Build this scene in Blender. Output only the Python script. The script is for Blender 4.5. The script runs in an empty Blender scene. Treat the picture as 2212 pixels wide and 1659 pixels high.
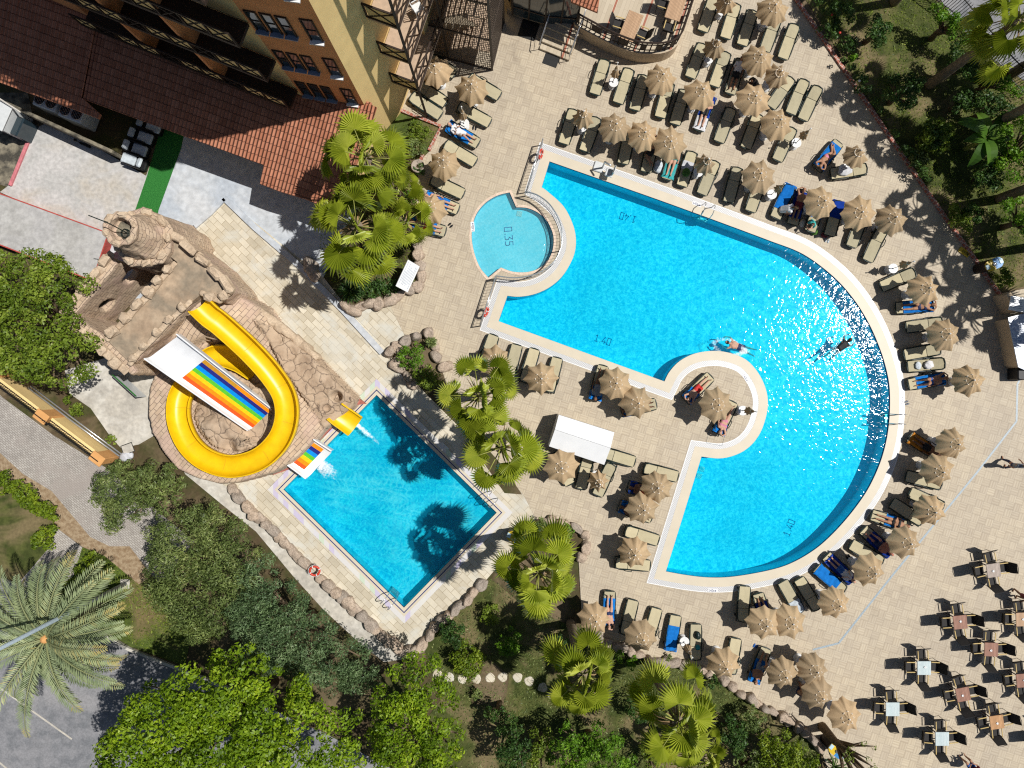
import bpy, bmesh, math, random
import numpy as np
from mathutils import Vector, Matrix, Euler
from mathutils.geometry import tessellate_polygon
random.seed(7); rng = np.random.default_rng(7)
PI = math.pi; R = math.radians
scene = bpy.context.scene; COL = scene.collection
H = 37.14            # height of the drone above the deck, metres
KF = 40.3            # plan units per metre
def P(x, y, z=0.0):
    s = (H - z) / H / KF
    return Vector(((x - 1106) * s, (829.5 - y) * s, z))
def PL(pts, z=0.0): return [P(x, y, z) for x, y in pts]
# ---------------------------------------------------------------- scene objects
def tag(o, label=None, cat=None, group=None, kind=None):
    if label: o['label'] = label
    if cat: o['category'] = cat
    if group: o['group'] = group
    if kind: o['kind'] = kind
    return o
def empty(name, loc=(0, 0, 0), rz=0.0):
    o = bpy.data.objects.new(name, None); COL.objects.link(o)
    o.location = loc; o.rotation_euler = (0, 0, rz); o.empty_display_size = .2
    return o
def link(name, me, parent=None):
    o = bpy.data.objects.new(name, me); COL.objects.link(o)
    if parent is not None: o.parent = parent
    return o
KIDS = {}
def copy_tree(o, parent=None):
    c = o.copy(); COL.objects.link(c); c.parent = parent
    for ch in list(o.children): copy_tree(ch, c)
    return c
class MB:
    def __init__(s): s.v = []; s.f = []; s.m = []; s.mi = 0; s.T = None
    def add(s, vs, fs):
        b = len(s.v)
        for v in vs:
            v = Vector(v)
            s.v.append(s.T @ v if s.T is not None else v)
        for f in fs: s.f.append([b + i for i in f]); s.m.append(s.mi)
        return s
    def box(s, c, d, rz=0.0, rx=0.0, ry=0.0):
        M = Matrix.Translation(Vector(c)) @ Euler((rx, ry, rz)).to_matrix().to_4x4()
        x, y, z = d[0] / 2, d[1] / 2, d[2] / 2
        vs = [M @ Vector((a * x, b * y, e * z)) for e in (-1, 1) for a, b in ((-1, -1), (1, -1), (1, 1), (-1, 1))]
        return s.add(vs, [(3, 2, 1, 0), (4, 5, 6, 7), (0, 1, 5, 4), (1, 2, 6, 5), (2, 3, 7, 6), (3, 0, 4, 7)])
    def bbox(s, c, d, bev=.02, rz=0.0, rx=0.0, ry=0.0):     # box with chamfered vertical and top edges
        M = Matrix.Translation(Vector(c)) @ Euler((rx, ry, rz)).to_matrix().to_4x4()
        x, y, z = d[0] / 2, d[1] / 2, d[2] / 2; b = min(bev, x * .9, y * .9, z * .9)
        def ring(ix, zz): 
            X, Y = x - ix, y - ix
            return [(-X + b, -Y, zz), (X - b, -Y, zz), (X, -Y + b, zz), (X, Y - b, zz), (X - b, Y, zz), (-X + b, Y, zz), (-X, Y - b, zz), (-X, -Y + b, zz)]
        vs = [M @ Vector(p) for p in ring(0, -z) + ring(0, z - b) + ring(b * .9, z)]
        fs = [tuple(range(7, -1, -1)), tuple(range(16, 24))]
        for k in (0, 8):
            for i in range(8): j = (i + 1) % 8; fs.append((k + i, k + j, k + 8 + j, k + 8 + i))
        return s.add(vs, fs)
    def prism(s, pts, z0, z1, cap=True):
        pts = [Vector((p[0], p[1], 0)) for p in pts]
        a = sum(pts[i].x * pts[(i + 1) % len(pts)].y - pts[(i + 1) % len(pts)].x * pts[i].y for i in range(len(pts)))
        if a < 0: pts = pts[::-1]
        n = len(pts)
        vs = [(p.x, p.y, z0) for p in pts] + [(p.x, p.y, z1) for p in pts]
        fs = [(i, (i + 1) % n, n + (i + 1) % n, n + i) for i in range(n)]
        if cap:
            for t in tessellate_polygon([pts]):
                t = list(t); A, B, C_ = (pts[k] for k in t)
                if (B - A).cross(C_ - A).z < 0: t = t[::-1]
                fs.append(tuple(n + k for k in t)); fs.append(tuple(t[::-1]))
        return s.add(vs, fs)
    def tube(s, pts, r, n=6, cap=True, closed=False):
        pts = [Vector(p) for p in pts]; m = len(pts); rs = r if isinstance(r, (list, tuple)) else [r] * m
        vs = []; up = None
        for i, p in enumerate(pts):
            a = pts[i - 1] if (i > 0 or closed) else p
            b = pts[(i + 1) % m] if (i < m - 1 or closed) else p
            t = (b - a)
            t = t.normalized() if t.length > 1e-9 else Vector((0, 0, 1))
            if up is None: up = t.orthogonal().normalized()
            else:
                up = up - t * up.dot(t)
                up = up.normalized() if up.length > 1e-6 else t.orthogonal().normalized()
            w = t.cross(up)
            for k in range(n):
                an = 2 * PI * k / n
                vs.append(p + (up * math.cos(an) + w * math.sin(an)) * rs[i])
        fs = []
        for i in range(m if closed else m - 1):
            j = (i + 1) % m
            for k in range(n): l = (k + 1) % n; fs.append((i * n + k, i * n + l, j * n + l, j * n + k))
        if cap and not closed: fs.append(tuple(range(n - 1, -1, -1))); fs.append(tuple((m - 1) * n + k for k in range(n)))
        return s.add(vs, fs)
    def lathe(s, prof, n=24, c=(0, 0, 0), wob=None):
        vs = []
        for r, z in prof:
            for k in range(n):
                a = 2 * PI * k / n; q = r * (wob(a, z) if wob else 1)
                vs.append((c[0] + q * math.cos(a), c[1] + q * math.sin(a), c[2] + z))
        fs = [(i * n + k, i * n + (k + 1) % n, (i + 1) * n + (k + 1) % n, (i + 1) * n + k) for i in range(len(prof) - 1) for k in range(n)]
        if prof[0][0] > 1e-4: fs.append(tuple(range(n - 1, -1, -1)))
        if prof[-1][0] > 1e-4: fs.append(tuple((len(prof) - 1) * n + k for k in range(n)))
        return s.add(vs, fs)
    def sheet(s, outer, holes=(), z=0.0):
        polys = [[Vector((p[0], p[1], 0)) for p in q] for q in [outer] + list(holes)]
        flat = [p for q in polys for p in q]; fs = []
        for t in tessellate_polygon(polys):
            t = list(t); A, B, C_ = (flat[k] for k in t)
            if (B - A).cross(C_ - A).z < 0: t = t[::-1]
            fs.append(tuple(t))
        return s.add([(p.x, p.y, z) for p in flat], fs)
    def ring(s, a, b, za, zb=None):        # strip between two closed outlines of equal length
        n = len(a); zb = za if zb is None else zb
        return s.add([(p[0], p[1], za) for p in a] + [(p[0], p[1], zb) for p in b],
                     [(i, n + i, n + (i + 1) % n, (i + 1) % n) for i in range(n)])
    def strip(s, a, b):                    # strip between two open 3D lines
        n = len(a)
        return s.add(list(a) + list(b), [(i, i + 1, n + i + 1, n + i) for i in range(n - 1)])
    def ball(s, c, r, n=10, m=7, sc=(1, 1, 1)):
        vs = [(c[0], c[1], c[2] - r * sc[2])]
        for i in range(1, m):
            p = -PI / 2 + PI * i / m
            for k in range(n):
                a = 2 * PI * k / n
                vs.append((c[0] + r * sc[0] * math.cos(p) * math.cos(a), c[1] + r * sc[1] * math.cos(p) * math.sin(a), c[2] + r * sc[2] * math.sin(p)))
        vs.append((c[0], c[1], c[2] + r * sc[2])); fs = []
        for k in range(n):
            l = (k + 1) % n; fs.append((0, 1 + l, 1 + k)); fs.append((len(vs) - 1, 1 + (m - 2) * n + k, 1 + (m - 2) * n + l))
            for i in range(m - 2): a = 1 + i * n; fs.append((a + k, a + l, a + n + l, a + n + k))
        return s.add(vs, fs)
    def mesh(s, name, mats, smooth=False):
        me = bpy.data.meshes.new(name)
        me.from_pydata([tuple(v) for v in s.v], [], s.f)
        for m in (mats if isinstance(mats, (list, tuple)) else [mats]): me.materials.append(m)
        if any(s.m): me.polygons.foreach_set('material_index', s.m)
        if smooth: me.polygons.foreach_set('use_smooth', [True] * len(s.f))
        me.update()
        return me
    def build(s, name, mats, parent=None, smooth=False):
        return link(name, s.mesh(name, mats, smooth), parent)
def smooth_by_angle(o, a=40):
    me = o.data; me.polygons.foreach_set('use_smooth', [True] * len(me.polygons))
    bm = bmesh.new(); bm.from_mesh(me); bmesh.ops.remove_doubles(bm, verts=bm.verts, dist=1e-5)
    for e in bm.edges:
        if len(e.link_faces) == 2 and e.calc_face_angle(0) > R(a): e.smooth = False
    bm.to_mesh(me); bm.free(); me.update()
def spline(pts, n=8, closed=False):
    q = [Vector(p) for p in pts]; out = []; m = len(q)
    for i in range(m if closed else m - 1):
        g = lambda k: q[k % m] if closed else q[min(max(k, 0), m - 1)]
        a, b, c, d = g(i - 1), g(i), g(i + 1), g(i + 2)
        for k in range(n):
            t = k / n
            out.append(.5 * ((2 * b) + (c - a) * t + (2 * a - 5 * b + 4 * c - d) * t * t + (3 * b - a - 3 * c + d) * t ** 3))
    if not closed: out.append(q[-1].copy())
    return out
def ccw(p):
    a = sum(p[i][0] * p[(i + 1) % len(p)][1] - p[(i + 1) % len(p)][0] * p[i][1] for i in range(len(p)))
    return p if a > 0 else p[::-1]
def offset(p, d):                          # outward offset of a counter-clockwise outline
    n = len(p); out = []
    for i in range(n):
        a, b, c = (Vector((q[0], q[1])) for q in (p[i - 1], p[i], p[(i + 1) % n]))
        e, f = (b - a).normalized(), (c - b).normalized()
        n1, n2 = Vector((e.y, -e.x)), Vector((f.y, -f.x)); m = n1 + n2
        m = m.normalized() if m.length > 1e-6 else n1
        k = d / max(.35, m.dot(n1)); q = b + m * k
        out.append(Vector((q.x, q.y, 0)))
    return out
def inside(x, y, poly):
    c = False; n = len(poly); j = n - 1
    for i in range(n):
        xi, yi, xj, yj = poly[i][0], poly[i][1], poly[j][0], poly[j][1]
        if (yi > y) != (yj > y) and x < (xj - xi) * (y - yi) / (yj - yi) + xi: c = not c
        j = i
    return c
# ---------------------------------------------------------------- materials
class NT:
    def __init__(s, name):
        s.m = bpy.data.materials.new(name); s.m.use_nodes = True; s.t = s.m.node_tree; s.t.nodes.clear()
        s.out = s.t.nodes.new('ShaderNodeOutputMaterial')
    def n(s, typ, ins=None, **kw):
        nd = s.t.nodes.new('ShaderNode' + typ)
        for k, v in kw.items(): setattr(nd, k, v)
        for k, v in (ins or {}).items(): s.set(nd.inputs[k], v)
        return nd
    def set(s, sock, v):
        if hasattr(v, 'outputs'): v = v.outputs[0]
        if isinstance(v, bpy.types.NodeSocket): s.t.links.new(v, sock)
        else:
            if isinstance(v, (tuple, list)) and len(v) == 3 and sock.type == 'RGBA': v = (*v, 1)
            sock.default_value = v
    def math(s, op, a, b=0.0, c=0.0, clamp=False):
        nd = s.n('Math', operation=op, use_clamp=clamp); s.set(nd.inputs[0], a); s.set(nd.inputs[1], b)
        if op in ('MULTIPLY_ADD', 'WRAP', 'SMOOTH_MIN', 'COMPARE'): s.set(nd.inputs[2], c)
        return nd.outputs[0]
    def mix(s, f, a, b, mode='MIX'):
        nd = s.n('Mix', data_type='RGBA', blend_type=mode); s.set(nd.inputs[0], f); s.set(nd.inputs[6], a); s.set(nd.inputs[7], b)
        return nd.outputs[2]
    def pos(s, coord='pos'):
        if coord == 'pos': return s.n('NewGeometry').outputs['Position']
        return s.n('TexCoord').outputs['Object']
    def noise(s, co, scale, detail=3, rough=.55, out=0, dist=0.0):
        nd = s.n('TexNoise', {'Vector': co, 'Scale': scale, 'Detail': detail, 'Roughness': rough, 'Distortion': dist}); return nd.outputs[out]
    def ramp(s, f, stops):
        nd = s.n('ValToRGB'); s.set(nd.inputs[0], f); e = nd.color_ramp.elements
        while len(e) < len(stops): e.new(.5)
        for k, (p, c) in enumerate(stops): e[k].position = p; e[k].color = (*c, 1) if len(c) == 3 else c
        return nd.outputs[0]
    def rot(s, co, ang, scale=(1, 1, 1), loc=(0, 0, 0)):
        return s.n('Mapping', {'Vector': co, 'Rotation': (0, 0, ang), 'Scale': scale, 'Location': loc}).outputs[0]
    def bsdf(s, col, rough=.8, bump=None, bstr=.3, bdist=.02, spec=.3, metal=0.0, **kw):
        ins = {'Base Color': col, 'Roughness': rough, 'Specular IOR Level': spec, 'Metallic': metal}; ins.update(kw)
        b = s.n('BsdfPrincipled', ins)
        if bump is not None: s.set(b.inputs['Normal'], s.n('Bump', {'Height': bump, 'Strength': bstr, 'Distance': bdist}))
        s.t.links.new(b.outputs[0], s.out.inputs[0]); return s.m
MATS = {}
def plain(name, c, rough=.6, var=.12, scale=6, spec=.3, metal=0.0, bump=.0, coord='obj'):
    t = NT(name); co = t.pos(coord); nz = t.noise(co, scale, 4)
    k = t.ramp(nz, [(.3, (1 - var,) * 3), (.7, (1 + var,) * 3)])
    col = t.mix(1.0, c, k, 'MULTIPLY')
    m = t.bsdf(col, rough, t.noise(co, scale * 5, 3) if bump else None, bump, .01, spec, metal)
    MATS[name] = m; return m
def two(name, c1, c2, scale, rough=.85, c3=None, scale2=None, bump=.3, coord='pos', bd=.03, lo=.4, hi=.6, det=5):
    t = NT(name); co = t.pos(coord); nz = t.noise(co, scale, det, .6)
    col = t.ramp(nz, [(lo, c1), (hi, c2)])
    if c3 is not None:
        n2 = t.noise(co, scale2 or scale * .17, 4, .6, dist=.6); col = t.mix(t.ramp(n2, [(.48, (0, 0, 0)), (.62, (1, 1, 1))]), col, c3)
    fine = t.noise(co, scale * 6, 3); k = t.ramp(fine, [(.3, (.82,) * 3), (.7, (1.14,) * 3)])
    m = t.bsdf(t.mix(1.0, col, k, 'MULTIPLY'), rough, fine, bump, bd, .2); MATS[name] = m; return m
def parquet():
    t = NT('parquet_tiles'); co = t.rot(t.pos(), R(17.5), (1 / .40,) * 3); sx = t.n('SeparateXYZ', {0: co})
    u, v = sx.outputs[0], sx.outputs[1]
    fu, fv = t.math('FLOOR', u), t.math('FLOOR', v); par = t.math('FLOORED_MODULO', t.math('ADD', fu, fv), 2.0)
    a = t.math('FRACT', u); b = t.math('FRACT', v)
    s_ = t.math('ADD', t.math('MULTIPLY', a, par), t.math('MULTIPLY', b, t.math('SUBTRACT', 1.0, par)))
    k = t.math('FLOOR', t.math('MULTIPLY', s_, 6.0))
    wn = t.n('TexWhiteNoise', {'Vector': t.n('CombineXYZ', {0: fu, 1: fv, 2: k})}, noise_dimensions='3D').outputs[0]
    alt = t.math('FLOORED_MODULO', k, 2.0)
    tone = t.math('MULTIPLY_ADD', wn, .45, t.math('MULTIPLY', alt, .55))
    col = t.mix(tone, (.42, .352, .258), (.51, .442, .335))
    blk = t.n('TexWhiteNoise', {'Vector': t.n('CombineXYZ', {0: fu, 1: fv, 2: 3.3})}, noise_dimensions='3D').outputs[0]
    col = t.mix(1.0, col, t.ramp(blk, [(0, (.93, .92, .92)), (1, (1.06, 1.06, 1.05))]), 'MULTIPLY')
    big = t.noise(t.pos(), .18, 4); col = t.mix(1.0, col, t.ramp(big, [(.3, (.94, .94, .96)), (.7, (1.06, 1.04, 1.0))]), 'MULTIPLY')
    st = t.noise(t.pos(), 1.3, 6, .7); col = t.mix(1.0, col, t.ramp(st, [(.28, (.86, .85, .84)), (.45, (1, 1, 1))]), 'MULTIPLY')
    s2 = t.noise(t.pos(), .33, 7, .72, dist=1.5); col = t.mix(1.0, col, t.ramp(s2, [(.30, (.80, .79, .79)), (.36, (.93, .93, .93)), (.44, (1, 1, 1)), (.62, (1, 1, 1)), (.70, (1.07, 1.07, 1.06))]), 'MULTIPLY')
    e = t.math('MINIMUM', t.math('MINIMUM', a, t.math('SUBTRACT', 1.0, a)), t.math('MINIMUM', b, t.math('SUBTRACT', 1.0, b)))
    g = t.math('LESS_THAN', e, .022); col = t.mix(t.math('MULTIPLY', g, .5), col, (.22, .175, .13))
    MATS['parquet'] = t.bsdf(col, .62, spec=.35); return t.m
def bricks(name, ang, w, h, cs, mortar, msize=.012, rough=.85, dirt=.2, coord='pos', bump=.4, squash=None, wrap=False, offset_=.5):
    t = NT(name); co = t.pos(coord)
    if wrap:                                # wrap a masonry pattern round walls of any direction
        s3 = t.n('SeparateXYZ', {0: co}); nrm = t.n('SeparateXYZ', {0: t.n('NewGeometry').outputs['Normal']})
        wall = t.math('LESS_THAN', t.math('ABSOLUTE', nrm.outputs[2]), .6)
        q = t.rot(co, ang); s4 = t.n('SeparateXYZ', {0: q})
        yy = t.math('ADD', t.math('MULTIPLY', s3.outputs[2], wall), t.math('MULTIPLY', s4.outputs[1], t.math('SUBTRACT', 1.0, wall)))
        xx = t.math('ADD', s4.outputs[0], t.math('MULTIPLY', t.math('MULTIPLY', s4.outputs[1], .83), wall))
        co2 = t.n('CombineXYZ', {0: xx, 1: yy})
    else: co2 = t.rot(co, ang)
    wob = t.noise(co, 1.6, 3, out=1); co2 = t.n('VectorMath', {0: co2, 1: t.n('VectorMath', {0: wob, 1: (.05,) * 3}, operation='MULTIPLY')}, operation='ADD').outputs[0] if wrap else co2
    b = t.n('TexBrick', {'Vector': co2, 'Color1': cs[0], 'Color2': cs[1], 'Mortar': mortar, 'Scale': 1.0, 'Mortar Size': msize, 'Brick Width': w, 'Row Height': h, 'Bias': 0.0, 'Mortar Smooth': .3}, offset=offset_)
    col = b.outputs[0]; n1 = t.noise(co, .9, 6, .65)
    col = t.mix(1.0, col, t.ramp(n1, [(.3, (1 - dirt,) * 3), (.7, (1 + dirt * .6,) * 3)]), 'MULTIPLY')
    if len(cs) > 2: col = t.mix(t.ramp(t.noise(co, .5, 4, .6, dist=1.0), [(.5, (0, 0, 0)), (.65, (.8,) * 3)]), col, cs[2])
    hgt = t.math('ADD', t.math('MULTIPLY', b.outputs[1], -1.0), t.math('MULTIPLY', t.noise(co, 9, 4), .5))
    MATS[name] = t.bsdf(col, rough, hgt, bump, .03, .25); return t.m
def rooftile():
    t = NT('clay_roof_tiles'); co = t.rot(t.pos(), R(20.5)); s = t.n('SeparateXYZ', {0: co})
    u = t.math('DIVIDE', s.outputs[0], .19); v = t.math('DIVIDE', s.outputs[1], .36)
    rib = t.math('SINE', t.math('MULTIPLY', u, 2 * PI)); fv = t.math('FRACT', t.math('ADD', v, t.math('MULTIPLY', rib, .05)))
    wn = t.n('TexWhiteNoise', {'Vector': t.n('CombineXYZ', {0: t.math('FLOOR', u), 1: t.math('FLOOR', v), 2: 0.0})}, noise_dimensions='3D').outputs[0]
    col = t.mix(wn, (.44, .17, .095), (.58, .25, .15)); n1 = t.noise(t.pos(), .8, 5, .6)
    col = t.mix(1.0, col, t.ramp(n1, [(.3, (.78,) * 3), (.7, (1.1,) * 3)]), 'MULTIPLY')
    gap = t.math('LESS_THAN', fv, .11); col = t.mix(t.math('MULTIPLY', gap, .72), col, (.09, .03, .02))
    groove = t.math('LESS_THAN', rib, -.72); col = t.mix(t.math('MULTIPLY', groove, .3), col, (.2, .07, .04))
    MATS['rooftile'] = t.bsdf(col, .8, t.math('ADD', rib, t.math('MULTIPLY', fv, .8)), .9, .05, .2); return t.m
def wood_slats(name, c1, c2, n=11):
    t = NT(name); co = t.pos('obj'); s = t.n('SeparateXYZ', {0: co}); u = t.math('MULTIPLY', s.outputs[0], n / .7)
    k = t.math('FLOOR', u); wn = t.n('TexWhiteNoise', {'W': k}, noise_dimensions='1D').outputs[0]
    col = t.mix(wn, c1, c2); f = t.math('FRACT', u); g = t.math('LESS_THAN', f, .16); col = t.mix(g, col, tuple(q * .25 for q in c1))
    gr = t.noise(t.rot(co, 0, (30, 3, 3)), 3, 4); col = t.mix(1.0, col, t.ramp(gr, [(.3, (.8,) * 3), (.7, (1.15,) * 3)]), 'MULTIPLY')
    MATS[name] = t.bsdf(col, .55, spec=.4); return t.m
def fabric(name, c, weave=90, var=.14, fold=1.5):
    t = NT(name); co = t.pos('obj'); nz = t.noise(co, fold * 2, 4); rnd = t.n('ObjectInfo').outputs['Random']
    col = t.mix(1.0, c, t.ramp(nz, [(.25, (1 - var,) * 3), (.75, (1 + var,) * 3)]), 'MULTIPLY')
    col = t.mix(1.0, col, t.ramp(rnd, [(0, (.84, .84, .85)), (.5, (1, .98, .95)), (1, (1.12, 1.08, 1.04))]), 'MULTIPLY')
    tr = t.n('BsdfTranslucent', {0: col}); d = t.n('BsdfPrincipled', {'Base Color': col, 'Roughness': .9, 'Specular IOR Level': .1})
    bp = t.n('Bump', {'Height': t.noise(co, 14, 4, .6, dist=1.2), 'Strength': .35, 'Distance': .03}); t.set(d.inputs['Normal'], bp)
    mx = t.n('MixShader', {0: .1}); t.t.links.new(d.outputs[0], mx.inputs[1]); t.t.links.new(tr.outputs[0], mx.inputs[2])
    t.t.links.new(mx.outputs[0], t.out.inputs[0]); MATS[name] = t.m; return t.m
def leaf(name, dark, light, tip=None, tl=.3, rough=.5):
    t = NT(name); at = t.n('Attribute', attribute_name='rnd'); f = at.outputs['Fac']
    st = [(0, dark), (.65, light)] + ([(.95, tip)] if tip else [])
    col = t.ramp(f, st); nz = t.noise(t.pos('obj'), .9, 3); col = t.mix(1.0, col, t.ramp(nz, [(.3, (.75, .8, .8)), (.7, (1.2, 1.15, 1.1))]), 'MULTIPLY')
    d = t.n('BsdfPrincipled', {'Base Color': col, 'Roughness': rough, 'Specular IOR Level': .35}); tr = t.n('BsdfTranslucent', {0: t.mix(1.0, col, (1.3, 1.4, .5), 'MULTIPLY')})
    mx = t.n('MixShader', {0: tl}); t.t.links.new(d.outputs[0], mx.inputs[1]); t.t.links.new(tr.outputs[0], mx.inputs[2])
    t.t.links.new(mx.outputs[0], t.out.inputs[0]); MATS[name] = t.m; return t.m
# ================================================================= materials used by the setting
parquet(); rooftile()
two('soil', (.085, .06, .032), (.06, .062, .02), .9, c3=(.16, .12, .07), scale2=.35, bump=.6)
two('lawn', (.042, .055, .012), (.085, .095, .025), 1.1, c3=(.18, .14, .07), scale2=.3, bump=.7)
two('lawn_fresh', (.05, .07, .013), (.09, .12, .026), 1.3, c3=(.17, .13, .06), scale2=.22, bump=.7)
two('asphalt', (.17, .175, .185), (.235, .235, .245), 2.0, c3=(.27, .265, .27), scale2=.25, bump=.25)
two('concrete', (.42, .39, .34), (.53, .49, .42), .7, c3=(.58, .55, .49), scale2=.4, bump=.15)
two('screed', (.45, .44, .42), (.52, .50, .48), .8, c3=(.47, .43, .37), scale2=.3, bump=.12)
two('blue_paint', (.43, .47, .52), (.50, .525, .55), .5, c3=(.54, .555, .57), scale2=.25, bump=.1)
two('grey_screed', (.38, .37, .35), (.46, .45, .43), .8, c3=(.42, .41, .40), scale2=.5, bump=.1)
two('mould', (.06, .055, .045), (.25, .22, .16), 1.6, c3=(.33, .29, .2), bump=.4)
bricks('stone_paving', R(45), .62, .31, [(.50, .44, .33), (.64, .58, .46), (.57, .56, .50)], (.33, .27, .18), .012, .7, .16, bump=.15)
bricks('interlock', R(38), .2, .1, [(.36, .33, .30), (.46, .43, .39), (.33, .29, .26)], (.22, .19, .16), .012, .85, .2)
bricks('red_brick', R(35), .22, .2, [(.36, .12, .085), (.45, .18, .13)], (.5, .42, .36), .02, .8, .2)
two('dry_leaves', (.25, .17, .10), (.37, .28, .18), 5, bump=.6)
two('turf', (.02, .14, .025), (.04, .21, .04), 18, bump=.6)
plain('cream_coping', (.60, .53, .41), .45, .045, 1.2)
two('pink_coping', (.62, .48, .37), (.70, .55, .43), 2, rough=.6, bump=.05)
plain('white_paint', (.78, .78, .77), .4, .05); plain('red_paint', (.42, .075, .06), .6, .15); plain('pink_paint', (.55, .18, .2), .7, .2)
plain('tile_number', (.01, .09, .30), .3, .1); plain('tile_navy', (.012, .03, .16), .3, .2)
def grating():
    t = NT('pool_grating'); s = t.n('SeparateXYZ', {0: t.rot(t.pos(), R(40))})
    g = t.math('GREATER_THAN', t.math('FRACT', t.math('MULTIPLY', s.outputs[0], 14)), .45)
    g2 = t.math('GREATER_THAN', t.math('FRACT', t.math('MULTIPLY', s.outputs[1], 14)), .3)
    n_ = t.noise(t.pos(), .35, 2); tint = t.ramp(n_, [(.36, (.74, .74, .73)), (.5, (.70, .70, .69)), (.68, (.74, .72, .74))])
    MATS['grating'] = t.bsdf(t.mix(t.math('MULTIPLY', g, g2), (.42, .42, .42), tint), .35, spec=.5)
    t = NT('coloured_grating'); s = t.n('SeparateXYZ', {0: t.rot(t.pos(), R(45))})
    k = t.math('FLOOR', t.math('MULTIPLY', t.math('ADD', s.outputs[0], t.math('MULTIPLY', s.outputs[1], 1.0)), 2.6))
    wn = t.n('TexWhiteNoise', {'W': k}, noise_dimensions='1D').outputs[0]
    MATS['grating2'] = t.bsdf(t.ramp(wn, [(0, (.62, .60, .58)), (.45, (.60, .58, .60)), (.55, (.52, .47, .60)), (.75, (.64, .62, .58)), (.86, (.52, .60, .47))]), .4, spec=.4)
    t.m.node_tree.nodes['Color Ramp'].color_ramp.interpolation = 'CONSTANT'
grating()
def pool_tiles(name, c1, c2, line, s=.30):
    t = NT(name); co = t.rot(t.pos(), R(17.5), (1 / s,) * 3); sx = t.n('SeparateXYZ', {0: co})
    fu, fv = (t.math('FLOOR', t.math('MULTIPLY', sx.outputs[i], 4)) for i in (0, 1))
    wn = t.n('TexWhiteNoise', {'Vector': t.n('CombineXYZ', {0: fu, 1: fv, 2: 0.0})}, noise_dimensions='3D').outputs[0]
    col = t.mix(wn, c1, c2); col = t.mix(1.0, col, t.ramp(t.noise(t.pos(), .25, 4), [(.3, (.88,) * 3), (.7, (1.08,) * 3)]), 'MULTIPLY')
    MATS[name] = t.bsdf(col, .4, spec=.3)
pool_tiles('pool_tile', (.06, .66, .84), (.10, .74, .92), 0); pool_tiles('pool_tile_pale', (.24, .58, .70), (.32, .66, .78), 0)
pool_tiles('pool_tile_deep', (.07, .66, .76), (.12, .74, .84), 0)
def water(name, tint_lo, tint_hi, caustic_tint, cell, line_w, jets=(), rip=1.0, scat=(.0, .44, .86), calm=None):
    t = NT(name); co = t.pos()
    warp = t.noise(co, .9, 3, out=1); co2 = t.n('VectorMath', {0: co, 1: t.n('VectorMath', {0: warp, 1: (.9, .9, 0)}, operation='MULTIPLY')}, operation='ADD').outputs[0]
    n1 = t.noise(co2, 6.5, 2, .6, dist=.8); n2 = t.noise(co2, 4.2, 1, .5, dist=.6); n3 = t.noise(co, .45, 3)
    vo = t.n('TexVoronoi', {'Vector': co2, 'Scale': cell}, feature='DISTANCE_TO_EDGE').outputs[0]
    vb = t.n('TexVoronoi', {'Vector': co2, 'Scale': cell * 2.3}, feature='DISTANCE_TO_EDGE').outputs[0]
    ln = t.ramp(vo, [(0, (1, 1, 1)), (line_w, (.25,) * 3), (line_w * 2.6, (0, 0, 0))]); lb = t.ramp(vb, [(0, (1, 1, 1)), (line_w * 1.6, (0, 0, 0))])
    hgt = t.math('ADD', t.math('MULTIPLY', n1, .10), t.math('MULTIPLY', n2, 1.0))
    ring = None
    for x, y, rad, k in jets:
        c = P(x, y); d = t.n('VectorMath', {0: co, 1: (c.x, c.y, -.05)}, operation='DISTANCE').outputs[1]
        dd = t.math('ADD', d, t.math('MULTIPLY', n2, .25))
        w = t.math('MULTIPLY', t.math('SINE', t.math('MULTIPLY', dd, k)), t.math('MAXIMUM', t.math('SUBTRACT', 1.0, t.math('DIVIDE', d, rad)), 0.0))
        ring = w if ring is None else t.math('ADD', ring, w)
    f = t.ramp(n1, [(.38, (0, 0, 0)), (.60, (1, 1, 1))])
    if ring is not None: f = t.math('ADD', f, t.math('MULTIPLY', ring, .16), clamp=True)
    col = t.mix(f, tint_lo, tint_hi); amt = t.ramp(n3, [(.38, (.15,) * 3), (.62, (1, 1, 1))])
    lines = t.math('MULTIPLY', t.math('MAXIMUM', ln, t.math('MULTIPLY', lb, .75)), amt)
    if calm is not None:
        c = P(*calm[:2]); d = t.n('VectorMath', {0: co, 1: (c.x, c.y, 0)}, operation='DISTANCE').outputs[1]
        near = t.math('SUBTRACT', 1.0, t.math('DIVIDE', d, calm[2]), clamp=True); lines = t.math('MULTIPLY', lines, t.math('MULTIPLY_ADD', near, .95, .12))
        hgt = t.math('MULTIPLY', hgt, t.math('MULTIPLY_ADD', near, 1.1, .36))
    col = t.mix(lines, col, caustic_tint)  # ripple and caustic light painted into the water's transmission colour
    nb = t.n('Bump', {'Height': hgt, 'Strength': 1.0, 'Distance': .026 * rip})
    tr = t.n('BsdfTransparent', {0: col}); gl = t.n('BsdfGlossy', {0: (1, 1, 1, 1), 'Roughness': .085, 'Normal': nb})
    fr = t.n('Fresnel', {'IOR': 1.26}); mx = t.n('MixShader', {0: fr})
    df = t.n('BsdfDiffuse', {0: scat}); m0 = t.n('MixShader', {0: .15}); t.t.links.new(tr.outputs[0], m0.inputs[1]); t.t.links.new(df.outputs[0], m0.inputs[2]); t.t.links.new(m0.outputs[0], mx.inputs[1]); t.t.links.new(gl.outputs[0], mx.inputs[2]); t.t.links.new(mx.outputs[0], t.out.inputs[0])
    MATS[name] = t.m
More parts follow.
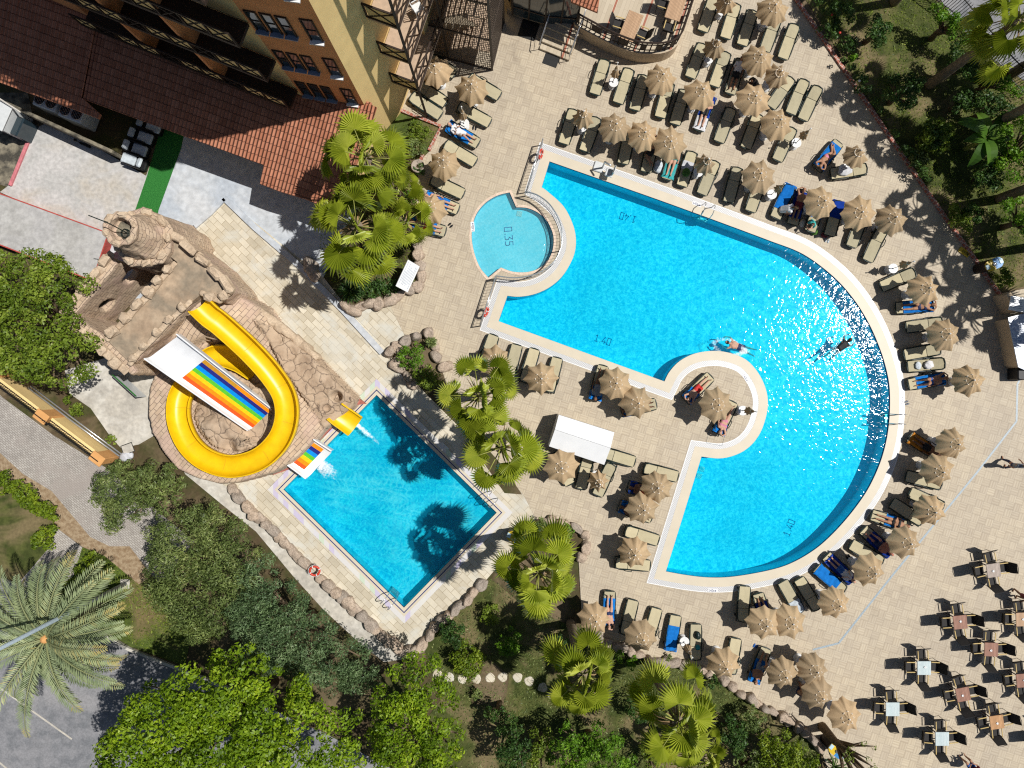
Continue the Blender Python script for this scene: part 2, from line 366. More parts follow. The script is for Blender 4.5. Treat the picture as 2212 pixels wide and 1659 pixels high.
JETS = [(1289, 584, 1.3, 22), (1410, 625, 1.7, 20), (1525, 545, 1.5, 22), (1307, 705, 1.2, 24), (1600, 735, 6.0, 10), (1600, 735, 6.0, 10), (1820, 755, 3.2, 9), (1820, 755, 3.2, 9)]
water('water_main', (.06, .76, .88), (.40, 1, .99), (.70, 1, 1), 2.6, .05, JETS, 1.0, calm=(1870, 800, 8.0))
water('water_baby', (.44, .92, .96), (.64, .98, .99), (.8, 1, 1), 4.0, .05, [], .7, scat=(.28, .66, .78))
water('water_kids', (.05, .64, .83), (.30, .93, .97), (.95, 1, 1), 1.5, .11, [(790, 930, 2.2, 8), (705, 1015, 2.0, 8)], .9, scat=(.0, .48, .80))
# ================================================================= pools
S_ = lambda *p: [Vector((x, y, 0)) for x, y in p]
def outline(segs):
    out = []
    for s in segs:
        q = spline([(x, y, 0) for x, y in s], 7) if len(s) > 2 else [Vector((*p, 0)) for p in s]
        if out and (out[-1] - q[0]).length < 1: q = q[1:]
        out += q
    if (out[-1] - out[0]).length < 1: out.pop()
    return out
MAIN_F = outline([
    [(1187, 349), (1170, 405)], [(1170, 405), (1184, 415), (1218, 447), (1238, 487), (1244, 522), (1238, 556), (1216, 595), (1188, 620), (1156, 635), (1122, 641), (1096, 639)],
    [(1096, 639), (1077, 694)], [(1077, 694), (1268, 765), (1435, 824)][0::2],
    [(1435, 824), (1446, 803), (1468, 780), (1500, 764), (1541, 758), (1578, 763), (1611, 777), (1635, 802), (1651, 832), (1658, 862), (1656, 892), (1645, 928), (1628, 955), (1606, 974), (1578, 986), (1550, 990), (1515, 986)],
    [(1515, 986), (1438, 1234)], [(1438, 1234), (1483, 1242), (1531, 1247), (1585, 1245), (1659, 1232), (1709, 1216), (1759, 1187), (1799, 1152), (1839, 1107), (1874, 1057), (1899, 1004), (1913, 957), (1920, 912), (1922, 867), (1920, 829), (1912, 790), (1899, 750), (1877, 700), (1844, 647), (1799, 597), (1734, 549), (1659, 519), (1560, 482), (1456, 444), (1369, 413), (1187, 349)]])
BABY_F = outline([[(1101, 416), (1115, 448)], [(1115, 448), (1140, 450), (1164, 461), (1182, 479), (1193, 501), (1196, 522), (1192, 546), (1181, 565), (1164, 580), (1138, 588), (1108, 587), (1082, 578)], [(1082, 578), (1055, 600)], [(1055, 600), (1036, 576), (1023, 540), (1019, 503), (1027, 467), (1047, 440), (1074, 423), (1101, 416)]])
KIDS_F = [Vector((814, 853, 0)), Vector((613, 1057, 0)), Vector((873, 1312, 0)), Vector((1073, 1107, 0))]
MAIN = ccw(PL([(p.x, p.y) for p in MAIN_F])); BABY = ccw(PL([(p.x, p.y) for p in BABY_F])); KPOOL = ccw(PL([(p.x, p.y) for p in KIDS_F]))
def basin(name, poly, depth, mt, wt, wl, top):
    b = MB(); n = len(poly)
    b.add([(p.x, p.y, top) for p in poly] + [(p.x, p.y, -depth) for p in poly], [(i, n + i, n + (i + 1) % n, (i + 1) % n) for i in range(n)])
    b.sheet(poly, z=-depth); b.mi = 1
    o2 = offset(poly, -.004); b.add([(p.x, p.y, top - .001) for p in o2] + [(p.x, p.y, top - .13) for p in o2], [(i, n + i, n + (i + 1) % n, (i + 1) % n) for i in range(n)])
    bo = tag(b.build(name, [MATS[mt], MATS['tile_navy']]), kind='structure')
    w = tag(MB().sheet(poly, z=wl).build('pool_water', MATS[wt]), kind='structure')
    return bo
main_basin = basin('main_pool_basin', MAIN, 1.0, 'pool_tile', 'water_main', -.06, .012)
baby_basin = basin('paddling_pool_basin', BABY, .35, 'pool_tile_pale', 'water_baby', -.05, .012)
kids_basin = basin('slide_pool_basin', KPOOL, .85, 'pool_tile_deep', 'water_kids', -.07, .03)
def band(name, poly, d0, d1, z, m): 
    a = offset(poly, d0) if d0 else poly
    return tag(MB().ring(a, offset(poly, d1), z).build(name, MATS[m]), kind='structure')
band('main_pool_coping', MAIN, 0, .50, .012, 'cream_coping'); band('overflow_grating', MAIN, .50, .76, .008, 'grating')
band('overflow_kerb', MAIN, .76, .80, .010, 'white_paint')
band('paddling_pool_coping', BABY, 0, .13, .012, 'pink_coping')
band('slide_pool_coping', KPOOL, 0, .16, .03, 'cream_coping'); band('blue_tile_line', KPOOL, .16, .21, .031, 'tile_navy')
band('slide_pool_coping', KPOOL, .21, .34, .03, 'cream_coping'); band('slide_pool_grating', KPOOL, .34, .60, .026, 'grating2')
# ---- numbers and small signs
GL = {'0': [[(0, 0), (.5, 0), (.5, 1), (0, 1), (0, 0)]], '1': [[(.05, .8), (.25, 1), (.25, 0)], [(.05, 0), (.45, 0)]], '3': [[(0, 1), (.5, 1), (.2, .58), (.5, .42), (.5, .1), (.4, 0), (0, 0)]],
      '4': [[(.4, 0), (.4, .5)], [(.35, 1), (0, .25), (.55, .25)]], '5': [[(.5, 1), (.05, 1), (.05, .55), (.4, .55), (.5, .4), (.5, .1), (.4, 0), (0, 0)]], '.': [[(.1, 0), (.1, .1)]],
      'c': [[(.45, .55), (.1, .6), (0, .4), (0, .15), (.1, 0), (.45, .05)]], 'm': [[(0, 0), (0, .6)], [(0, .5), (.2, .6), (.25, 0)], [(.25, .5), (.45, .6), (.5, 0)]],
      'E': [[(.5, 0), (0, 0), (0, 1), (.5, 1)], [(0, .5), (.4, .5)]], 'X': [[(0, 0), (.5, 1)], [(.5, 0), (0, 1)]], 'I': [[(.25, 0), (.25, 1)]], 'T': [[(0, 1), (.5, 1)], [(.25, 1), (.25, 0)]]}
def strokes(b, text, c, ang, h, w, z, th=.004):
    c_, s_ = math.cos(ang), math.sin(ang); adv = .78 * h
    tot = sum(adv * (.45 if ch == '.' else 1) for ch in text); x = -tot / 2
    for ch in text:
        for pl in GL.get(ch, []):
            for (x0, y0), (x1, y1) in zip(pl, pl[1:]):
                a = Vector((x + x0 * h, (y0 - .5) * h)); e = Vector((x + x1 * h, (y1 - .5) * h)); d = e - a; L = d.length + w * .9; m_ = (a + e) / 2
                b.box((c[0] + m_.x * c_ - m_.y * s_, c[1] + m_.x * s_ + m_.y * c_, z), (L, w, th), rz=ang + math.atan2(d.y, d.x))
        x += adv * (.45 if ch == '.' else 1)
def depth_number(text, x, y, deg, h, z, par):
    b = MB(); c = P(x, y, z); strokes(b, text, c, R(deg), h, .04, z + .003); b.build('depth_number', MATS['tile_number'], par)
depth_number('1.40', 1354, 470, 163, .36, -1.0, main_basin); depth_number('1.40', 1304, 735, -18, .36, -1.0, main_basin)
depth_number('1.40', 1757, 657, 205, .36, -1.0, main_basin); depth_number('1.40', 1705, 1138, 68, .36, -1.0, main_basin); depth_number('0.35', 1099, 513, -85, .40, -.35, baby_basin)
b = MB()
for x, y in ((1516, 1013), (1510, 1028)): b.box(P(x, y, -.97), (.28, .28, .02), rz=R(-16))
b.build('drain_cover', MATS['grating'], main_basin); MB().box(P(1122, 462, -.33), (.28, .28, .02), rz=R(-10)).build('drain_cover', MATS['grating'], baby_basin)
# ================================================================= ground, decks, roads
def sheet(name, pts, m, z, holes=()): return tag(MB().sheet(PL(pts), holes, z).build(name, MATS[m]), kind='structure')
HO = [offset(MAIN, .0), offset(BABY, .0), offset(KPOOL, .0)]
hol = [[Vector((p.x, p.y, 0)) for p in q] for q in HO]
g = MB().sheet([Vector((x, y, 0)) for x, y in ((-160, -160), (160, -160), (160, 160), (-160, 160))], hol, -.05).build('ground', MATS['soil']); tag(g, kind='structure')
DECK = [(836, -60), (1700, -25), (1718, 0), (2001, 415), (2157, 635), (2330, 600), (2330, 1780), (1830, 1780), (1775, 1625), (1748, 1592), (1704, 1556), (1648, 1526), (1601, 1499), (1555, 1464), (1513, 1444), (1436, 1431), (1381, 1414), (1331, 1396), (1286, 1374), (1256, 1320), (1250, 1212), (1263, 1170), (1240, 1140), (1191, 1128), (1158, 1122), (1131, 1069), (1075, 1000), (990, 900), (952, 820), (945, 760), (873, 722), (845, 665), (850, 648), (902, 622), (908, 590), (897, 540), (900, 430), (905, 350), (930, 325), (953, 274), (863, 238), (848, 246)]
sheet('pool_deck', DECK, 'parquet', .004, hol[:2])
STONE = [(485, 428), (700, 600), (748, 662), (846, 662), (874, 724), (842, 765), (880, 830), (960, 840), (1000, 900), (1085, 1000), (1131, 1066), (1163, 1110), (1150, 1137), (1043, 1261), (940, 1351), (895, 1406), (866, 1409), (660, 1214), (515, 1067), (440, 1020), (390, 980), (380, 560), (422, 490)]
sheet('stone_paving', STONE, 'stone_paving', -.004, hol[2:])
sheet('concrete_path', [(395, 1010), (450, 1015), (515, 1064), (660, 1216), (872, 1409), (900, 1420), (830, 1430), (780, 1392), (700, 1318), (633, 1244), (553, 1148), (480, 1090), (400, 1024)], 'concrete', -.012)
sheet('concrete_yard', [(140, 800), (335, 740), (338, 938), (300, 960), (262, 968), (240, 945), (196, 882), (150, 850)], 'concrete', -.02)
sheet('brick_pavement', [(-80, 770), (5, 858), (115, 940), (228, 1010), (420, 1170), (350, 1260), (318, 1238), (237, 1185), (195, 1167), (112, 1067), (50, 1030), (0, 985), (-80, 930)], 'interlock', -.02)
sheet('brick_pavement', [(125, 1142), (178, 1182), (158, 1245), (90, 1290), (40, 1260), (100, 1190)], 'interlock', -.024)
b = MB()
for p in (((-20, 960), (0, 978), (50, 1024), (112, 1061), (195, 1160), (237, 1180), (280, 1180), (330, 1245), (300, 1262), (225, 1200), (180, 1182), (122, 1140), (100, 1085), (40, 1040), (-20, 1000)),): b.sheet(PL(p), z=-.016)
tag(b.build('dry_leaf_litter', MATS['dry_leaves']), 'brown dry leaves lying along the edge of the grey brick pavement', 'leaves', kind='stuff')
sheet('lawn', [(-80, 1010), (0, 1040), (60, 1060), (112, 1120), (120, 1150), (95, 1200), (40, 1262), (-80, 1200)], 'lawn', -.03)
sheet('lawn', [(178, 1182), (225, 1200), (300, 1262), (420, 1330), (400, 1440), (280, 1396), (212, 1356), (110, 1300), (150, 1240)], 'lawn_fresh', -.03)
sheet('road', [(-160, 1170), (95, 1296), (212, 1364), (280, 1404), (382, 1444), (600, 1530), (900, 1690), (900, 1900), (-160, 1900)], 'asphalt', -.04)
sheet('side_road', [(1995, -60), (2062, 45), (2110, 95), (2160, 140), (2400, 300), (2400, -60)], 'asphalt', -.03)
sheet('lawn', [(1722, -30), (1993, -30), (2060, 44), (2110, 94), (2160, 139), (2330, 252), (2330, 590), (2160, 632), (2003, 412)], 'lawn', -.03)
sheet('lawn', [(910, 1390), (1000, 1300), (1060, 1250), (1120, 1300), (1280, 1375), (1500, 1445), (1640, 1525), (1760, 1610), (1780, 1720), (800, 1720), (960, 1500)], 'lawn', -.03)
sheet('bare_earth', [(985, 1440), (1060, 1425), (1100, 1460), (1090, 1530), (1020, 1520)], 'soil', -.026)
sheet('garden_bed', [(863, 240), (953, 274), (925, 328), (905, 350), (860, 330), (840, 270)], 'lawn_fresh', -.012)
sheet('garden_bed', [(700, 240), (850, 262), (905, 350), (898, 540), (906, 590), (900, 622), (848, 650), (765, 665), (690, 590), (720, 430), (700, 330)], 'soil', -.02)
sheet('garden_bed', [(845, 755), (880, 732), (930, 722), (945, 770), (985, 890), (1080, 1000), (1128, 1068), (1090, 1065), (990, 920), (900, 830), (850, 790)], 'soil', .006)
sheet('screed_yard', [(20, 400), (77, 277), (110, 262), (316, 380), (345, 300), (360, 340), (297, 450), (235, 505), (240, 520), (0, 415)], 'screed', -.01)
sheet('blue_painted_yard', [(350, 240), (600, 330), (790, 420), (735, 510), (690, 622), (640, 572), (485, 426), (422, 488), (380, 560), (330, 520), (342, 453), (397, 297)], 'blue_paint', -.008)
sheet('blue_painted_yard', [(195, 612), (240, 500), (300, 450), (390, 560), (290, 660), (230, 640)], 'blue_paint', -.014)
sheet('artificial_turf', [(350, 270), (398, 290), (392, 320), (343, 455), (340, 475), (290, 462), (318, 380)], 'turf', .004)
sheet('mouldy_floor', [(-60, 200), (60, 200), (77, 277), (20, 405), (-60, 380)], 'mould', -.02)
# kerbs
def kerb(name, pts, w, h, m, z=0.0, label=None):
    q = [P(x, y) for x, y in pts]; n = len(q); L, R_ = [], []
    for i in range(n):
        d = (q[min(i + 1, n - 1)] - q[max(i - 1, 0)]).normalized(); nn = Vector((-d.y, d.x, 0)); L.append(q[i] + nn * w / 2); R_.append(q[i] - nn * w / 2)
    return tag(MB().prism(L + R_[::-1], z - .06, z + h).build(name, MATS[m]), kind='structure')
kerb('white_kerb', [(485, 428), (553, 493), (645, 572), (740, 668), (826, 762)], .32, .10, 'blue_paint'); kerb('white_kerb', [(486, 430), (455, 462), (422, 490)], .25, .10, 'blue_paint')
kerb('brick_kerb', [(1700, -25), (1718, 0), (2001, 415), (2112, 572)], .17, .12, 'red_brick'); kerb('brick_kerb', [(2122, 588), (2160, 640)], .17, .12, 'red_brick')
kerb('brick_kerb', [(862, 238), (953, 274), (927, 326)], .16, .12, 'red_brick'); kerb('brick_kerb', [(914, 335), (903, 362)], .16, .12, 'red_brick')
kerb('road_kerb', [(-160, 1168), (95, 1294), (212, 1361), (280, 1401), (382, 1441), (600, 1527)], .14, .12, 'concrete')
b = MB()
for p in (((-40, 1458), (155, 1597)), ((-60, 1600), (20, 1665))):
    a, e = P(*p[0]), P(*p[1]); d = (e - a); b.box(((a.x + e.x) / 2, (a.y + e.y) / 2, -.034), (d.length, .09, .008), rz=math.atan2(d.y, d.x))
tag(b.build('lane_marking', MATS['concrete']), kind='structure')
b = MB(); dr = [(2212, 800), (2197, 830), (2195, 910), (2110, 1020), (1926, 1244), (1811, 1389), (1755, 1403)]
plain('drain_metal', (.30, .36, .40), .4, .3, 30)
for p0, p1 in zip(dr, dr[1:]):
    a, e = P(*p0), P(*p1); d = e - a; b.box(((a.x + e.x) / 2, (a.y + e.y) / 2, .006), (d.length, .10, .006), rz=math.atan2(d.y, d.x))
tag(b.build('drain_channel', MATS['drain_metal']), kind='structure')
# ================================================================= parasols
fabric('canopy', (.47, .35, .215), var=.15); fabric('canopy_dark', (.36, .24, .13)); plain('trim_white', (.80, .72, .60), .8, .05); plain('plastic_white', (.72, .72, .71), .35, .05); plain('pole_paint', (.55, .52, .47), .4, .1)
fabric('sling', (.52, .47, .32), var=.1); plain('resin_green', (.010, .022, .020), .35, .3); plain('rubber', (.02, .02, .02), .7, .2)
def canopy_mesh(Rr, drop, pinch, droop, ruff, seed, ribs=8, sub=8, rings=11, rmin=.0, ztop=0.0):
    rg = random.Random(seed); N = ribs * sub; vs = []; jit = [rg.uniform(-.07, .07) for _ in range(ribs)]; rl = [rg.uniform(.93, 1.05) for _ in range(ribs)]; asym = [rg.uniform(-.25, .25) for _ in range(ribs)]
    for i in range(rings + 1):
        q = rmin + (1 - rmin) * i / rings
        for k in range(N):
            a = k // sub; t = (k % sub) / sub; th = 2 * PI * (k / N) + jit[a] * (1 - t) + jit[(a + 1) % ribs] * t
            L = rl[a] * (1 - t) + rl[(a + 1) % ribs] * t
            m_ = math.sin(PI * t) ** .8; wv = math.sin(2 * PI * t * 2 + asym[a] * 9) * ruff * q ** 3 * math.sin(PI * t)
            r_ = Rr * q * L * (1 - pinch * m_ * q ** 1.2)
            z = ztop - drop * (q ** droop) * (1 + .1 * (L - 1)) - (.05 + pinch * .12) * m_ * q ** 1.5 + wv
            vs.append((r_ * math.cos(th), r_ * math.sin(th), z))
    b = MB(); b.add(vs, [(i * N + k, i * N + (k + 1) % N, (i + 1) * N + (k + 1) % N, (i + 1) * N + k) for i in range(rings) for k in range(N)] if rmin > 0 else
          [(k, N + k, N + (k + 1) % N) [::1] for k in range(0)] + [(i * N + k, i * N + (k + 1) % N, (i + 1) * N + (k + 1) % N, (i + 1) * N + k) for i in range(rings) for k in range(N)])
    b.rim = [Vector(v) for v in vs[-N:]]
    return b
Z_AP = 2.2
def make_parasol(kind, seed):
    root = empty('beach_parasol'); rg = random.Random(seed)
    Rr, drop, pinch, droop, ruff = {'open': (.92, .56, .17, 1.35, .06), 'half': (.62, .86, .34, .9, .05), 'droop': (.74, .70, .24, 1.05, .05), 'closed': (.25, 1.0, .5, .6, .02)}[kind]
    Rr *= rg.uniform(.95, 1.05); drop *= rg.uniform(.85, 1.2); pinch *= rg.uniform(.7, 1.35); ruff *= rg.uniform(.6, 1.7)
    b = canopy_mesh(Rr, drop, pinch, droop, ruff, seed, ztop=Z_AP - .03); c = b.build('canopy', MATS['canopy'], root, True)
    v = canopy_mesh(Rr * .355, drop * (.30 if kind != 'closed' else .5), pinch * .9, droop, 0, seed, rings=5, ztop=Z_AP + .025); vo = v.build('vent_flap', MATS['canopy'], root, True)
    MB().tube([q + Vector((0, 0, .012)) for q in v.rim], .02, 5, closed=True).build('vent_trim', MATS['trim_white'], vo)
    MB().ball((0, 0, Z_AP + .06), .042, 8, 6).build('finial', MATS['plastic_white'], root, True)
    MB().tube([(0, 0, 0), (0, 0, Z_AP + .03)], .02, 8).build('pole', MATS['pole_paint'], root, True)
    if kind in ('open', 'droop'):
        rb = MB()
        for k in range(8):
            a = 2 * PI * k / 8; rb.tube([(.02 * math.cos(a), .02 * math.sin(a), Z_AP - .12), (Rr * .5 * math.cos(a), Rr * .5 * math.sin(a), Z_AP - .16 - drop * .5 ** droop), (Rr * .84 * math.cos(a), Rr * .84 * math.sin(a), Z_AP - .22 - drop)], .008, 4)
        rb.build('rib_frame', MATS['pole_paint'], root)
    base = empty('table_base'); base.parent = root
    MB().lathe([(.24, 0), (.25, .05), (.17, .1), (.15, .42), (.255, .455), (.262, .475), (.245, .485), (.23, .482)], 28).build('drum', MATS['plastic_white'], base, True)
    MB().lathe([(.03, .46), (.035, .56), (.0, .56)], 10).build('collar', MATS['plastic_white'], base, True)
    return root
PROT = {('open', i): make_parasol('open', 11 + i) for i in range(7)}
PROT.update({('droop', 0): make_parasol('droop', 31), ('half', 0): make_parasol('half', 41), ('half', 1): make_parasol('half', 42), ('closed', 0): make_parasol('closed', 51), ('closed', 1): make_parasol('closed', 52)})
used = set()
def parasol(kind, tx, ty, lab, bx=None, by=None):
    i = random.randrange(7 if kind == 'open' else (1 if kind == 'droop' else 2)); pr = PROT[(kind, i)]
    o = pr if (kind, i) not in used else copy_tree(pr); used.add((kind, i))
    tip = P(tx, ty, Z_AP)
    b = P(bx, by, .47) if bx is not None else tip + Vector((random.uniform(-.14, .14), random.uniform(-.14, .14), 0))
    b.z = 0; d = (tip - b); L = d.length
    o.location = b; q = d.to_track_quat('Z', 'Y'); az = random.uniform(0, 2 * PI)
    # the pole leans, the drum stays upright
    o.rotation_mode = 'XYZ'; o.rotation_euler = (q @ Euler((0, 0, az)).to_quaternion()).to_euler()
    for ch in o.children:
        if ch.name.startswith('table_base'): ch.rotation_euler = o.rotation_euler.to_matrix().inverted().to_euler()
    tag(o, lab, 'parasol', 'beach parasols around the pools')
for a in [
 ('open', 939, 143, 'open tan parasol beside the dark lattice stair cage'),
 ('open', 1018.5, 183, 'open tan parasol just right of the one by the lattice stair cage'),
 ('closed', 997, 232, 'closed tan parasol at the head of the white-clothed sunbather near the hotel', 1003, 267),
 ('open', 957.5, 347, 'open tan parasol by the urn at the edge of the upper palm bed'),
 ('open', 927, 445, 'open tan parasol touched by palm leaves, above the sunbather in orange shorts'),
 ('closed', 1334, 137, 'closed tan parasol between two loungers below the curved terrace', 1325, 178),
 ('open', 1433, 161, 'open tan parasol right below the curved terrace corner'),
 ('open', 1519, 193, 'open tan parasol over the sunbather on the blue and white towel'),
 ('open', 1644, 119.5, 'open tan parasol over the man in black shorts'),
 ('half', 1551, 89, 'half folded tan parasol left of the man in black shorts', 1530, 128),
 ('open', 1633, 208, 'open tan parasol directly below the man in black shorts'),
 ('half', 1575, -4, 'half folded tan parasol cut by the top edge of the photo', 1557, 24),
 ('open', 1676, 11, 'open tan parasol topmost beside the garden kerb'),
 ('droop', 1688, 154, 'drooping tan parasol beside two bare loungers near the garden kerb'),
 ('open', 1687, 259, 'open tan parasol left of a closed parasol near the garden kerb'),
 ('closed', 1750, 279, 'closed tan parasol standing alone left of the garden kerb shadow', 1720, 309),
 ('droop', 1860, 325, 'tilted tan parasol over the pair of loungers nearest the garden', 1822, 365),
 ('half', 1261, 241, 'half folded tan parasol at the left end of the row along the straight pool edge', 1257, 275),
 ('open', 1332, 268, 'first open tan parasol in the row along the straight pool edge'),
 ('open', 1394, 286, 'middle one of three touching parasols along the straight pool edge'),
 ('open', 1450, 306, 'right one of three touching parasols along the straight pool edge'),
 ('half', 1531, 344, 'half folded tan parasol right of the lounger with a green bag', 1508, 372),
 ('open', 1644, 375, 'open tan parasol shading two loungers above the pool ladder'),
 ('closed', 1694, 398, 'closed tan parasol beside the woman sitting on the blue towel', 1667, 420),
 ('open', 1782, 434, 'open tan parasol over the crowded loungers behind the pool curve'),
 ('open', 1863, 458, 'open tan parasol left of the last one in the row under palm shade'),
 ('open', 1936, 469, 'open tan parasol last in its row beside the palm shadows'),
 ('closed', 1973, 565, 'closed tan parasol casting a pointed shadow at the pool curve', 1929, 580),
 ('open', 2008, 622, 'open tan parasol over the woman lying in palm shade by the right edge'),
 ('open', 2051, 721, 'folded-back tan parasol between two bare loungers right of the glittering water', 2012, 728),
 ('open', 2104, 821, 'tilted tan parasol with no lounger on its right, at the far right', 2068, 824),
 ('open', 2071, 960, 'open tan parasol above the person on the orange towel'),
 ('open', 2038, 1020, 'open tan parasol directly below the one by the orange towel'),
 ('open', 2021, 1107, 'open tan parasol standing on the grey drain line'),
 ('open', 1968, 1175, 'open tan parasol over the sunbather with red skin in dark shorts'),
 ('open', 1891, 1239, 'open tan parasol over the reader in a white shirt'),
 ('open', 1815, 1309, 'open tan parasol with three loungers on its left, lower right of the pool'),
 ('open', 1713, 1348, 'right one of two touching parasols below the pool'),
 ('open', 1657, 1352, 'left one of two touching parasols below the pool'),
 ('open', 1570, 1444, 'open tan parasol overlapping the boulder edge at the lower deck'),
 ('open', 1699, 1463, 'left one of the bottom cluster of four parasols'),
 ('open', 1766, 1452, 'top one of the bottom cluster of four parasols'),
 ('open', 1778, 1509, 'third one down of the bottom cluster of four parasols'),
 ('open', 1834, 1553, 'lowest one of the bottom cluster of four parasols'),
 ('open', 1288, 1342, 'open tan parasol beside the lower fan palm leaves'),
 ('open', 1390, 1382, 'open tan parasol between two loungers above the boulder edge'),
 ('closed', 1495, 1419, 'closed tan parasol between the blue towel lounger and the bag lounger', 1478, 1386),
 ('open', 1372, 1199, 'open tan parasol left of the lower pool corner'),
 ('open', 1392, 1102, 'lower one of two touching parasols left of the lower pool part'),
 ('open', 1422, 1054, 'upper one of two touching parasols left of the lower pool part'),
 ('open', 1214, 1011, 'open tan parasol at the lower left corner of the white kiosk'),
 ('half', 1296, 1046, 'small half folded tan parasol below the white kiosk', 1286, 1028),
 ('open', 1380, 871, 'lower of two touching parasols left of the round peninsula'),
 ('open', 1332, 828, 'upper of two touching parasols left of the round peninsula'),
 ('open', 1553, 875, 'open tan parasol on the round peninsula'),
 ('closed', 1633, 889, 'closed tan parasol at the water side of the round peninsula', 1604, 887),
 ('open', 1170, 818, 'right of two parasols near the palms on the upper deck corner'),
 ('open', 1068, 778, 'left of two parasols near the boulder bed with bushes')]: parasol(*a)
for k, pr in PROT.items():
    if k not in used:
        for ch in pr.children_recursive: bpy.data.objects.remove(ch)
        bpy.data.objects.remove(pr)
# ================================================================= sun loungers
for nm, c in (('towel_blue', (.012, .19, .62)), ('towel_navy', (.012, .05, .35)), ('towel_white', (.70, .71, .74)), ('towel_orange', (.55, .22, .03)), ('towel_teal', (.05, .36, .38)), ('towel_green', (.10, .22, .05)), ('towel_pale', (.55, .62, .68))): fabric(nm, c, var=.22, fold=3)
HX, HZ = .22, .33
def make_lounger():
    root = empty('sun_lounger'); f = MB()
    for s in (-1, 1): f.tube([(-.90, s * .29, .28), (-.6, s * .325, .29), (.3, s * .33, .30), (.93, s * .31, .28)], .036, 6)
    f.tube([(-.90, -.29, .28), (-.965, -.2, .27), (-.985, 0, .265), (-.965, .2, .27), (-.90, .29, .28)], .038, 6); f.tube([(.93, -.31, .28), (.93, .31, .28)], .02, 5); f.tube([(HX, -.33, .29), (HX, .33, .29)], .02, 5)
    f.build('frame', MATS['resin_green'], root, True)
    sl = MB().bbox((-.365, 0, .315), (1.15, .56, .022), .09); sl.build('seat_sling', MATS['sling'], root)
    bk = empty('backrest'); bk.parent = root; bk.location = (HX, 0, HZ - .015)
    MB().bbox((.34, 0, .0), (.66, .56, .022), .10).build('back_sling', MATS['sling'], bk)
    MB().tube([(0, -.30, 0), (.5, -.305, .005), (.66, -.25, .01), (.705, 0, .012), (.66, .25, .01), (.5, .305, .005), (0, .30, 0)], .034, 6).build('back_frame', MATS['resin_green'], bk, True)
    for s in (-1, 1):
        MB().tube([(-.02, s * .335, .30), (.02, s * .36, .46), (.12, s * .365, .50), (.34, s * .36, .49), (.42, s * .345, .42), (.44, s * .335, .30)], .02, 6).build('armrest', MATS['resin_green'], root, True)
        MB().tube([(-.72, s * .30, .29), (-.80, s * .31, 0)], [.028, .02], 6).build('leg', MATS['resin_green'], root, True)
        MB().tube([(.55, s * .31, .29), (.62, s * .31, .06)], [.028, .02], 6).build('leg', MATS['resin_green'], root, True)
        MB().tube([(.64, s * .30, .07), (.64, s * .345, .07)], .07, 12).build('wheel', MATS['rubber'], root, True)
    return root
LP = make_lounger(); first_l = [True]
def bed_point(s, y, ang, lift=.014):       # s runs from -.94 (foot) to .94 (head) along sling and backrest
    if s < HX: return Vector((s, y, .328 + lift))
    d = s - HX; return Vector((HX + d * math.cos(ang), y, HZ - .004 + d * math.sin(ang) + lift))
def towel(lo, s0, s1, m, lab, wd=.64, ang=.0, hang=.10, yo=0.0):
    b = MB(); nx, ny = 20, 9; rg = random.Random(lab); vs = []; sk = rg.uniform(-.05, .05)
    for i in range(nx + 1):
        s = s0 + (s1 - s0) * i / nx
        for j in range(ny + 1):
            y = (j / ny - .5) * (wd + .12 + rg.uniform(-.015, .015)) + yo + sk * (i / nx - .5); p = bed_point(s, y, ang, .02 + .012 * math.sin(s * 17 + y * 9 + rg.random()) + .006 * rg.random())
            ov = max(0, abs(y) - .30); p.z -= min(hang, ov * 1.4); p.y -= math.copysign(ov * .35, y); vs.append(p)
    fs = [(i * (ny + 1) + j, i * (ny + 1) + j + 1, (i + 1) * (ny + 1) + j + 1, (i + 1) * (ny + 1) + j) for i in range(nx) for j in range(ny)]
    n0 = len(vs); vs += [v - Vector((0, 0, .008)) for v in vs]; fs = [f[::-1] for f in fs] + [tuple(n0 + i for i in f) for f in fs][:0] + [tuple(f) for f in fs][:0]
    b.add(vs[:n0], fs); o = b.build('towel', MATS[m], None, True)
    o.location = lo.location; o.rotation_euler = lo.rotation_euler; tag(o, lab, 'towel', 'towels on the sun loungers'); return o
LOUNGERS = {}
def lounger(key, hx, hy, fx, fy, ang, lab):
    h, f = P(hx, hy, .45 if ang > 15 else .3), P(fx, fy, .3); h.z = f.z = 0; d = (h - f).normalized(); L = (h - f).length
    c = f + d * .96
    o = LP if first_l[0] else copy_tree(LP); first_l[0] = False
    o.location = (c.x, c.y, 0); o.rotation_euler = (0, 0, math.atan2(d.y, d.x))
    for ch in o.children:
        if ch.name.startswith('backrest'): ch.rotation_euler = (0, -R(ang), 0)
    o['label'] = lab; o['category'] = 'sun lounger'; o['group'] = 'sun loungers around the pools'; LOUNGERS[key] = (o, R(ang)); return o
E = 'empty cream lounger '
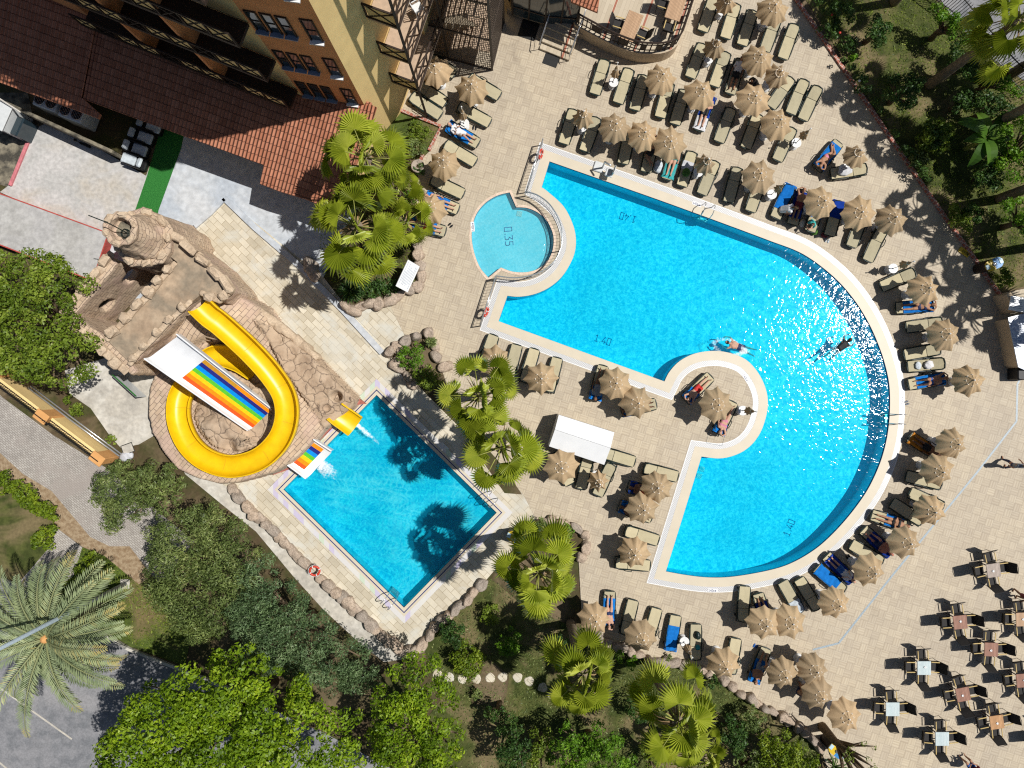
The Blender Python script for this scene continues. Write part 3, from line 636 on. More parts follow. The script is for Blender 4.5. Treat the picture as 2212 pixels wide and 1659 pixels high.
for a in [
 (1, 925, 126, 983, 160, 10, E + 'half hidden beneath the parasol beside the lattice stair cage'),
 (2, 908, 188, 963, 223, 12, E + 'partly shaded, upper one of the overlapping pair by the hotel wall'),
 (3, 897, 214, 952, 250, 8, E + 'lying in full sun along the red brick kerb by the hotel'),
 (4, 1021, 174, 1079, 208, 10, E + 'reaching out to the right of the second parasol from the stair cage'),
 (5, 1009, 240, 1058, 266, 12, E + 'right of the closed parasol near the white-clothed sunbather'),
 (6, 968, 272, 1033, 311, 30, 'lounger with a blue towel under the white-clothed sunbather near the hotel'),
 (7, 969, 317, 1027, 351, 15, E + 'directly below the white-clothed sunbather'),
 (8, 945, 394, 1001, 420, 10, E + 'below the parasol by the urn'),
 (9, 935, 430, 990, 453, 20, 'lounger with blue towel, its sunbather hidden to the knees by the parasol touched by palms'),
 (10, 905, 484, 962, 501, 20, 'lounger under the sunbather in orange shorts'),
 (11, 1306, 133, 1284, 204, 8, E + 'left of the closed parasol below the terrace'),
 (12, 1359, 150, 1334, 223, 12, E + 'right of the closed parasol below the terrace'),
 (13, 1390, 166, 1370, 238, 10, E + 'left of the parasol at the terrace corner, mostly in its shade'),
 (14, 1443, 188, 1425, 254, 10, E + 'poking out below the parasol at the terrace corner'),
 (15, 1478, 198, 1457, 269, 8, E + 'shaded, left of the sunbather on the blue and white towel'),
 (16, 1533, 214, 1508, 282, 22, 'lounger carrying the sunbather on the blue and white towel'),
 (17, 1579, 235, 1552, 307, 10, E + 'left under the parasol below the man in black shorts'),
 (18, 1633, 257, 1610, 320, 10, E + 'shaded, left of the parasol that has a closed parasol at its right'),
 (19, 1518, 95, 1490, 168, 8, E + 'left of the half folded parasol near the man in black shorts'),
 (20, 1568, 113, 1542, 187, 10, E + 'right of the half folded parasol near the man in black shorts'),
 (21, 1600, 130, 1576, 203, 20, 'lounger under the man in black shorts'),
 (22, 1541, -2, 1517, 68, 8, E + 'leftmost at the top edge of the photo'),
 (23, 1590, 6, 1566, 83, 8, E + 'second from the left at the top edge of the photo'),
 (24, 1626, 22, 1602, 98, 10, E + 'in the parasol shade, third from the left at the top edge'),
 (25, 1677, 38, 1651, 111, 10, E + 'right beneath the topmost parasol beside the garden kerb'),
 (26, 1716, 54, 1690, 127, 10, E + 'nearest the garden kerb at the top, dappled by palm shade'),
 (27, 1706, 172, 1664, 232, 8, E + 'below the drooping parasol near the garden kerb'),
 (28, 1738, 173, 1707, 246, 20, E + 'left one of the bare pair in full sun near the garden kerb'),
 (29, 1767, 187, 1733, 259, 20, E + 'right one of the bare pair in full sun near the garden kerb'),
 (30, 1711, 275, 1678, 347, 10, E + 'left of the closed parasol that stands alone by the garden'),
 (31, 1764, 367, 1812, 307, 18, 'lounger with a blue towel under the sunbather on one side near the garden'),
 (32, 1865, 366, 1794, 376, 14, E + 'holding a crumpled white cloth under the tilted parasol near the garden'),
 (33, 1239, 239, 1217, 311, 8, E + 'at the left end of the row along the straight pool edge'),
 (34, 1287, 258, 1262, 327, 10, E + 'second from the left in the row along the straight pool edge'),
 (35, 1360, 287, 1345, 354, 10, E + 'shaded, between the first two open parasols along the pool edge'),
 (36, 1412, 302, 1395, 372, 20, 'lounger whose sitter is hidden to the legs by the middle parasol along the pool edge'),
 (37, 1463, 318, 1440, 388, 20, 'lounger with a patterned towel below the right parasol along the pool edge'),
 (38, 1494, 331, 1472, 402, 8, 'lounger with a green bag and a white towel along the pool edge'),
 (39, 1544, 350, 1515, 420, 10, E + 'last in the row along the straight pool edge'),
 (40, 1590, 370, 1573, 437, 10, E + 'shaded, left of the parasol above the pool ladder'),
 (41, 1643, 390, 1620, 457, 10, E + 'below the parasol above the pool ladder'),
 (42, 1705, 403, 1674, 471, 14, 'lounger with a long blue towel and a woman sitting at its foot'),
 (43, 1732, 416, 1711, 485, 20, 'lounger under the person in dark red shorts'),
 (44, 1773, 435, 1749, 500, 16, 'lounger under the child in turquoise'),
 (45, 1810, 440, 1791, 509, 10, 'shaded lounger with a dark blue towel at its head behind the pool curve'),
 (46, 1863, 466, 1838, 533, 10, E + 'poking out of the shade left of the last parasol in the row'),
 (47, 1905, 494, 1873, 564, 12, E + 'in full sun below the last parasol of the row by palm shade'),
 (48, 1972, 589, 1903, 620, 14, E + 'below the closed parasol with a pointed shadow'),
 (49, 2016, 659, 1935, 666, 20, 'lounger with blue towel under the woman lying in palm shade'),
 (50, 2024, 698, 1957, 707, 12, E + 'above the folded-back parasol right of the glittering water'),
 (51, 2030, 753, 1953, 767, 12, E + 'below the folded-back parasol right of the glittering water'),
 (52, 2045, 784, 1960, 792, 25, 'lounger holding two pale folded towels right of the glittering water'),
 (53, 2046, 815, 1962, 831, 20, 'lounger under the sunbather with raised arm at the far right'),
 (54, 2016, 976, 1964, 943, 16, 'lounger with an orange towel by the pool curve'),
 (55, 2031, 1046, 1957, 1028, 10, E + 'below the parasol under the one by the orange towel'),
 (56, 1988, 1125, 1926, 1085, 12, E + 'fully shaded left of the parasol on the drain line'),
 (57, 2044, 1100, 1965, 1063, 10, E + 'hidden under the parasol on the drain line with only its ends showing'),
 (58, 1950, 1133, 1882, 1112, 18, 'lounger under the slim sunbather with both legs in the sun'),
 (59, 1921, 1195, 1864, 1143, 20, 'lounger under the red-skinned sunbather in dark shorts'),
 (60, 1899, 1211, 1838, 1175, 10, E + 'left of the reader in a white shirt, above the parasol'),
 (61, 1832, 1246, 1784, 1200, 22, 'lounger under the reader in a white shirt'),
 (62, 1812, 1268, 1763, 1226, 12, 'lounger with a bright blue towel below the reader in a white shirt'),
 (63, 1726, 1320, 1690, 1256, 8, E + 'in full sun, left of three beside the lower right parasol'),
 (64, 1766, 1317, 1725, 1250, 10, E + 'shaded, middle of three beside the lower right parasol'),
 (65, 1603, 1338, 1609, 1266, 12, E + 'half shaded, left of the two touching parasols below the pool'),
 (66, 1655, 1340, 1637, 1282, 16, 'lounger under the sunbather with a raised arm below the pool'),
 (68, 1577, 1450, 1590, 1379, 10, E + 'above the parasol that overlaps the boulder edge'),
 (69, 1632, 1464, 1655, 1400, 16, 'lounger under the person on a blue towel left of the bottom cluster'),
 (71, 1314, 1345, 1317, 1277, 14, 'lounger with a blue towel beside the lower fan palm'),
 (72, 1350, 1366, 1368, 1296, 10, E + 'left of the parasol above the boulder edge'),
 (73, 1398, 1386, 1419, 1314, 10, E + 'right of the parasol above the boulder edge'),
 (74, 1446, 1405, 1460, 1329, 10, 'lounger with a long bright blue towel above the boulder edge'),
 (75, 1501, 1424, 1503, 1348, 10, 'lounger holding a grey bag and a teal book above the boulder edge'),
 (76, 1352, 1146, 1422, 1168, 12, E + 'above the parasol left of the lower pool corner'),
 (77, 1336, 1215, 1404, 1222, 10, E + 'below the parasol left of the lower pool corner'),
 (78, 1304, 978, 1371, 998, 4, E + 'lying level in full sun right of the white kiosk'),
 (79, 1394, 1012, 1464, 1030, 8, E + 'above the two touching parasols left of the lower pool part'),
 (80, 1364, 1053, 1430, 1070, 20, 'lounger with blue towel under the upper of two touching parasols, lower pool part'),
 (81, 1342, 1094, 1408, 1119, 20, 'lounger with blue towel under the lower of two touching parasols, lower pool part'),
 (82, 1268, 998, 1254, 1056, 10, E + 'below the kiosk, left of the small half folded parasol'),
 (83, 1318, 1010, 1290, 1070, 16, E + 'below the kiosk, right of the small half folded parasol'),
 (84, 1194, 972, 1232, 1046, 10, E + 'hidden beneath the parasol at the kiosk corner'),
 (85, 1100, 808, 1117, 745, 10, E + 'between the two parasols on the upper deck corner'),
 (86, 1133, 825, 1155, 754, 12, E + 'left of the right parasol on the upper deck corner'),
 (87, 1185, 845, 1204, 773, 10, E + 'behind the right parasol on the upper deck corner'),
 (88, 1040, 797, 1067, 724, 10, E + 'left of the parasol near the boulder bed'),
 (89, 1287, 854, 1303, 790, 16, 'lounger with a blue towel left of the upper parasol by the peninsula'),
 (90, 1331, 891, 1417, 872, 16, 'lounger with blue towel under the dark-haired sunbather left of the peninsula'),
 (91, 1487, 860, 1535, 812, 20, 'lounger under the man in red swim shorts on the peninsula'),
 (92, 1557, 925, 1583, 868, 20, 'lounger under the woman in a flowered bikini on the peninsula')]: lounger(*a)
lo = lambda k: LOUNGERS[k]
for k, s0, s1, m, lab in [
 (6, -.5, .93, 'towel_blue', 'blue towel under the white-clothed sunbather near the hotel'), (9, -.4, .9, 'towel_blue', 'blue towel beneath the parasol touched by palm leaves'), (10, -.45, .9, 'towel_blue', 'blue towel under the sunbather in orange shorts'),
 (16, -.2, .9, 'towel_navy', 'dark blue towel under the sunbather below the terrace'), (31, -.75, .93, 'towel_blue', 'blue towel under the sunbather on one side near the garden'),
 (37, -.9, .3, 'towel_teal', 'patterned teal towel under bare legs along the pool edge'), (42, -.45, .95, 'towel_blue', 'long bright blue towel behind the sitting woman'), (43, -.6, .8, 'towel_navy', 'dark blue towel under the person in dark red shorts'),
 (44, -.2, .9, 'towel_blue', 'blue towel behind the child in turquoise'), (45, .0, .93, 'towel_navy', 'dark blue towel at the head of the shaded lounger behind the pool curve'), (49, -.6, .93, 'towel_blue', 'blue towel under the woman lying in palm shade'),
 (53, -.55, .9, 'towel_blue', 'blue towel under the sunbather with raised arm at the far right'), (54, -.9, .9, 'towel_orange', 'orange towel under brown legs by the pool curve'), (58, -.2, .7, 'towel_blue', 'blue towel under the slim sunbather with both legs in the sun'),
 (59, -.5, .93, 'towel_navy', 'navy towel under the red-skinned sunbather'), (61, -.8, .9, 'towel_navy', 'navy towel under the reader in a white shirt'), (62, -.9, .5, 'towel_blue', 'bright blue towel on the lounger below the reader'),
 (69, -.3, .95, 'towel_blue', 'blue towel left of the bottom parasol cluster'), (71, -.6, .8, 'towel_blue', 'blue towel beside the lower fan palm'), (74, -.4, .93, 'towel_blue', 'long bright blue towel above the boulder edge'),
 (80, .0, .93, 'towel_navy', 'blue towel at the upper of two touching parasols by the lower pool part'), (81, .0, .93, 'towel_blue', 'blue towel at the lower of two touching parasols by the lower pool part'), (89, .2, .95, 'towel_blue', 'blue towel left of the upper parasol by the peninsula'),
 (90, .3, .95, 'towel_blue', 'blue towel under the dark-haired sunbather left of the peninsula'), (91, .15, .95, 'towel_blue', 'blue towel under the man in red swim shorts'), (92, .3, .95, 'towel_blue', 'blue towel under the woman in a flowered bikini'),
 (66, -.5, .6, 'towel_navy', 'navy towel under the sunbather with a raised arm below the pool')]: towel(lo(k)[0], s0, s1, m, lab, ang=lo(k)[1])
towel(lo(16)[0], -.93, -.22, 'towel_white', 'white towel end under the feet of the sunbather below the terrace', ang=lo(16)[1])
towel(lo(38)[0], -.1, .38, 'towel_white', 'white printed towel on the lounger with the green bag', wd=.5, ang=lo(38)[1], hang=.0)
towel(lo(63)[0], .2, .9, 'towel_pale', 'white towel with a blue print hung on the lounger head at the lower right', wd=.5, ang=lo(63)[1])
def lump(name, lab, cat, lo_, s, y, size, m, seed=1, grp=None, ang=0.0):
    rg = random.Random(seed); p = bed_point(s, y, lo_[1], .0); b = MB(); b.ball((0, 0, size[2] * .5), 1, 12, 8, (size[0] / 2, size[1] / 2, size[2] / 2))
    b.v = [v * 1 + Vector((rg.uniform(-1, 1) * size[0] * .07, rg.uniform(-1, 1) * size[1] * .07, rg.uniform(-1, 1) * size[2] * .1)) for v in b.v]
    o = b.build(name, MATS[m], None, True); M = Matrix.Translation(lo_[0].location) @ lo_[0].rotation_euler.to_matrix().to_4x4()
    o.location = M @ p; o.rotation_euler = (0, 0, lo_[0].rotation_euler.z + ang); tag(o, lab, cat, grp); return o
lump('beach_bag', 'green and blue beach bag on the lounger along the pool edge', 'bag', lo(38), -.25, 0, (.5, .4, .25), 'towel_green', 3)
lump('crumpled_cloth', 'crumpled white cloth under the tilted parasol near the garden', 'cloth', lo(32), -.25, .02, (.75, .5, .2), 'towel_white', 4)
lump('folded_towel', 'pale blue folded towel nearer the pool on the lounger by the glittering water', 'towel', lo(52), -.45, 0, (.34, .42, .14), 'towel_pale', 5)
lump('folded_towel', 'white crumpled towel farther from the pool on the lounger by the glittering water', 'towel', lo(52), .1, 0, (.5, .46, .2), 'towel_white', 6)
lump('beach_bag', 'grey bag on the lounger beside the closed parasol above the boulder edge', 'bag', lo(75), -.4, .08, (.42, .34, .22), 'resin_green', 7)
lump('teal_book', 'teal book on the lounger beside the closed parasol above the boulder edge', 'book', lo(75), .25, .12, (.3, .26, .07), 'towel_teal', 8)
# ================================================================= fake rock castle with water slides
bricks('castle_rock', R(-50), .46, .21, [(.49, .365, .255), (.58, .45, .325), (.51, .365, .29)], (.20, .145, .12), .012, .85, .22, wrap=True, bump=.7, offset_=.37)
def cracked():
    t = NT('cracked_rock'); co = t.pos(); w = t.noise(co, 1.2, 3, out=1)
    c2 = t.n('VectorMath', {0: co, 1: t.n('VectorMath', {0: w, 1: (.8, .8, .8)}, operation='MULTIPLY')}, operation='ADD').outputs[0]
    v = t.n('TexVoronoi', {'Vector': c2, 'Scale': 1.3}, feature='DISTANCE_TO_EDGE').outputs[0]
    col = t.ramp(t.noise(co, 1.1, 6, .65), [(.3, (.34, .245, .17)), (.55, (.47, .355, .25)), (.75, (.54, .42, .30))])
    col = t.mix(t.ramp(v, [(0, (.85,) * 3), (.035, (0, 0, 0))]), col, (.10, .07, .055))
    MATS['cracked_rock'] = t.bsdf(col, .85, t.math('ADD', t.math('MINIMUM', t.math('MULTIPLY', v, 4), .4), t.math('MULTIPLY', t.noise(co, 5, 5), .5)), .8, .08, .2)
cracked()
two('castle_floor', (.36, .265, .18), (.47, .36, .25), .7, c3=(.27, .22, .16), scale2=.45, bump=.3)
two('castle_cap', (.46, .35, .245), (.56, .44, .315), 2, bump=.5)
plain('slide_yellow', (.80, .50, .006), .36, .09, 2.5, .4); plain('slide_white', (.76, .77, .78), .25, .04, 2, .5); plain('rock_red', (.40, .13, .10), .8, .25); plain('hole_shade', (.02, .018, .016), .9)
castle = empty('slide_castle', P(330, 640)); tag(castle, 'sandy fake rock castle with round turret, battlements and two water slides', 'slide castle')
CO = castle.location
def cpart(b, name, m, smooth=False, par=None):
    b.v = [v - CO for v in b.v]; return b.build(name, m, par or castle, smooth)
ZP = 3.7
PLAT = [(362.5, 515), (369, 502), (397, 524), (430, 550), (457, 578), (487, 605), (501, 627), (476, 652), (437, 636), (412, 656), (385, 680), (357, 706), (330, 737), (302, 765), (282, 787), (232, 737), (250, 712), (316, 640), (382, 567), (357, 547)]
b = MB(); b.prism(PL(PLAT, ZP), -.05, ZP - .2); cpart(b, 'platform_wall', MATS['castle_rock'])
b = MB(); b.prism(offset(ccw(PL(PLAT, ZP)), -.03), ZP - .4, ZP); cpart(b, 'platform_floor', MATS['castle_floor'])
def stone(b, c, d, rz, rg):                  # weathered battlement stone
    k = len(b.v); b.bbox(c, (d[0] * rg.uniform(.85, 1.2), d[1] * rg.uniform(.85, 1.2), d[2] * rg.uniform(.7, 1.15)), .09, rz + rg.uniform(-.15, .15))
    for i in range(k, len(b.v)): b.v[i] += Vector((rg.uniform(-.05, .05), rg.uniform(-.05, .05), rg.uniform(-.05, .03)))
rg = random.Random(5)
def battlement(pts, z, step, sz, kerb_w=.3, kerb_h=.14, inset=.0):
    b = MB(); q = PL(pts, z); k = MB(); n_ = 0
    for a, e in zip(q, q[1:]):
        d = (e - a); L = d.length; an = math.atan2(d.y, d.x); m = (a + e) / 2; k.bbox((m.x, m.y, z + kerb_h / 2), (L + kerb_w * .9, kerb_w, kerb_h), .05, an)
        c = max(1, round(L / step))
        for i in range(c):
            p = a.lerp(e, (i + .5) / c); s = MB(); stone(s, (p.x, p.y, z + kerb_h + sz[2] / 2), (sz[0] * rg.uniform(.9, 1.15), sz[1] * rg.uniform(.95, 1.1), sz[2]), an + rg.uniform(-.06, .06), rg); cpart(s, 'battlement_stone', MATS['castle_cap'])
    cpart(k, 'parapet', MATS['castle_cap'])
battlement([(235, 732), (316, 644), (378, 571)], ZP, .85, (.5, .38, .32)); battlement([(284, 784), (302, 763), (330, 735), (357, 704), (385, 678), (412, 653)], ZP, .8, (.42, .36, .3), .26)
battlement([(372, 503), (397, 524), (430, 550), (457, 578), (487, 605), (500, 626)], ZP, .95, (.78, .36, .34), .3); battlement([(438, 634), (476, 650), (499, 630)], ZP, .8, (.45, .36, .3), .26)
# outer wall with arched openings
OUT = [(241, 556), (225, 580), (197, 611), (170, 645), (137, 682)]; OUT2 = [(137, 682), (205, 733), (272, 797), (283, 812)]
def wall(pts, z, th):
    q = PL(pts, z); n = len(q); o = []
    for i in range(n):
        d = (q[min(i + 1, n - 1)] - q[max(i - 1, 0)]).normalized(); o.append(q[i] + Vector((-d.y, d.x, 0)) * th)
    b = MB(); b.prism(q + o[::-1], -.05, z); return b, q, o
def boolean_cut(ob, cutters):
    for c in cutters:
        m = ob.modifiers.new('cut', 'BOOLEAN'); m.object = c; m.solver = 'EXACT'
    dg = bpy.context.evaluated_depsgraph_get(); me = bpy.data.meshes.new_from_object(ob.evaluated_get(dg)); ob.modifiers.clear(); ob.data = me
    for c in cutters: bpy.data.objects.remove(c)
b, q, o = wall(OUT, ZP - .1, .38); w1 = cpart(b, 'outer_wall', MATS['castle_rock'])
cut = []
for x, y in ((270, 590), (218, 650)):
    p = P(x, y, 2.0); pr = [Vector((.36 * math.cos(a), 0, .36 * math.sin(a))) for a in [PI * k / 10 for k in range(11)]]
    an = math.atan2((q[-1] - q[0]).y, (q[-1] - q[0]).x); prof = [Vector((.36, 0, -.55))] + pr + [Vector((-.36, 0, -.55))]; c = MB(); n = len(prof)
    c.add([v + Vector((0, s * .9, 0)) for s in (-1, 1) for v in prof], [tuple(range(n)), tuple(range(2 * n - 1, n - 1, -1))] + [(i, n + i, n + (i + 1) % n, (i + 1) % n) for i in range(n)])
    o_ = c.build('cutter', MATS['castle_rock']); o_.location = p - CO; o_.rotation_euler = (0, 0, an); o_.parent = castle; cut.append(o_)
bpy.context.view_layer.update(); boolean_cut(w1, cut)
b, q, o = wall(OUT2, ZP - .1, .38); cpart(b, 'outer_wall', MATS['castle_rock'])
battlement([(240, 552), (223, 577), (195, 608), (168, 641), (140, 674)], ZP - .1, 1.0, (.62, .42, .28), .4, .06); battlement([(142, 690), (205, 738), (270, 800)], ZP - .1, 1.0, (.6, .42, .26), .42, .06)
# turret
tw = P(260, 495, 6.1); T0 = Vector((tw.x, tw.y, 0)); wob = lambda a, z: 1 + .045 * math.sin(a * 5 + z * 3) + .03 * math.sin(a * 11 - z * 5) + .02 * math.sin(a * 17 + z * 9)
b = MB(); b.lathe([(1.55, -.05), (1.42, 2.2), (1.34, 3.9), (1.40, 4.05), (1.40, 4.2), (1.02, 4.2)], 40, T0, wob); tr = cpart(b, 'turret_base', MATS['castle_rock'], True); smooth_by_angle(tr, 35)
b = MB(); b.lathe([(1.12, 4.19), (.98, 4.6), (.80, 5.4), (.70, 5.9), (.76, 6.0), (.76, 6.14), (.54, 6.14), (.52, 5.62), (.0, 5.6)], 40, T0, wob); tt = cpart(b, 'turret_top', MATS['castle_rock'], True); smooth_by_angle(tt, 35)
for k in range(9):
    a = 2 * PI * k / 9; s = MB(); stone(s, T0 + Vector((1.22 * math.cos(a), 1.22 * math.sin(a), 4.33)), (.32, .5, .28), a, rg); cpart(s, 'battlement_stone', MATS['castle_cap'])
for k in range(6):
    a = 2 * PI * k / 6 + .3; s = MB(); stone(s, T0 + Vector((.65 * math.cos(a), .65 * math.sin(a), 6.2)), (.22, .36, .16), a, rg); cpart(s, 'battlement_stone', MATS['castle_cap'])
b = MB(); b.tube([T0 + Vector((.1, -.1, 5.6)), T0 + Vector((-.1, .1, 6.9)), T0 + Vector((-.75, .35, 7.2))], .025, 5)
b.tube([T0 + Vector((.25 * math.cos(t) * (1 - t / 40), -.1 + .2 * math.sin(t), 5.65 + t * .004)) for t in [k * .6 for k in range(40)]], .014, 4); cpart(b, 'antenna', MATS['resin_green'])
b = MB(); b.sheet([T0 + Vector((.51 * math.cos(2 * PI * k / 20), .51 * math.sin(2 * PI * k / 20), 0)) for k in range(20)], z=5.63); cpart(b, 'turret_floor', MATS['mould'])
# ---------------- mound under the slides
FL = [(436, 659, 3.55), (462, 684, 3.35), (488, 704, 3.15), (545, 756, 2.75), (592, 808, 2.4), (621, 856, 2.15), (625, 907, 1.95), (606, 954, 1.8), (564, 991, 1.65), (507, 1005, 1.5), (455, 991, 1.4), (417, 958, 1.3), (396, 911, 1.2), (396, 864, 1.1), (413, 829, 1.0), (440, 793, .92), (478, 770, .85), (520, 779, .8), (556, 800, .75)]
FLP = [P(*p) for p in FL]; FLS = spline(FLP, 8)
def rz_(t): return 3.5 if t < .2 else 3.5 - 2.3 * ((t - .2) / .8) ** 1.0 * (1 - .12 * math.sin(PI * (t - .2) / .8))
def rb(t, u):                                 # point on the rainbow slide bed, t along, u across
    z = rz_(t); L = Vector((323, 779)).lerp(Vector((540, 930)), t); Rr = Vector((394, 725)).lerp(Vector((592, 881)), t); q = L.lerp(Rr, u); return P(q.x, q.y, z)
BND = [(498, 628), (540, 640), (583, 666), (601, 694), (645, 735), (686, 770), (703, 789), (726, 812), (752, 838), (776, 862), (768, 880), (735, 905), (712, 925), (690, 950), (655, 985), (630, 1005), (600, 1022), (564, 1032), (520, 1044), (479, 1046), (435, 1034), (394, 1015), (360, 975), (337, 935), (330, 900), (328, 864), (335, 830), (345, 800), (330, 770), (400, 690), (440, 640)]
BP = PL(BND, .6)
xs = np.arange(min(p.x for p in BP) - .3, max(p.x for p in BP) + .3, .085); ys = np.arange(min(p.y for p in BP) - .3, max(p.y for p in BP) + .3, .085)
X, Y = np.meshgrid(xs, ys, indexing='ij')
def segdist(X, Y, pts, closed=False):
    best = np.full(X.shape, 1e9); zz = np.zeros(X.shape); side = np.zeros(X.shape); n = len(pts)
    for i in range(n if closed else n - 1):
        a, c = pts[i], pts[(i + 1) % n]; dx, dy = c[0] - a[0], c[1] - a[1]; L2 = dx * dx + dy * dy + 1e-12
        t = np.clip(((X - a[0]) * dx + (Y - a[1]) * dy) / L2, 0, 1); d = np.hypot(X - a[0] - t * dx, Y - a[1] - t * dy); m = d < best
        best = np.where(m, d, best); zz = np.where(m, a[2] + t * (c[2] - a[2]), zz); side = np.where(m, dx * (Y - a[1]) - dy * (X - a[0]), side)
    return best, zz, side
def pin(X, Y, poly):
    c = np.zeros(X.shape, bool); n = len(poly); j = n - 1
    for i in range(n):
        xi, yi, xj, yj = poly[i][0], poly[i][1], poly[j][0], poly[j][1]
        m = ((yi > Y) != (yj > Y)) & (X < (xj - xi) * (Y - yi) / (yj - yi + 1e-12) + xi); c ^= m; j = i
    return c
def vnoise(X, Y, s, seed):
    r = np.random.default_rng(seed).random((64, 64)); u, v = X * s + 100, Y * s + 100; i, j = np.floor(u).astype(int), np.floor(v).astype(int); f, g = u - i, v - j; f = f * f * (3 - 2 * f); g = g * g * (3 - 2 * g)
    q = lambda a, b_: r[a % 64, b_ % 64]
    return (q(i, j) * (1 - f) + q(i + 1, j) * f) * (1 - g) + (q(i, j + 1) * (1 - f) + q(i + 1, j + 1) * f) * g
din = pin(X, Y, BP); dB, _, _ = segdist(X, Y, [(p.x, p.y, 0) for p in BP], True); dB = np.where(din, dB, -dB)
dF, zF, _ = segdist(X, Y, [tuple(p) for p in FLS]); top = P(455, 640)
ramp_ = np.clip(1 - np.hypot(X - top.x, Y - top.y) / 4.6, 0, 1); h = 1.25 + 2.3 * ramp_ ** 1.1
pool = P(745, 900); h -= .65 * np.clip(1 - np.hypot(X - pool.x, Y - pool.y) / 3.2, 0, 1)
nz = vnoise(X, Y, 1.3, 3) * .6 + vnoise(X, Y, 3.1, 4) * .3 + vnoise(X, Y, 7, 5) * .12
isl = pin(X, Y, [(p.x, p.y) for p in FLS[24:-8]]) & (dF > .7)
h = h + (nz - .5) * .22; isl_h = 1.35 + (vnoise(X, Y, .9, 8) - .3) * 1.3 + (nz - .5) * .7; h = np.where(isl, isl_h, h)
right = pin(X, Y, PL([(560, 690), (700, 780), (780, 860), (700, 930), (660, 860), (620, 800)], 1)); h = np.where(right, h + (vnoise(X, Y, 1.0, 12) - .45) * .45 + np.floor(vnoise(X, Y, .7, 13) * 3) * .12, h)
for x, y, r0, hh, hole in ((727, 856, .36, .16, .5), (703, 882, .30, .16, .12)):
    c = P(x, y, 1); d = np.hypot(X - c.x, Y - c.y); h = h + hh * np.exp(-((d - r0) / .13) ** 2) - hole * np.exp(-(d / (r0 * .7)) ** 4)
h = np.where(dF < .95, np.minimum(h, np.where(dF < .72, zF - .12, zF + .25)), h)
rc = [rb(k / 20, .5) for k in range(21)]; dR, zR, _ = segdist(X, Y, [tuple(p) for p in rc]); h = np.where(dR < 1.25, np.minimum(h, zR - .25), h)
edge = np.clip(dB / .16, 0, 1); h = np.where(dB > 0, -.1 + (np.maximum(h, .2) + .1) * edge ** .35, -.25)
keep = dB > -.2; n0, n1 = X.shape; idx = -np.ones(X.shape, int); sel = np.argwhere(keep)
b = MB(); b.v = [Vector((X[i, j], Y[i, j], h[i, j])) for i, j in sel]
for k, (i, j) in enumerate(sel): idx[i, j] = k
isl_m = isl | right
for i in range(n0 - 1):
    for j in range(n1 - 1):
        q = (idx[i, j], idx[i + 1, j], idx[i + 1, j + 1], idx[i, j + 1])
        if min(q) >= 0: b.f.append(list(q)); b.m.append(1 if isl_m[i, j] else 0)
cpart(b, 'rock_mound', [MATS['castle_rock'], MATS['cracked_rock']], True)
# stone ledge steps right of the yellow slide
b = MB()
for k in range(7):
    t = k / 6; x, y = 562 + 112 * t, 674 + 92 * t; p = P(x, y, 1.9 - .5 * t); stone(b, (p.x, p.y, 1.45 - .5 * t), (.62, .42, .55), R(-41), rg)
cpart(b, 'stone_ledge', MATS['castle_cap'])
b = MB()
for p4 in ([(769, 856), (790, 872), (760, 876), (748, 862)], [(716, 925), (690, 952), (676, 946), (705, 915)], [(640, 985), (622, 1015), (590, 1026), (610, 1003)]): b.prism(PL(p4, .3), -.05, .34)
cpart(b, 'red_rock_edge', MATS['rock_red'])
def erode(o, vox, amp, seed=0):               # weathered rock: re-grid the wall and push its surface in and out
    m = o.modifiers.new('r', 'REMESH'); m.mode = 'VOXEL'; m.voxel_size = vox; dg = bpy.context.evaluated_depsgraph_get(); me = bpy.data.meshes.new_from_object(o.evaluated_get(dg)); mats = list(o.data.materials); o.modifiers.clear(); n = len(me.vertices)
    co_ = np.empty(n * 3, np.float32); me.vertices.foreach_get('co', co_); co_ = co_.reshape(-1, 3); nr = np.empty(n * 3, np.float32); me.vertices.foreach_get('normal', nr); nr = nr.reshape(-1, 3)
    f = lambda s, k: (vnoise(co_[:, 0] + co_[:, 2] * .7 + 50, co_[:, 1] - co_[:, 2] * .6 + 50, s, k) - .5); d = f(1.1, seed + 20) * 1.2 + f(2.6, seed + 21) * .8 + f(6, seed + 22) * .45
    me.vertices.foreach_set('co', (co_ + nr * (d * amp)[:, None]).ravel()); me.polygons.foreach_set('use_smooth', [True] * len(me.polygons)); me.materials.clear()
    for q in mats: me.materials.append(q)
    me.update(); o.data = me
for o in list(castle.children):
    k = o.name.split('.')[0]
    if k in ('platform_wall', 'outer_wall', 'turret_base', 'turret_top'): erode(o, .10 if k != 'turret_top' else .06, .09 if k == 'platform_wall' else .05)
    elif k in ('parapet', 'stone_ledge'): erode(o, .05, .05, 3)
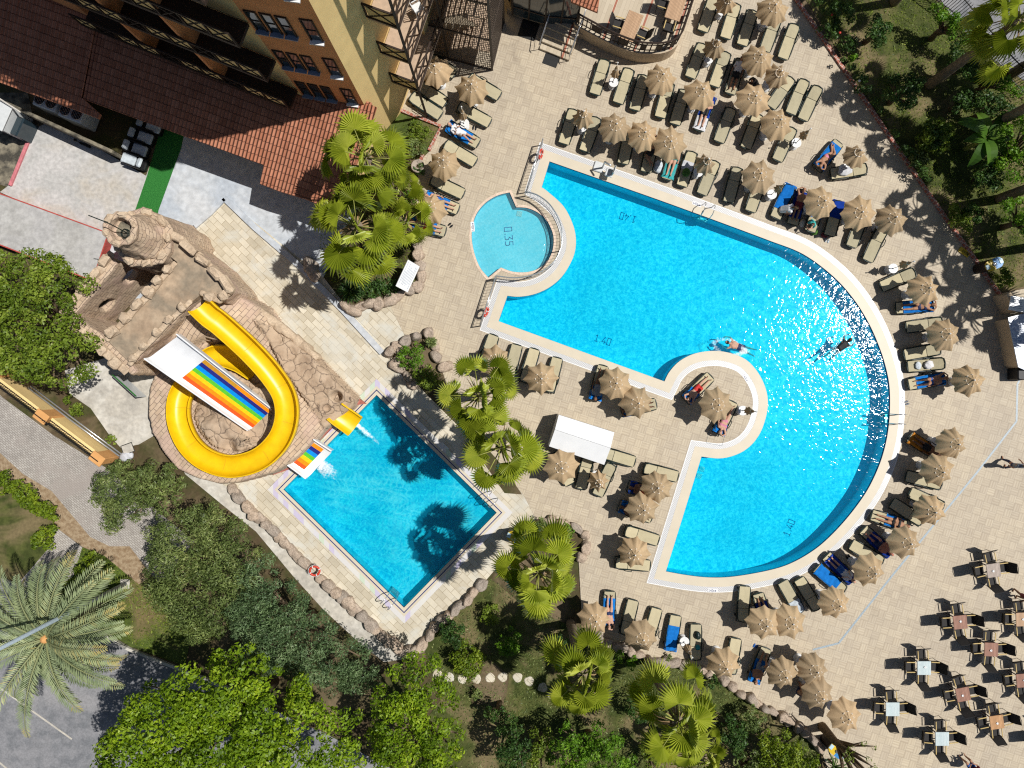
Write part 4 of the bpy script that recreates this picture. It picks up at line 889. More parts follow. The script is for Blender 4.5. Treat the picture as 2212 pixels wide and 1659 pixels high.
# ---------------- yellow flume
def trough(path, w, hgt, m, name, par, flare=.0, loc=None):
    pr = [(-w / 2 - .07, hgt - .02), (-w / 2 - .05, hgt + .02), (-w / 2, hgt + .02), (-w / 2 + .02, hgt * .75), (-w / 2 + .12, hgt * .28), (-w * .27, .06), (-w * .1, 0), (w * .1, 0), (w * .27, .06), (w / 2 - .12, hgt * .28), (w / 2 - .02, hgt * .75), (w / 2, hgt + .02), (w / 2 + .05, hgt + .02), (w / 2 + .07, hgt - .02)]
    pr2 = pr + [(w / 2 + .05, hgt * .3), (w * .28, -.04), (-w * .28, -.04), (-w / 2 - .05, hgt * .3)]
    vs = []; n = len(path); k = len(pr2)
    for i, p in enumerate(path):
        d = (path[min(i + 1, n - 1)] - path[max(i - 1, 0)]); d.z = 0; d.normalize(); s = Vector((d.y, -d.x, 0)); f = 1 + flare * i / (n - 1)
        for u, z in pr2: vs.append(p + s * u * f + Vector((0, 0, z)))
    b = MB().add(vs, [(i * k + j, i * k + (j + 1) % k, (i + 1) * k + (j + 1) % k, (i + 1) * k + j) for i in range(n - 1) for j in range(k)])
    if loc is not None: b.v = [v - loc for v in b.v]
    o = b.build(name, MATS[m], par, True); smooth_by_angle(o, 60); return o
ys_ = empty('yellow_slide', FLP[0]); tag(ys_, 'yellow curved water slide winding down the rock castle into the small pool', 'water slide')
trough(FLS, 1.04, .52, 'slide_yellow', 'flume', ys_, loc=FLP[0])
plain('flange_yellow', (.62, .36, .01), .5, .1)
for i in range(10, len(FLS) - 4, 13): trough([FLS[i] + Vector((0, 0, .006)), FLS[i].lerp(FLS[i + 1], .16) + Vector((0, 0, .006))], 1.07, .53, 'flange_yellow', 'joint_flange', ys_, loc=FLP[0])
EX = [P(726, 888, .62), P(736, 896, .52), P(752, 907, .40), P(770, 920, .32)]; trough(spline(EX, 4), 1.06, .36, 'slide_yellow', 'exit_chute', ys_, .06, FLP[0])
b = MB()
for i in range(8, len(FLS) - 4, 12):
    p = FLS[i]; b.tube([p - Vector((0, 0, .05)), Vector((p.x, p.y, -.05))], .09, 8)
b.v = [v - FLP[0] for v in b.v]; b.build('support_post', MATS['rock_red'], ys_)
# ---------------- rainbow slide
rs = empty('rainbow_slide', rb(0, .5)); tag(rs, 'wide rainbow striped water slide with white sides on the rock castle', 'water slide'); RO = rs.location
LC = [('lane_red', (.72, .09, .012)), ('lane_orange', (.80, .25, .005)), ('lane_yellow', (.80, .52, .006)), ('lane_green', (.10, .48, .03)), ('lane_blue', (.0, .24, .68)), ('lane_navy', (.015, .02, .19)), ('lane_gold', (.50, .25, .02))]
for n_, c in LC: plain(n_, c, .35, .12, 8, .4)
def slide_part(fn, t0, t1, nt, loc, par, u0, u1, lanes=True):
    ts = [t0 + (t1 - t0) * i / nt for i in range(nt + 1)]
    b = MB(); us = [0, .0, .035, .06, .12, 1 - .12, 1 - .06, 1 - .035, 1, 1]; zs = [-.1, .36, .36, .1, .0, .0, .1, .36, .36, -.1]; k = len(us)
    b.add([fn(t, u) + Vector((0, 0, z)) - loc for t in ts for u, z in zip(us, zs)], [(i * k + j, i * k + j + 1, (i + 1) * k + j + 1, (i + 1) * k + j) for i in range(nt) for j in range(k - 1)])
    o = b.build('slide_bed', MATS['slide_white'], par, True); smooth_by_angle(o, 50); return ts
slide_part(rb, -.02, 1, 26, RO, rs, 0, 1)
for i, (n_, c) in enumerate(LC):
    u0, u1 = .125 + .75 * i / 7, .125 + .75 * (i + 1) / 7; ts = [.29 + .71 * k / 20 for k in range(21)]; b = MB()
    b.strip([rb(t, u0) + Vector((0, 0, .012)) - RO for t in ts], [rb(t, u1) + Vector((0, 0, .012)) - RO for t in ts]); b.m = [1 if (i == 6 and k > 9) else 0 for k in range(20)]
    b.build('slide_lane', [MATS[n_], MATS['lane_orange']], rs)
def rx(t, u):
    z = .72 - .40 * t + .10 * t * t; L = Vector((625, 1004)).lerp(Vector((664, 1033)), t); Rr = Vector((682, 947)).lerp(Vector((721, 972)), t); q = L.lerp(Rr, u); return P(q.x, q.y, z)
slide_part(rx, 0, 1, 10, RO, rs, 0, 1)
for i, (n_, c) in enumerate(LC):
    u0, u1 = .125 + .75 * i / 7, .125 + .75 * (i + 1) / 7; ts = [.04 + .6 * k / 6 for k in range(7)]; b = MB()
    b.strip([rx(t, u0) + Vector((0, 0, .012)) - RO for t in ts], [rx(t, u1) + Vector((0, 0, .012)) - RO for t in ts]); b.build('slide_lane', MATS['lane_orange' if i == 6 else n_], rs)
# ---------------- splash water
t = NT('foam'); at = t.n('Attribute', attribute_name='dens').outputs['Fac']; co = t.pos(); nz = t.math('MULTIPLY_ADD', t.noise(co, 9, 5, .7), .75, t.math('MULTIPLY', t.noise(co, 2.5, 3), .5)); al = t.math('MULTIPLY', t.math('SUBTRACT', t.math('ADD', nz, at), 1.0), 3.2, clamp=True)
d_ = t.n('BsdfPrincipled', {'Base Color': (.84, .89, .92, 1), 'Roughness': .6}); tr_ = t.n('BsdfTransparent'); mx = t.n('MixShader', {0: t.math('MULTIPLY', al, .9)}); t.t.links.new(tr_.outputs[0], mx.inputs[1]); t.t.links.new(d_.outputs[0], mx.inputs[2]); t.t.links.new(mx.outputs[0], t.out.inputs[0]); MATS['foam'] = t.m
def foam(name, cx, cy_, ang, L, W, lab, dens, seed, z=-.05, ht=.10):
    n, m = 40, 26; r = np.random.default_rng(seed); c = P(cx, cy_); d = Vector((math.cos(ang), math.sin(ang), 0)); s = Vector((-d.y, d.x, 0)); b = MB(); vals = []
    for i in range(n + 1):
        for j in range(m + 1):
            u, v = i / n, j / m * 2 - 1; p = c + d * u * L + s * v * W * (.55 + .6 * u); k = dens(u, v); vals.append(k); b.v.append(Vector((p.x, p.y, z + ht * max(0, k) * r.random())))
    b.f = [[i * (m + 1) + j, (i + 1) * (m + 1) + j, (i + 1) * (m + 1) + j + 1, i * (m + 1) + j + 1] for i in range(n) for j in range(m)]; b.m = [0] * len(b.f); o = b.build(name, MATS['foam'], None, True); a = o.data.attributes.new('dens', 'FLOAT', 'POINT'); a.data.foreach_set('value', vals); tag(o, lab, 'splash', kind='stuff')
jet = lambda u, v: .85 * (1 - u) ** .7 * max(0, 1 - abs(v) ** 1.5 * 1.3) - .05
foam('splash_water', 768, 915, R(-40), 2.5, .42, 'white splash where the yellow slide pours into the small pool', jet, 1)
foam('splash_water', 692, 1003, R(-38), 1.9, .85, 'white splash at the foot of the rainbow slide in the small pool', lambda u, v: .72 * (1 - u) ** .8 * max(0, 1 - abs(v) ** 2.5) - .02, 2)
# ================================================================= hotel building
plain('wall_brown', (.76, .335, .14), .85, .12, 1.2, .15, bump=.1); plain('wall_yellow', (.86, .63, .29), .85, .08, 1.0, .15); plain('wall_orange', (.64, .33, .12), .85, .12, 1.5)
plain('timber_dark', (.035, .022, .016), .6, .3, 8); plain('glass_dark', (.02, .035, .045), .08, .1, 2, .8); plain('sill_blue', (.22, .27, .36), .5, .1); plain('metal_white', (.60, .62, .62), .35, .06); plain('steel', (.55, .56, .57), .25, .1, 4, .5, .7)
plain('balcony_floor', (.46, .34, .24), .7, .1); plain('timber_warm', (.50, .29, .11), .5, .2, 9); plain('iron_black', (.012, .012, .013), .5, .2); plain('beige_wall', (.50, .39, .27), .8, .12, 2); plain('lattice_brown', (.055, .04, .03), .55, .2)
A_, B_, C_ = Vector((-7.04, 13.3, 0)), Vector((-8.15, 13.45, 0)), Vector((-10.05, 13.8, 0)); L_, E_, F_ = Vector((-19.7, 17.7, 0)), Vector((-5.98, 14.5, 0)), Vector((-4.5, 18.6, 0)); HT = 16.8
hotel = empty('hotel_building', (A_.x, A_.y, 0)); tag(hotel, 'brown and yellow hotel block with narrow windows and dark timber balconies', 'building'); HO_ = Vector((A_.x, A_.y, 0))
def hp(b, name, m, par=None, smooth=False):
    b.v = [v - HO_ for v in b.v]; return b.build(name, m, par or hotel, smooth)
def vwall(name, pts, z0, z1, m):
    b = MB()
    for a, e in zip(pts, pts[1:]): b.add([(a.x, a.y, z0), (e.x, e.y, z0), (e.x, e.y, z1), (a.x, a.y, z1)], [(0, 1, 2, 3)])
    return hp(b, name, MATS[m])
BK = [Vector((-6.5, 30, 0)), Vector((-24, 30, 0))]
vwall('brown_wall', [C_, B_, A_], 0, HT, 'wall_brown'); vwall('yellow_wall', [A_, E_], 0, HT, 'wall_yellow'); vwall('balcony_wall', [E_, F_, Vector((-2.0, 25.5, 0)), BK[0], BK[1]], 0, HT, 'wall_yellow'); vwall('balcony_wall', [L_, C_], 0, HT, 'wall_yellow')
T1, T2, T3 = Vector((-20.2, 17.55, 0)), Vector((-22.6, 18.6, 0)), Vector((-24, 23, 0)); vwall('brown_wall', [BK[1], T3, T2, T1, L_ + Vector((.15, .3, 0))], 0, HT, 'wall_brown')
b = MB(); b.sheet([A_, E_, F_, Vector((-2.0, 25.5, 0)), BK[0], BK[1], T3, T2, T1, L_, C_, B_], z=HT); hp(b, 'flat_roof', MATS['concrete'])
def window(a, e, u, z, w, h, sill='white_paint'):
    d = (e - a).normalized(); nn = Vector((d.y, -d.x, 0)); p = a.lerp(e, u); an = math.atan2(d.y, d.x); f = MB()
    for s in (-1, 1): f.box(p + d * s * (w / 2 + .025) + nn * .02 + Vector((0, 0, z)), (.05, .07, h + .1), an)
    f.box(p + nn * .02 + Vector((0, 0, z + h / 2 + .025)), (w, .07, .05), an); f.box(p + nn * .02 + Vector((0, 0, z)), (w, .03, .035), an)
    fo = hp(f, 'window', MATS['timber_dark']); g = MB(); g.box(p + nn * .004 + Vector((0, 0, z)), (w, .012, h), an); hp(g, 'pane', MATS['glass_dark'], fo)
    s = MB(); s.box(p + nn * .09 + Vector((0, 0, z - h / 2 - .045)), (w + .16, .2, .06), an); hp(s, 'sill', MATS[sill], fo)
for z in (4.95, 7.9, 10.95, 14.0):
    window(B_, A_, .52, z, .40, 1.5)
    for u in (.2, .5, .8): window(C_, B_, u, z, .36, 1.35, 'sill_blue')
def xrail(a, e, z0, z1, n, m='timber_dark', t=.07, panel=None):
    d = e - a; L = d.length; d = d.normalized(); an = math.atan2(d.y, d.x); b = MB()
    for z in (z0, z1): m_ = (a + e) / 2; b.box((m_.x, m_.y, z), (L + t, t, t), an)
    for i in range(n + 1): p = a.lerp(e, i / n); b.box((p.x, p.y, (z0 + z1) / 2), (t * .9, t * .9, z1 - z0), an)
    w = L / n
    for i in range(n):
        for s in (-1, 1):
            p = a.lerp(e, (i + .5) / n); b.tube([p - d * s * w / 2 + Vector((0, 0, z0 - p.z)), p + d * s * w / 2 + Vector((0, 0, z1 - p.z))], t * .38, 4)
    return b
nW = Vector((-.375, -.93, 0)).normalized(); nE = Vector((.94, -.34, 0)).normalized()
for k, z in enumerate((4.7, 7.7, 10.7, 13.7)):
    b = MB(); b.prism([C_ + nW * .05, C_ + nW * 1.0, L_ + nW * 1.0, L_ + nW * .05], z - .18, z); hp(b, 'balcony_slab', MATS['timber_dark'])
    hp(xrail(C_ + nW * 1.0, L_ + nW * 1.0, z + .1, z + 1.0, 10), 'balcony_railing', MATS['timber_dark'])
    for i in range(10):
        if i % 3 != 2: b = MB(); a = C_.lerp(L_, (i + .06) / 10) + nW * .97; e = C_.lerp(L_, (i + .94) / 10) + nW * .97; m_ = (a + e) / 2; b.box((m_.x, m_.y, z + .55), ((e - a).length, .02, .8), math.atan2((e - a).y, (e - a).x)); hp(b, 'railing_panel', MATS['wall_yellow'])
    for i in (1, 2): p = C_.lerp(L_, i / 3.0) + nW * .45; b = MB(); b.box((p.x, p.y, z + 1.3), (.18, .95, 2.6), math.atan2(nW.y, nW.x) + PI / 2); hp(b, 'dividing_wall', MATS['wall_brown'])
    zz = z - 1.5; e2 = F_ + Vector((2.0, 5.5, 0)); p0, p1 = E_ + nE * .06 + Vector((.1, .3, 0)), F_ + Vector((.9, 2.5, 0))
    b = MB(); b.prism([p0, p0 + nE * 1.35, p1 + nE * 1.35, p1], zz - .16, zz); hp(b, 'balcony_slab', MATS['balcony_floor']); hp(xrail(p0 + nE * 1.35, p1 + nE * 1.35, zz + .06, zz + 1.0, 5), 'balcony_railing', MATS['timber_dark']); hp(xrail(p0, p0 + nE * 1.35, zz + .06, zz + 1.0, 1), 'balcony_railing', MATS['timber_dark'])
    q0, q1 = p0 + nE * .06, p0 + nE * 1.28; m_ = (q0 + q1) / 2; b = MB(); b.box((m_.x, m_.y + .03, zz + .53), (1.2, .02, .86), math.atan2(nE.y, nE.x)); hp(b, 'railing_panel', MATS['wall_yellow'])
    m_ = p0.lerp(p1, .5); b = MB(); b.box((m_.x, m_.y, zz + 1.5), (.12, 1.3, 3.0), math.atan2((p1 - p0).y, (p1 - p0).x) + PI / 2); b.v = [v + nE * .65 for v in b.v]; hp(b, 'dividing_wall', MATS['wall_yellow'])
b = MB(); 
for t in (0, .5, 1): p = (E_ + Vector((.1, .3, 0))).lerp(F_ + Vector((.9, 2.5, 0)), t) + nE * 1.4; b.box((p.x, p.y, HT / 2), (.12, .12, HT), .3)
hp(b, 'balcony_post', MATS['timber_dark'])
# tiled lower roof
def slab(pts, th):
    b = MB(); n = len(pts); low = [p - Vector((0, 0, th)) for p in pts]
    fl = [Vector((p.x, p.y, 0)) for p in pts]; fs = []
    for t in tessellate_polygon([fl]):
        t = list(t); a, c, d = (fl[k] for k in t)
        if (c - a).cross(d - a).z < 0: t = t[::-1]
        fs.append(tuple(t)); fs.append(tuple(n + k for k in t[::-1]))
    ar = sum(fl[i].x * fl[(i + 1) % n].y - fl[(i + 1) % n].x * fl[i].y for i in range(n))
    for i in range(n): j = (i + 1) % n; fs.append((n + i, n + j, j, i) if ar > 0 else (i, j, n + j, n + i))
    return b.add(list(pts) + low, fs)
wing = empty('restaurant_wing', P(450, 250)); tag(wing, 'low restaurant wing with a long clay tiled roof below the hotel', 'building'); WO = wing.location
def wp(b, name, m): b.v = [v - WO for v in b.v]; return b.build(name, m, wing)
def rz(x, y, zh=4.0, zl=3.05):               # roof height from the plan distance to the eave line
    d = ((x - 175) * -.343 + (y - 212) * .939); return zl + (zh - zl) * min(1.25, max(-.35, -d / 175))
RF = [(175, 212), (213, 25), (420, 97), (652, 178), (803, 222), (792, 276), (768, 352), (740, 462), (660, 430), (603, 413), (562, 397), (570, 356), (553, 350)]
wp(slab([P(x, y, rz(x, y)) for x, y in RF], .16), 'tiled_roof', MATS['rooftile'])
RL = [(-60, 153), (-60, -60), (110, -60), (211, 22), (174, 208), (217, 247), (212, 256), (179, 243), (0, 178)]
wp(slab([P(x, y, rz(x, y) + .06) for x, y in RL], .16), 'tiled_roof', MATS['rooftile'])
b = MB(); b.prism(PL([(-60, 95), (130, 165), (200, 195), (560, 322), (745, 385), (780, 270), (640, 210), (230, 60), (-60, -20)], 3.0), 0, 2.95); wp(b, 'wall', MATS['wall_yellow'])
b = MB(); pts = [P(x, y, rz(x, y) + .08) for x, y in ((792, 276), (768, 352), (740, 462))]; b.tube(pts, .11, 8); wp(b, 'ridge_tile', MATS['rooftile']); b = MB(); pts = [P(x, y, rz(x, y) + .1) for x, y in ((211, 25), (174, 210))]; b.tube(pts, .07, 8); wp(b, 'ridge_tile', MATS['rooftile'])
b = slab([P(548, -30, 10.4), P(597, -25, 10.4), P(578, 30, 9.9), P(552, 22, 9.9)], .12); hp(b, 'small_tiled_roof', MATS['rooftile'])
b = slab([P(775, 252, 4.0), P(797, 224, 4.3), P(814, 232, 4.3), P(798, 280, 3.9)], .1); hp(b, 'small_tiled_roof', MATS['rooftile'])
# ---------------- lattice cage round the outside stair
cage = empty('stair_cage', P(1063, 152)); tag(cage, 'tall dark metal lattice cage around an outside staircase', 'stair cage'); GO = cage.location
c0, c1, c2 = P(925, 118), P(1063, 152), P(1088, 50); CH = 10.0; c3 = c0 + (c2 - c1)
def cg(b, name, m): b.v = [v - GO for v in b.v]; return b.build(name, MATS[m], cage)
b = MB()
for a, e, st, hz in ((c0, c1, .115, 0), (c1, c2, .115, .16), (c2, c3, .115, .3)):
    n = int((e - a).length / st)
    for i in range(n + 1): p = a.lerp(e, i / n); b.box((p.x, p.y, CH / 2), (.022, .022, CH), math.atan2((e - a).y, (e - a).x))
    if hz:
        k = int(CH / hz); an = math.atan2((e - a).y, (e - a).x); m_ = (a + e) / 2
        for i in range(k): b.box((m_.x, m_.y, .1 + i * hz), ((e - a).length, .016, .022), an)
cg(b, 'lattice', 'lattice_brown'); b = MB()
for p in (c0, c1, c2): b.box((p.x, p.y, CH / 2), (.1, .1, CH), .25)
for z in (.08, 3.2, 6.4, 9.6):
    for a, e in ((c0, c1), (c1, c2)): m_ = (a + e) / 2; b.box((m_.x, m_.y, z), ((e - a).length, .06, .1), math.atan2((e - a).y, (e - a).x))
cg(b, 'frame', 'lattice_brown'); b = MB(); u = (c1 - c0).normalized(); v = (c2 - c1).normalized(); an = math.atan2(u.y, u.x)
for fl in range(3):
    z0 = fl * 3.2
    for s in range(8): p = c0 + u * (.5 + s * .28) + v * .75; b.box((p.x, p.y, z0 + .2 + s * .2), (.3, 1.1, .06), an)
    p = c0 + u * 2.95 + v * 1.25; b.box((p.x, p.y, z0 + 1.7), (.9, 2.3, .1), an)
    for s in range(8): p = c0 + u * (2.45 - s * .28) + v * 1.85; b.box((p.x, p.y, z0 + 1.8 + s * .18), (.3, 1.1, .06), an)
    p = c0 + u * .3 + v * 1.25; b.box((p.x, p.y, z0 + 3.2), (.8, 2.3, .1), an)
cg(b, 'stair_flight', 'balcony_floor')
# ---------------- raised terrace
def terrace_mat():
    t = NT('terrace_stone'); s = t.n('SeparateXYZ', {0: t.rot(t.pos(), R(20))}); f = t.math('FRACT', t.math('DIVIDE', s.outputs[0], 1.75)); g = t.math('LESS_THAN', f, .06)
    br = t.n('TexBrick', {'Vector': t.rot(t.pos(), R(20 + 90)), 'Color1': (.54, .46, .34, 1), 'Color2': (.45, .375, .27, 1), 'Mortar': (.34, .28, .2, 1), 'Scale': 1.0, 'Mortar Size': .006, 'Brick Width': 1.1, 'Row Height': .2})
    t.bsdf(t.mix(g, br.outputs[0], (.34, .12, .07)), .5, spec=.4); MATS['terrace_stone'] = t.m
terrace_mat()
TZ = 1.0
TER = [(1238, 74), (1251, 82), (1310, 113), (1360, 132), (1394, 136), (1428, 133), (1454, 117), (1467, 85), (1481, 42), (1497, -6), (1520, -90), (1180, -90), (1215, 0)]
ter = empty('raised_terrace', P(1360, 40)); tag(ter, 'raised dining terrace with a curved beige wall and dark timber railing', 'terrace'); TO = ter.location
def tp(b, name, m, smooth=False): b.v = [v - TO for v in b.v]; return b.build(name, m if not isinstance(m, str) else MATS[m], ter, smooth)
tq = PL(TER); tcv = spline(tq[:10], 3) + tq[10:]
b = MB(); b.prism(tcv, -.02, TZ - .01); tp(b, 'wall', 'beige_wall'); b = MB(); b.sheet(offset(ccw(tcv), -.03), z=TZ); tp(b, 'floor', 'terrace_stone')
rail = offset(ccw(tcv), -.1); rail = [p for p in rail if p.y < P(0, -30).y and P(1240, 0).x - .1 < p.x]
rail = sorted(rail, key=lambda p: math.atan2(p.y - TO.y - 4, p.x - TO.x)); b = MB(); pn = MB()
b.tube([Vector((p.x, p.y, TZ + .95)) for p in rail], .05, 6); b.tube([Vector((p.x, p.y, TZ + .72)) for p in rail], .03, 5); b.tube([Vector((p.x, p.y, TZ + .2)) for p in rail], .03, 5)
acc = 0
for i, (a, e) in enumerate(zip(rail, rail[1:])):
    d = (e - a).length; k = max(1, round(d / .28))
    for j in range(k): p = a.lerp(e, j / k); b.box((p.x, p.y, TZ + .47), (.05, .05, .95), math.atan2((e - a).y, (e - a).x))
    if i % 3 == 1: m_ = (a + e) / 2; pn.box((m_.x, m_.y, TZ + .47), (min(.5, d), .03, .42), math.atan2((e - a).y, (e - a).x))
tp(b, 'railing', 'timber_dark'); tp(pn, 'railing_panel', 'timber_dark')
# stairs with handrails, glazed entrance
stp = empty('entrance_steps', P(1210, 85)); tag(stp, 'stone entrance steps with steel handrails beside the raised terrace', 'steps'); SO = stp.location
s_dir = (P(1197, 120) - P(1226, 48)); Ls = s_dir.length; s_dir = s_dir.normalized(); s_w = Vector((-s_dir.y, s_dir.x, 0)); an = math.atan2(s_dir.y, s_dir.x); b = MB()
for i in range(6): c = P(1226, 48) + s_dir * (i + .5) * Ls / 6; b.bbox((c.x - SO.x, c.y - SO.y, (.9 - i * .15) / 2), (Ls / 6 + .03, 1.72, .9 - i * .15), .015, an)
b.build('step', MATS['terrace_stone'], stp)
for s in (-1, 1):
    b = MB(); q = [P(1226, 48) + s_w * s * .84 + Vector((0, 0, 1.8)) - SO, P(1197, 120) + s_w * s * .84 + Vector((0, 0, .95)) - SO]; b.tube([q[0] - s_dir * .4, q[0], q[1], q[1] + s_dir * .1 - Vector((0, 0, .2))], .024, 6); b.tube([q[0] - Vector((0, 0, .4)), q[1] - Vector((0, 0, .4))], .014, 5)
    for t in (0, .33, .66, 1): p = q[0].lerp(q[1], t); b.tube([p, p - Vector((0, 0, .92))], .018, 5)
    b.build('handrail', MATS['steel'], stp, True)
ent = empty('glazed_entrance', P(1150, 0)); tag(ent, 'dark glazed restaurant entrance behind the stone steps', 'entrance'); EO = ent.location
b = MB(); q = PL([(1060, -90), (1095, 18), (1130, 30), (1190, 48), (1258, 76), (1262, 20), (1290, -90)], .5); b.prism(q, -.02, .5); b.v = [v - EO for v in b.v]; b.build('plinth', MATS['beige_wall'], ent)
b = MB(); q = PL([(1085, -90), (1107, 2), (1180, 24), (1250, 30), (1262, -90)], 1.8); b.prism(q, .5, 3.2); b.v = [v - EO for v in b.v]; b.build('glass_wall', MATS['glass_dark'], ent); b = MB()
for a, e in zip(q, q[1:]):
    n = max(1, round((e - a).length / .8))
    for i in range(n + 1): p = a.lerp(e, i / n); b.box((p.x, p.y, 1.85), (.08, .08, 2.72), math.atan2((e - a).y, (e - a).x))
    for z in (1.3, 3.2): m_ = (a + e) / 2; b.box((m_.x, m_.y, z), ((e - a).length, .07, .08), math.atan2((e - a).y, (e - a).x))
b.v = [v - EO for v in b.v]; b.build('glazing_bar', MATS['timber_dark'], ent)
b = slab([P(1225, -40, 3.5), P(1300, -40, 3.5), P(1291, 27, 3.1), P(1234, 4, 3.1)], .12); b.v = [v - EO for v in b.v]; b.build('tiled_canopy', MATS['rooftile'], ent)
def mat_(x, y, w, h, deg, lab):
    o = MB().bbox((0, 0, .012), (w, h, .016), .03).build('door_mat', MATS['rubber']); p = P(x, y); o.location = (p.x, p.y, 0); o.rotation_euler = (0, 0, R(deg)); tag(o, lab, 'mat', 'door mats by the entrance steps')
plain('mat_navy', (.05, .06, .09), .9, .2, 20)
mat_(1142, 65, .95, 1.0, -18, 'large dark mat in the shade left of the entrance steps'); mat_(1190, 131, .8, .6, -20, 'grey mat in the sun at the foot of the entrance steps')
# ================================================================= small yard left of the castle
gs = empty('grey_roof_slab', P(110, 510)); tag(gs, 'flat grey roof slab with red painted edges left of the castle', 'roof'); b = MB(); q = ccw(PL([(-60, 398), (0, 417), (236, 503), (201, 608), (0, 530), (-60, 512)], .55)); b.prism(offset(q, -.03), -.05, .54); b.v = [v - gs.location for v in b.v]; b.build('slab', MATS['grey_screed'], gs)
b = MB(); b.ring(offset(q, -.06), q, .56); b.ring(q, q, .56, -.05); b.v = [v - gs.location for v in b.v]; b.build('painted_edge', MATS['red_paint'], gs)
def aircon(x, y, deg, lab):
    r = empty('air_conditioner', P(x, y), R(deg)); tag(r, lab, 'air conditioner', 'air conditioners under the roof edge'); MB().bbox((0, 0, .75), (1.25, .75, 1.3), .04).build('casing', MATS['metal_white'], r)
    for s in (-1, 1):
        g = MB(); g.tube([(.28 * math.cos(a) + s * .31, .28 * math.sin(a), 1.42) for a in [2 * PI * k / 20 for k in range(20)]], .02, 5, closed=True)
        for k in range(-3, 4): h_ = math.sqrt(max(0, .28 ** 2 - (k * .08) ** 2)); g.box((s * .31 + k * .08, 0, 1.42), (.012, 2 * h_, .012))
        go = g.build('fan_grille', MATS['steel'], r); MB().lathe([(.27, 1.402), (.0, 1.403)], 20, (s * .31, 0, 0)).build('fan_opening_shade', MATS['hole_shade'], go)  # flat near-black disc painted as the darkness inside the fan well
    for s in (-1, 1): MB().box((s * .5, 0, .05), (.08, .7, .1)).build('foot', MATS['iron_black'], r)
aircon(137, 242, -20, 'white air conditioner, left of the two under the roof edge'); aircon(190, 265, -20, 'white air conditioner, right of the two under the roof edge')
def armchair(x, y, deg, lab):
    r = empty('lounge_chair', P(x, y), R(deg)); tag(r, lab, 'lounge chair', 'black lounge chairs by the artificial turf'); MB().bbox((0, 0, .17), (1.35, .62, .26), .06).build('frame', MATS['iron_black'], r); MB().bbox((.25, 0, .36), (.78, .54, .12), .06).build('seat_cushion', MATS['towel_pale'], r); MB().bbox((-.42, 0, .52), (.3, .5, .12), .05, 0, 0, .5).build('back_cushion', MATS['towel_pale'], r)
    for s in (-1, 1): MB().bbox((-.05, s * .3, .42), (.9, .07, .26), .02).build('armrest', MATS['iron_black'], r)
armchair(330, 276, -20, 'black lounge chair with pale cushions, half under the roof edge'); armchair(312, 299, -20, 'black lounge chair with pale cushions, second down beside the turf'); armchair(300, 325, -20, 'black lounge chair with pale cushions, third down beside the turf'); armchair(296, 352, 160, 'black lounge chair facing the other way, nearest the sunlit yard')
def boxwall(name, a, e, th, h, m, lab, cat):
    q0, q1 = P(*a), P(*e); d = q1 - q0; b = MB(); b.bbox((0, 0, h / 2), (d.length, th, h), .02); o = b.build(name, MATS[m]); o.location = (q0 + q1) / 2; o.rotation_euler = (0, 0, math.atan2(d.y, d.x)); return tag(o, lab, cat)
boxwall('yard_wall', (50, 243), (272, 345), .18, 1.3, 'mould', 'stained low wall between the air conditioners and the pale yard', 'wall'); boxwall('yard_kerb', (72, 285), (24, 402), .16, .12, 'pink_paint', 'pink painted kerb on the left side of the pale yard', 'kerb')
kb = empty('equipment_cabinet', P(48, 275), R(-24)); tag(kb, 'white metal equipment cabinet at the left corner of the pale yard', 'cabinet'); MB().bbox((-.15, 0, .8), (1.1, 1.3, 1.6), .03).build('casing', MATS['metal_white'], kb); MB().bbox((.62, -.1, .55), (.4, 1.0, 1.1), .02).build('glass_door', MATS['glass_dark'], kb); MB().bbox((-.15, 0, 1.63), (1.2, 1.4, .05), .02).build('lid', MATS['metal_white'], kb)
b = MB(); b.tube([P(0, 214, 1.8), P(45, 243, 1.7)], .05, 6); tag(b.build('drain_pipe', MATS['pole_paint']), 'thin pale pipe crossing the dark corner at the left edge', 'pipe')
b = MB(); b.tube([(0, 0, 0), (.0, 0, .5)], .03, 6); b.ball((0, 0, .56), .09, 8, 6); b.box((.25, -.1, .1), (.5, .12, .2), -.4); o = tag(b.build('yard_pump', MATS['iron_black'], None, True), 'small black and white pump on the pale yard', 'pump'); o.location = P(177, 311)
# ================================================================= roadside wall with fence
wl = empty('roadside_wall', P(150, 910)); tag(wl, 'yellow boundary wall with orange pillars and black spear fence beside the brick pavement', 'wall'); RWO = wl.location; a, e = P(18, 815), P(250, 990); d = e - a; an = math.atan2(d.y, d.x); m_ = (a + e) / 2
b = MB(); b.box((m_.x - RWO.x, m_.y - RWO.y, .45), (d.length, .22, 1.0), an); b.build('wall', MATS['wall_yellow'], wl); b = MB(); b.box((m_.x - RWO.x, m_.y - RWO.y, .97), (d.length, .26, .05), an); b.build('coping', MATS['wall_yellow'], wl)
for t in (-.02, .47, .97): p = a.lerp(e, t) - RWO; b = MB(); b.bbox((p.x, p.y, .65), (.62, .42, 1.4), .03, an); b.bbox((p.x, p.y, 1.38), (.74, .54, .1), .03, an); b.build('pillar', MATS['wall_orange'], wl)
b = MB(); n = 64
for i in range(n + 1):
    t = i / n
    if min(abs(t - .47), abs(t), abs(t - .97)) > .035: p = a.lerp(e, t) - RWO; b.tube([p + Vector((0, 0, 1.0)), p + Vector((0, 0, 1.7)), p + Vector((0, 0, 1.82))], [.014, .014, .003], 4)
for z in (1.08, 1.58): b.box((m_.x - RWO.x, m_.y - RWO.y, z), (d.length, .04, .035), an)
b.build('spear_fence', MATS['iron_black'], wl)
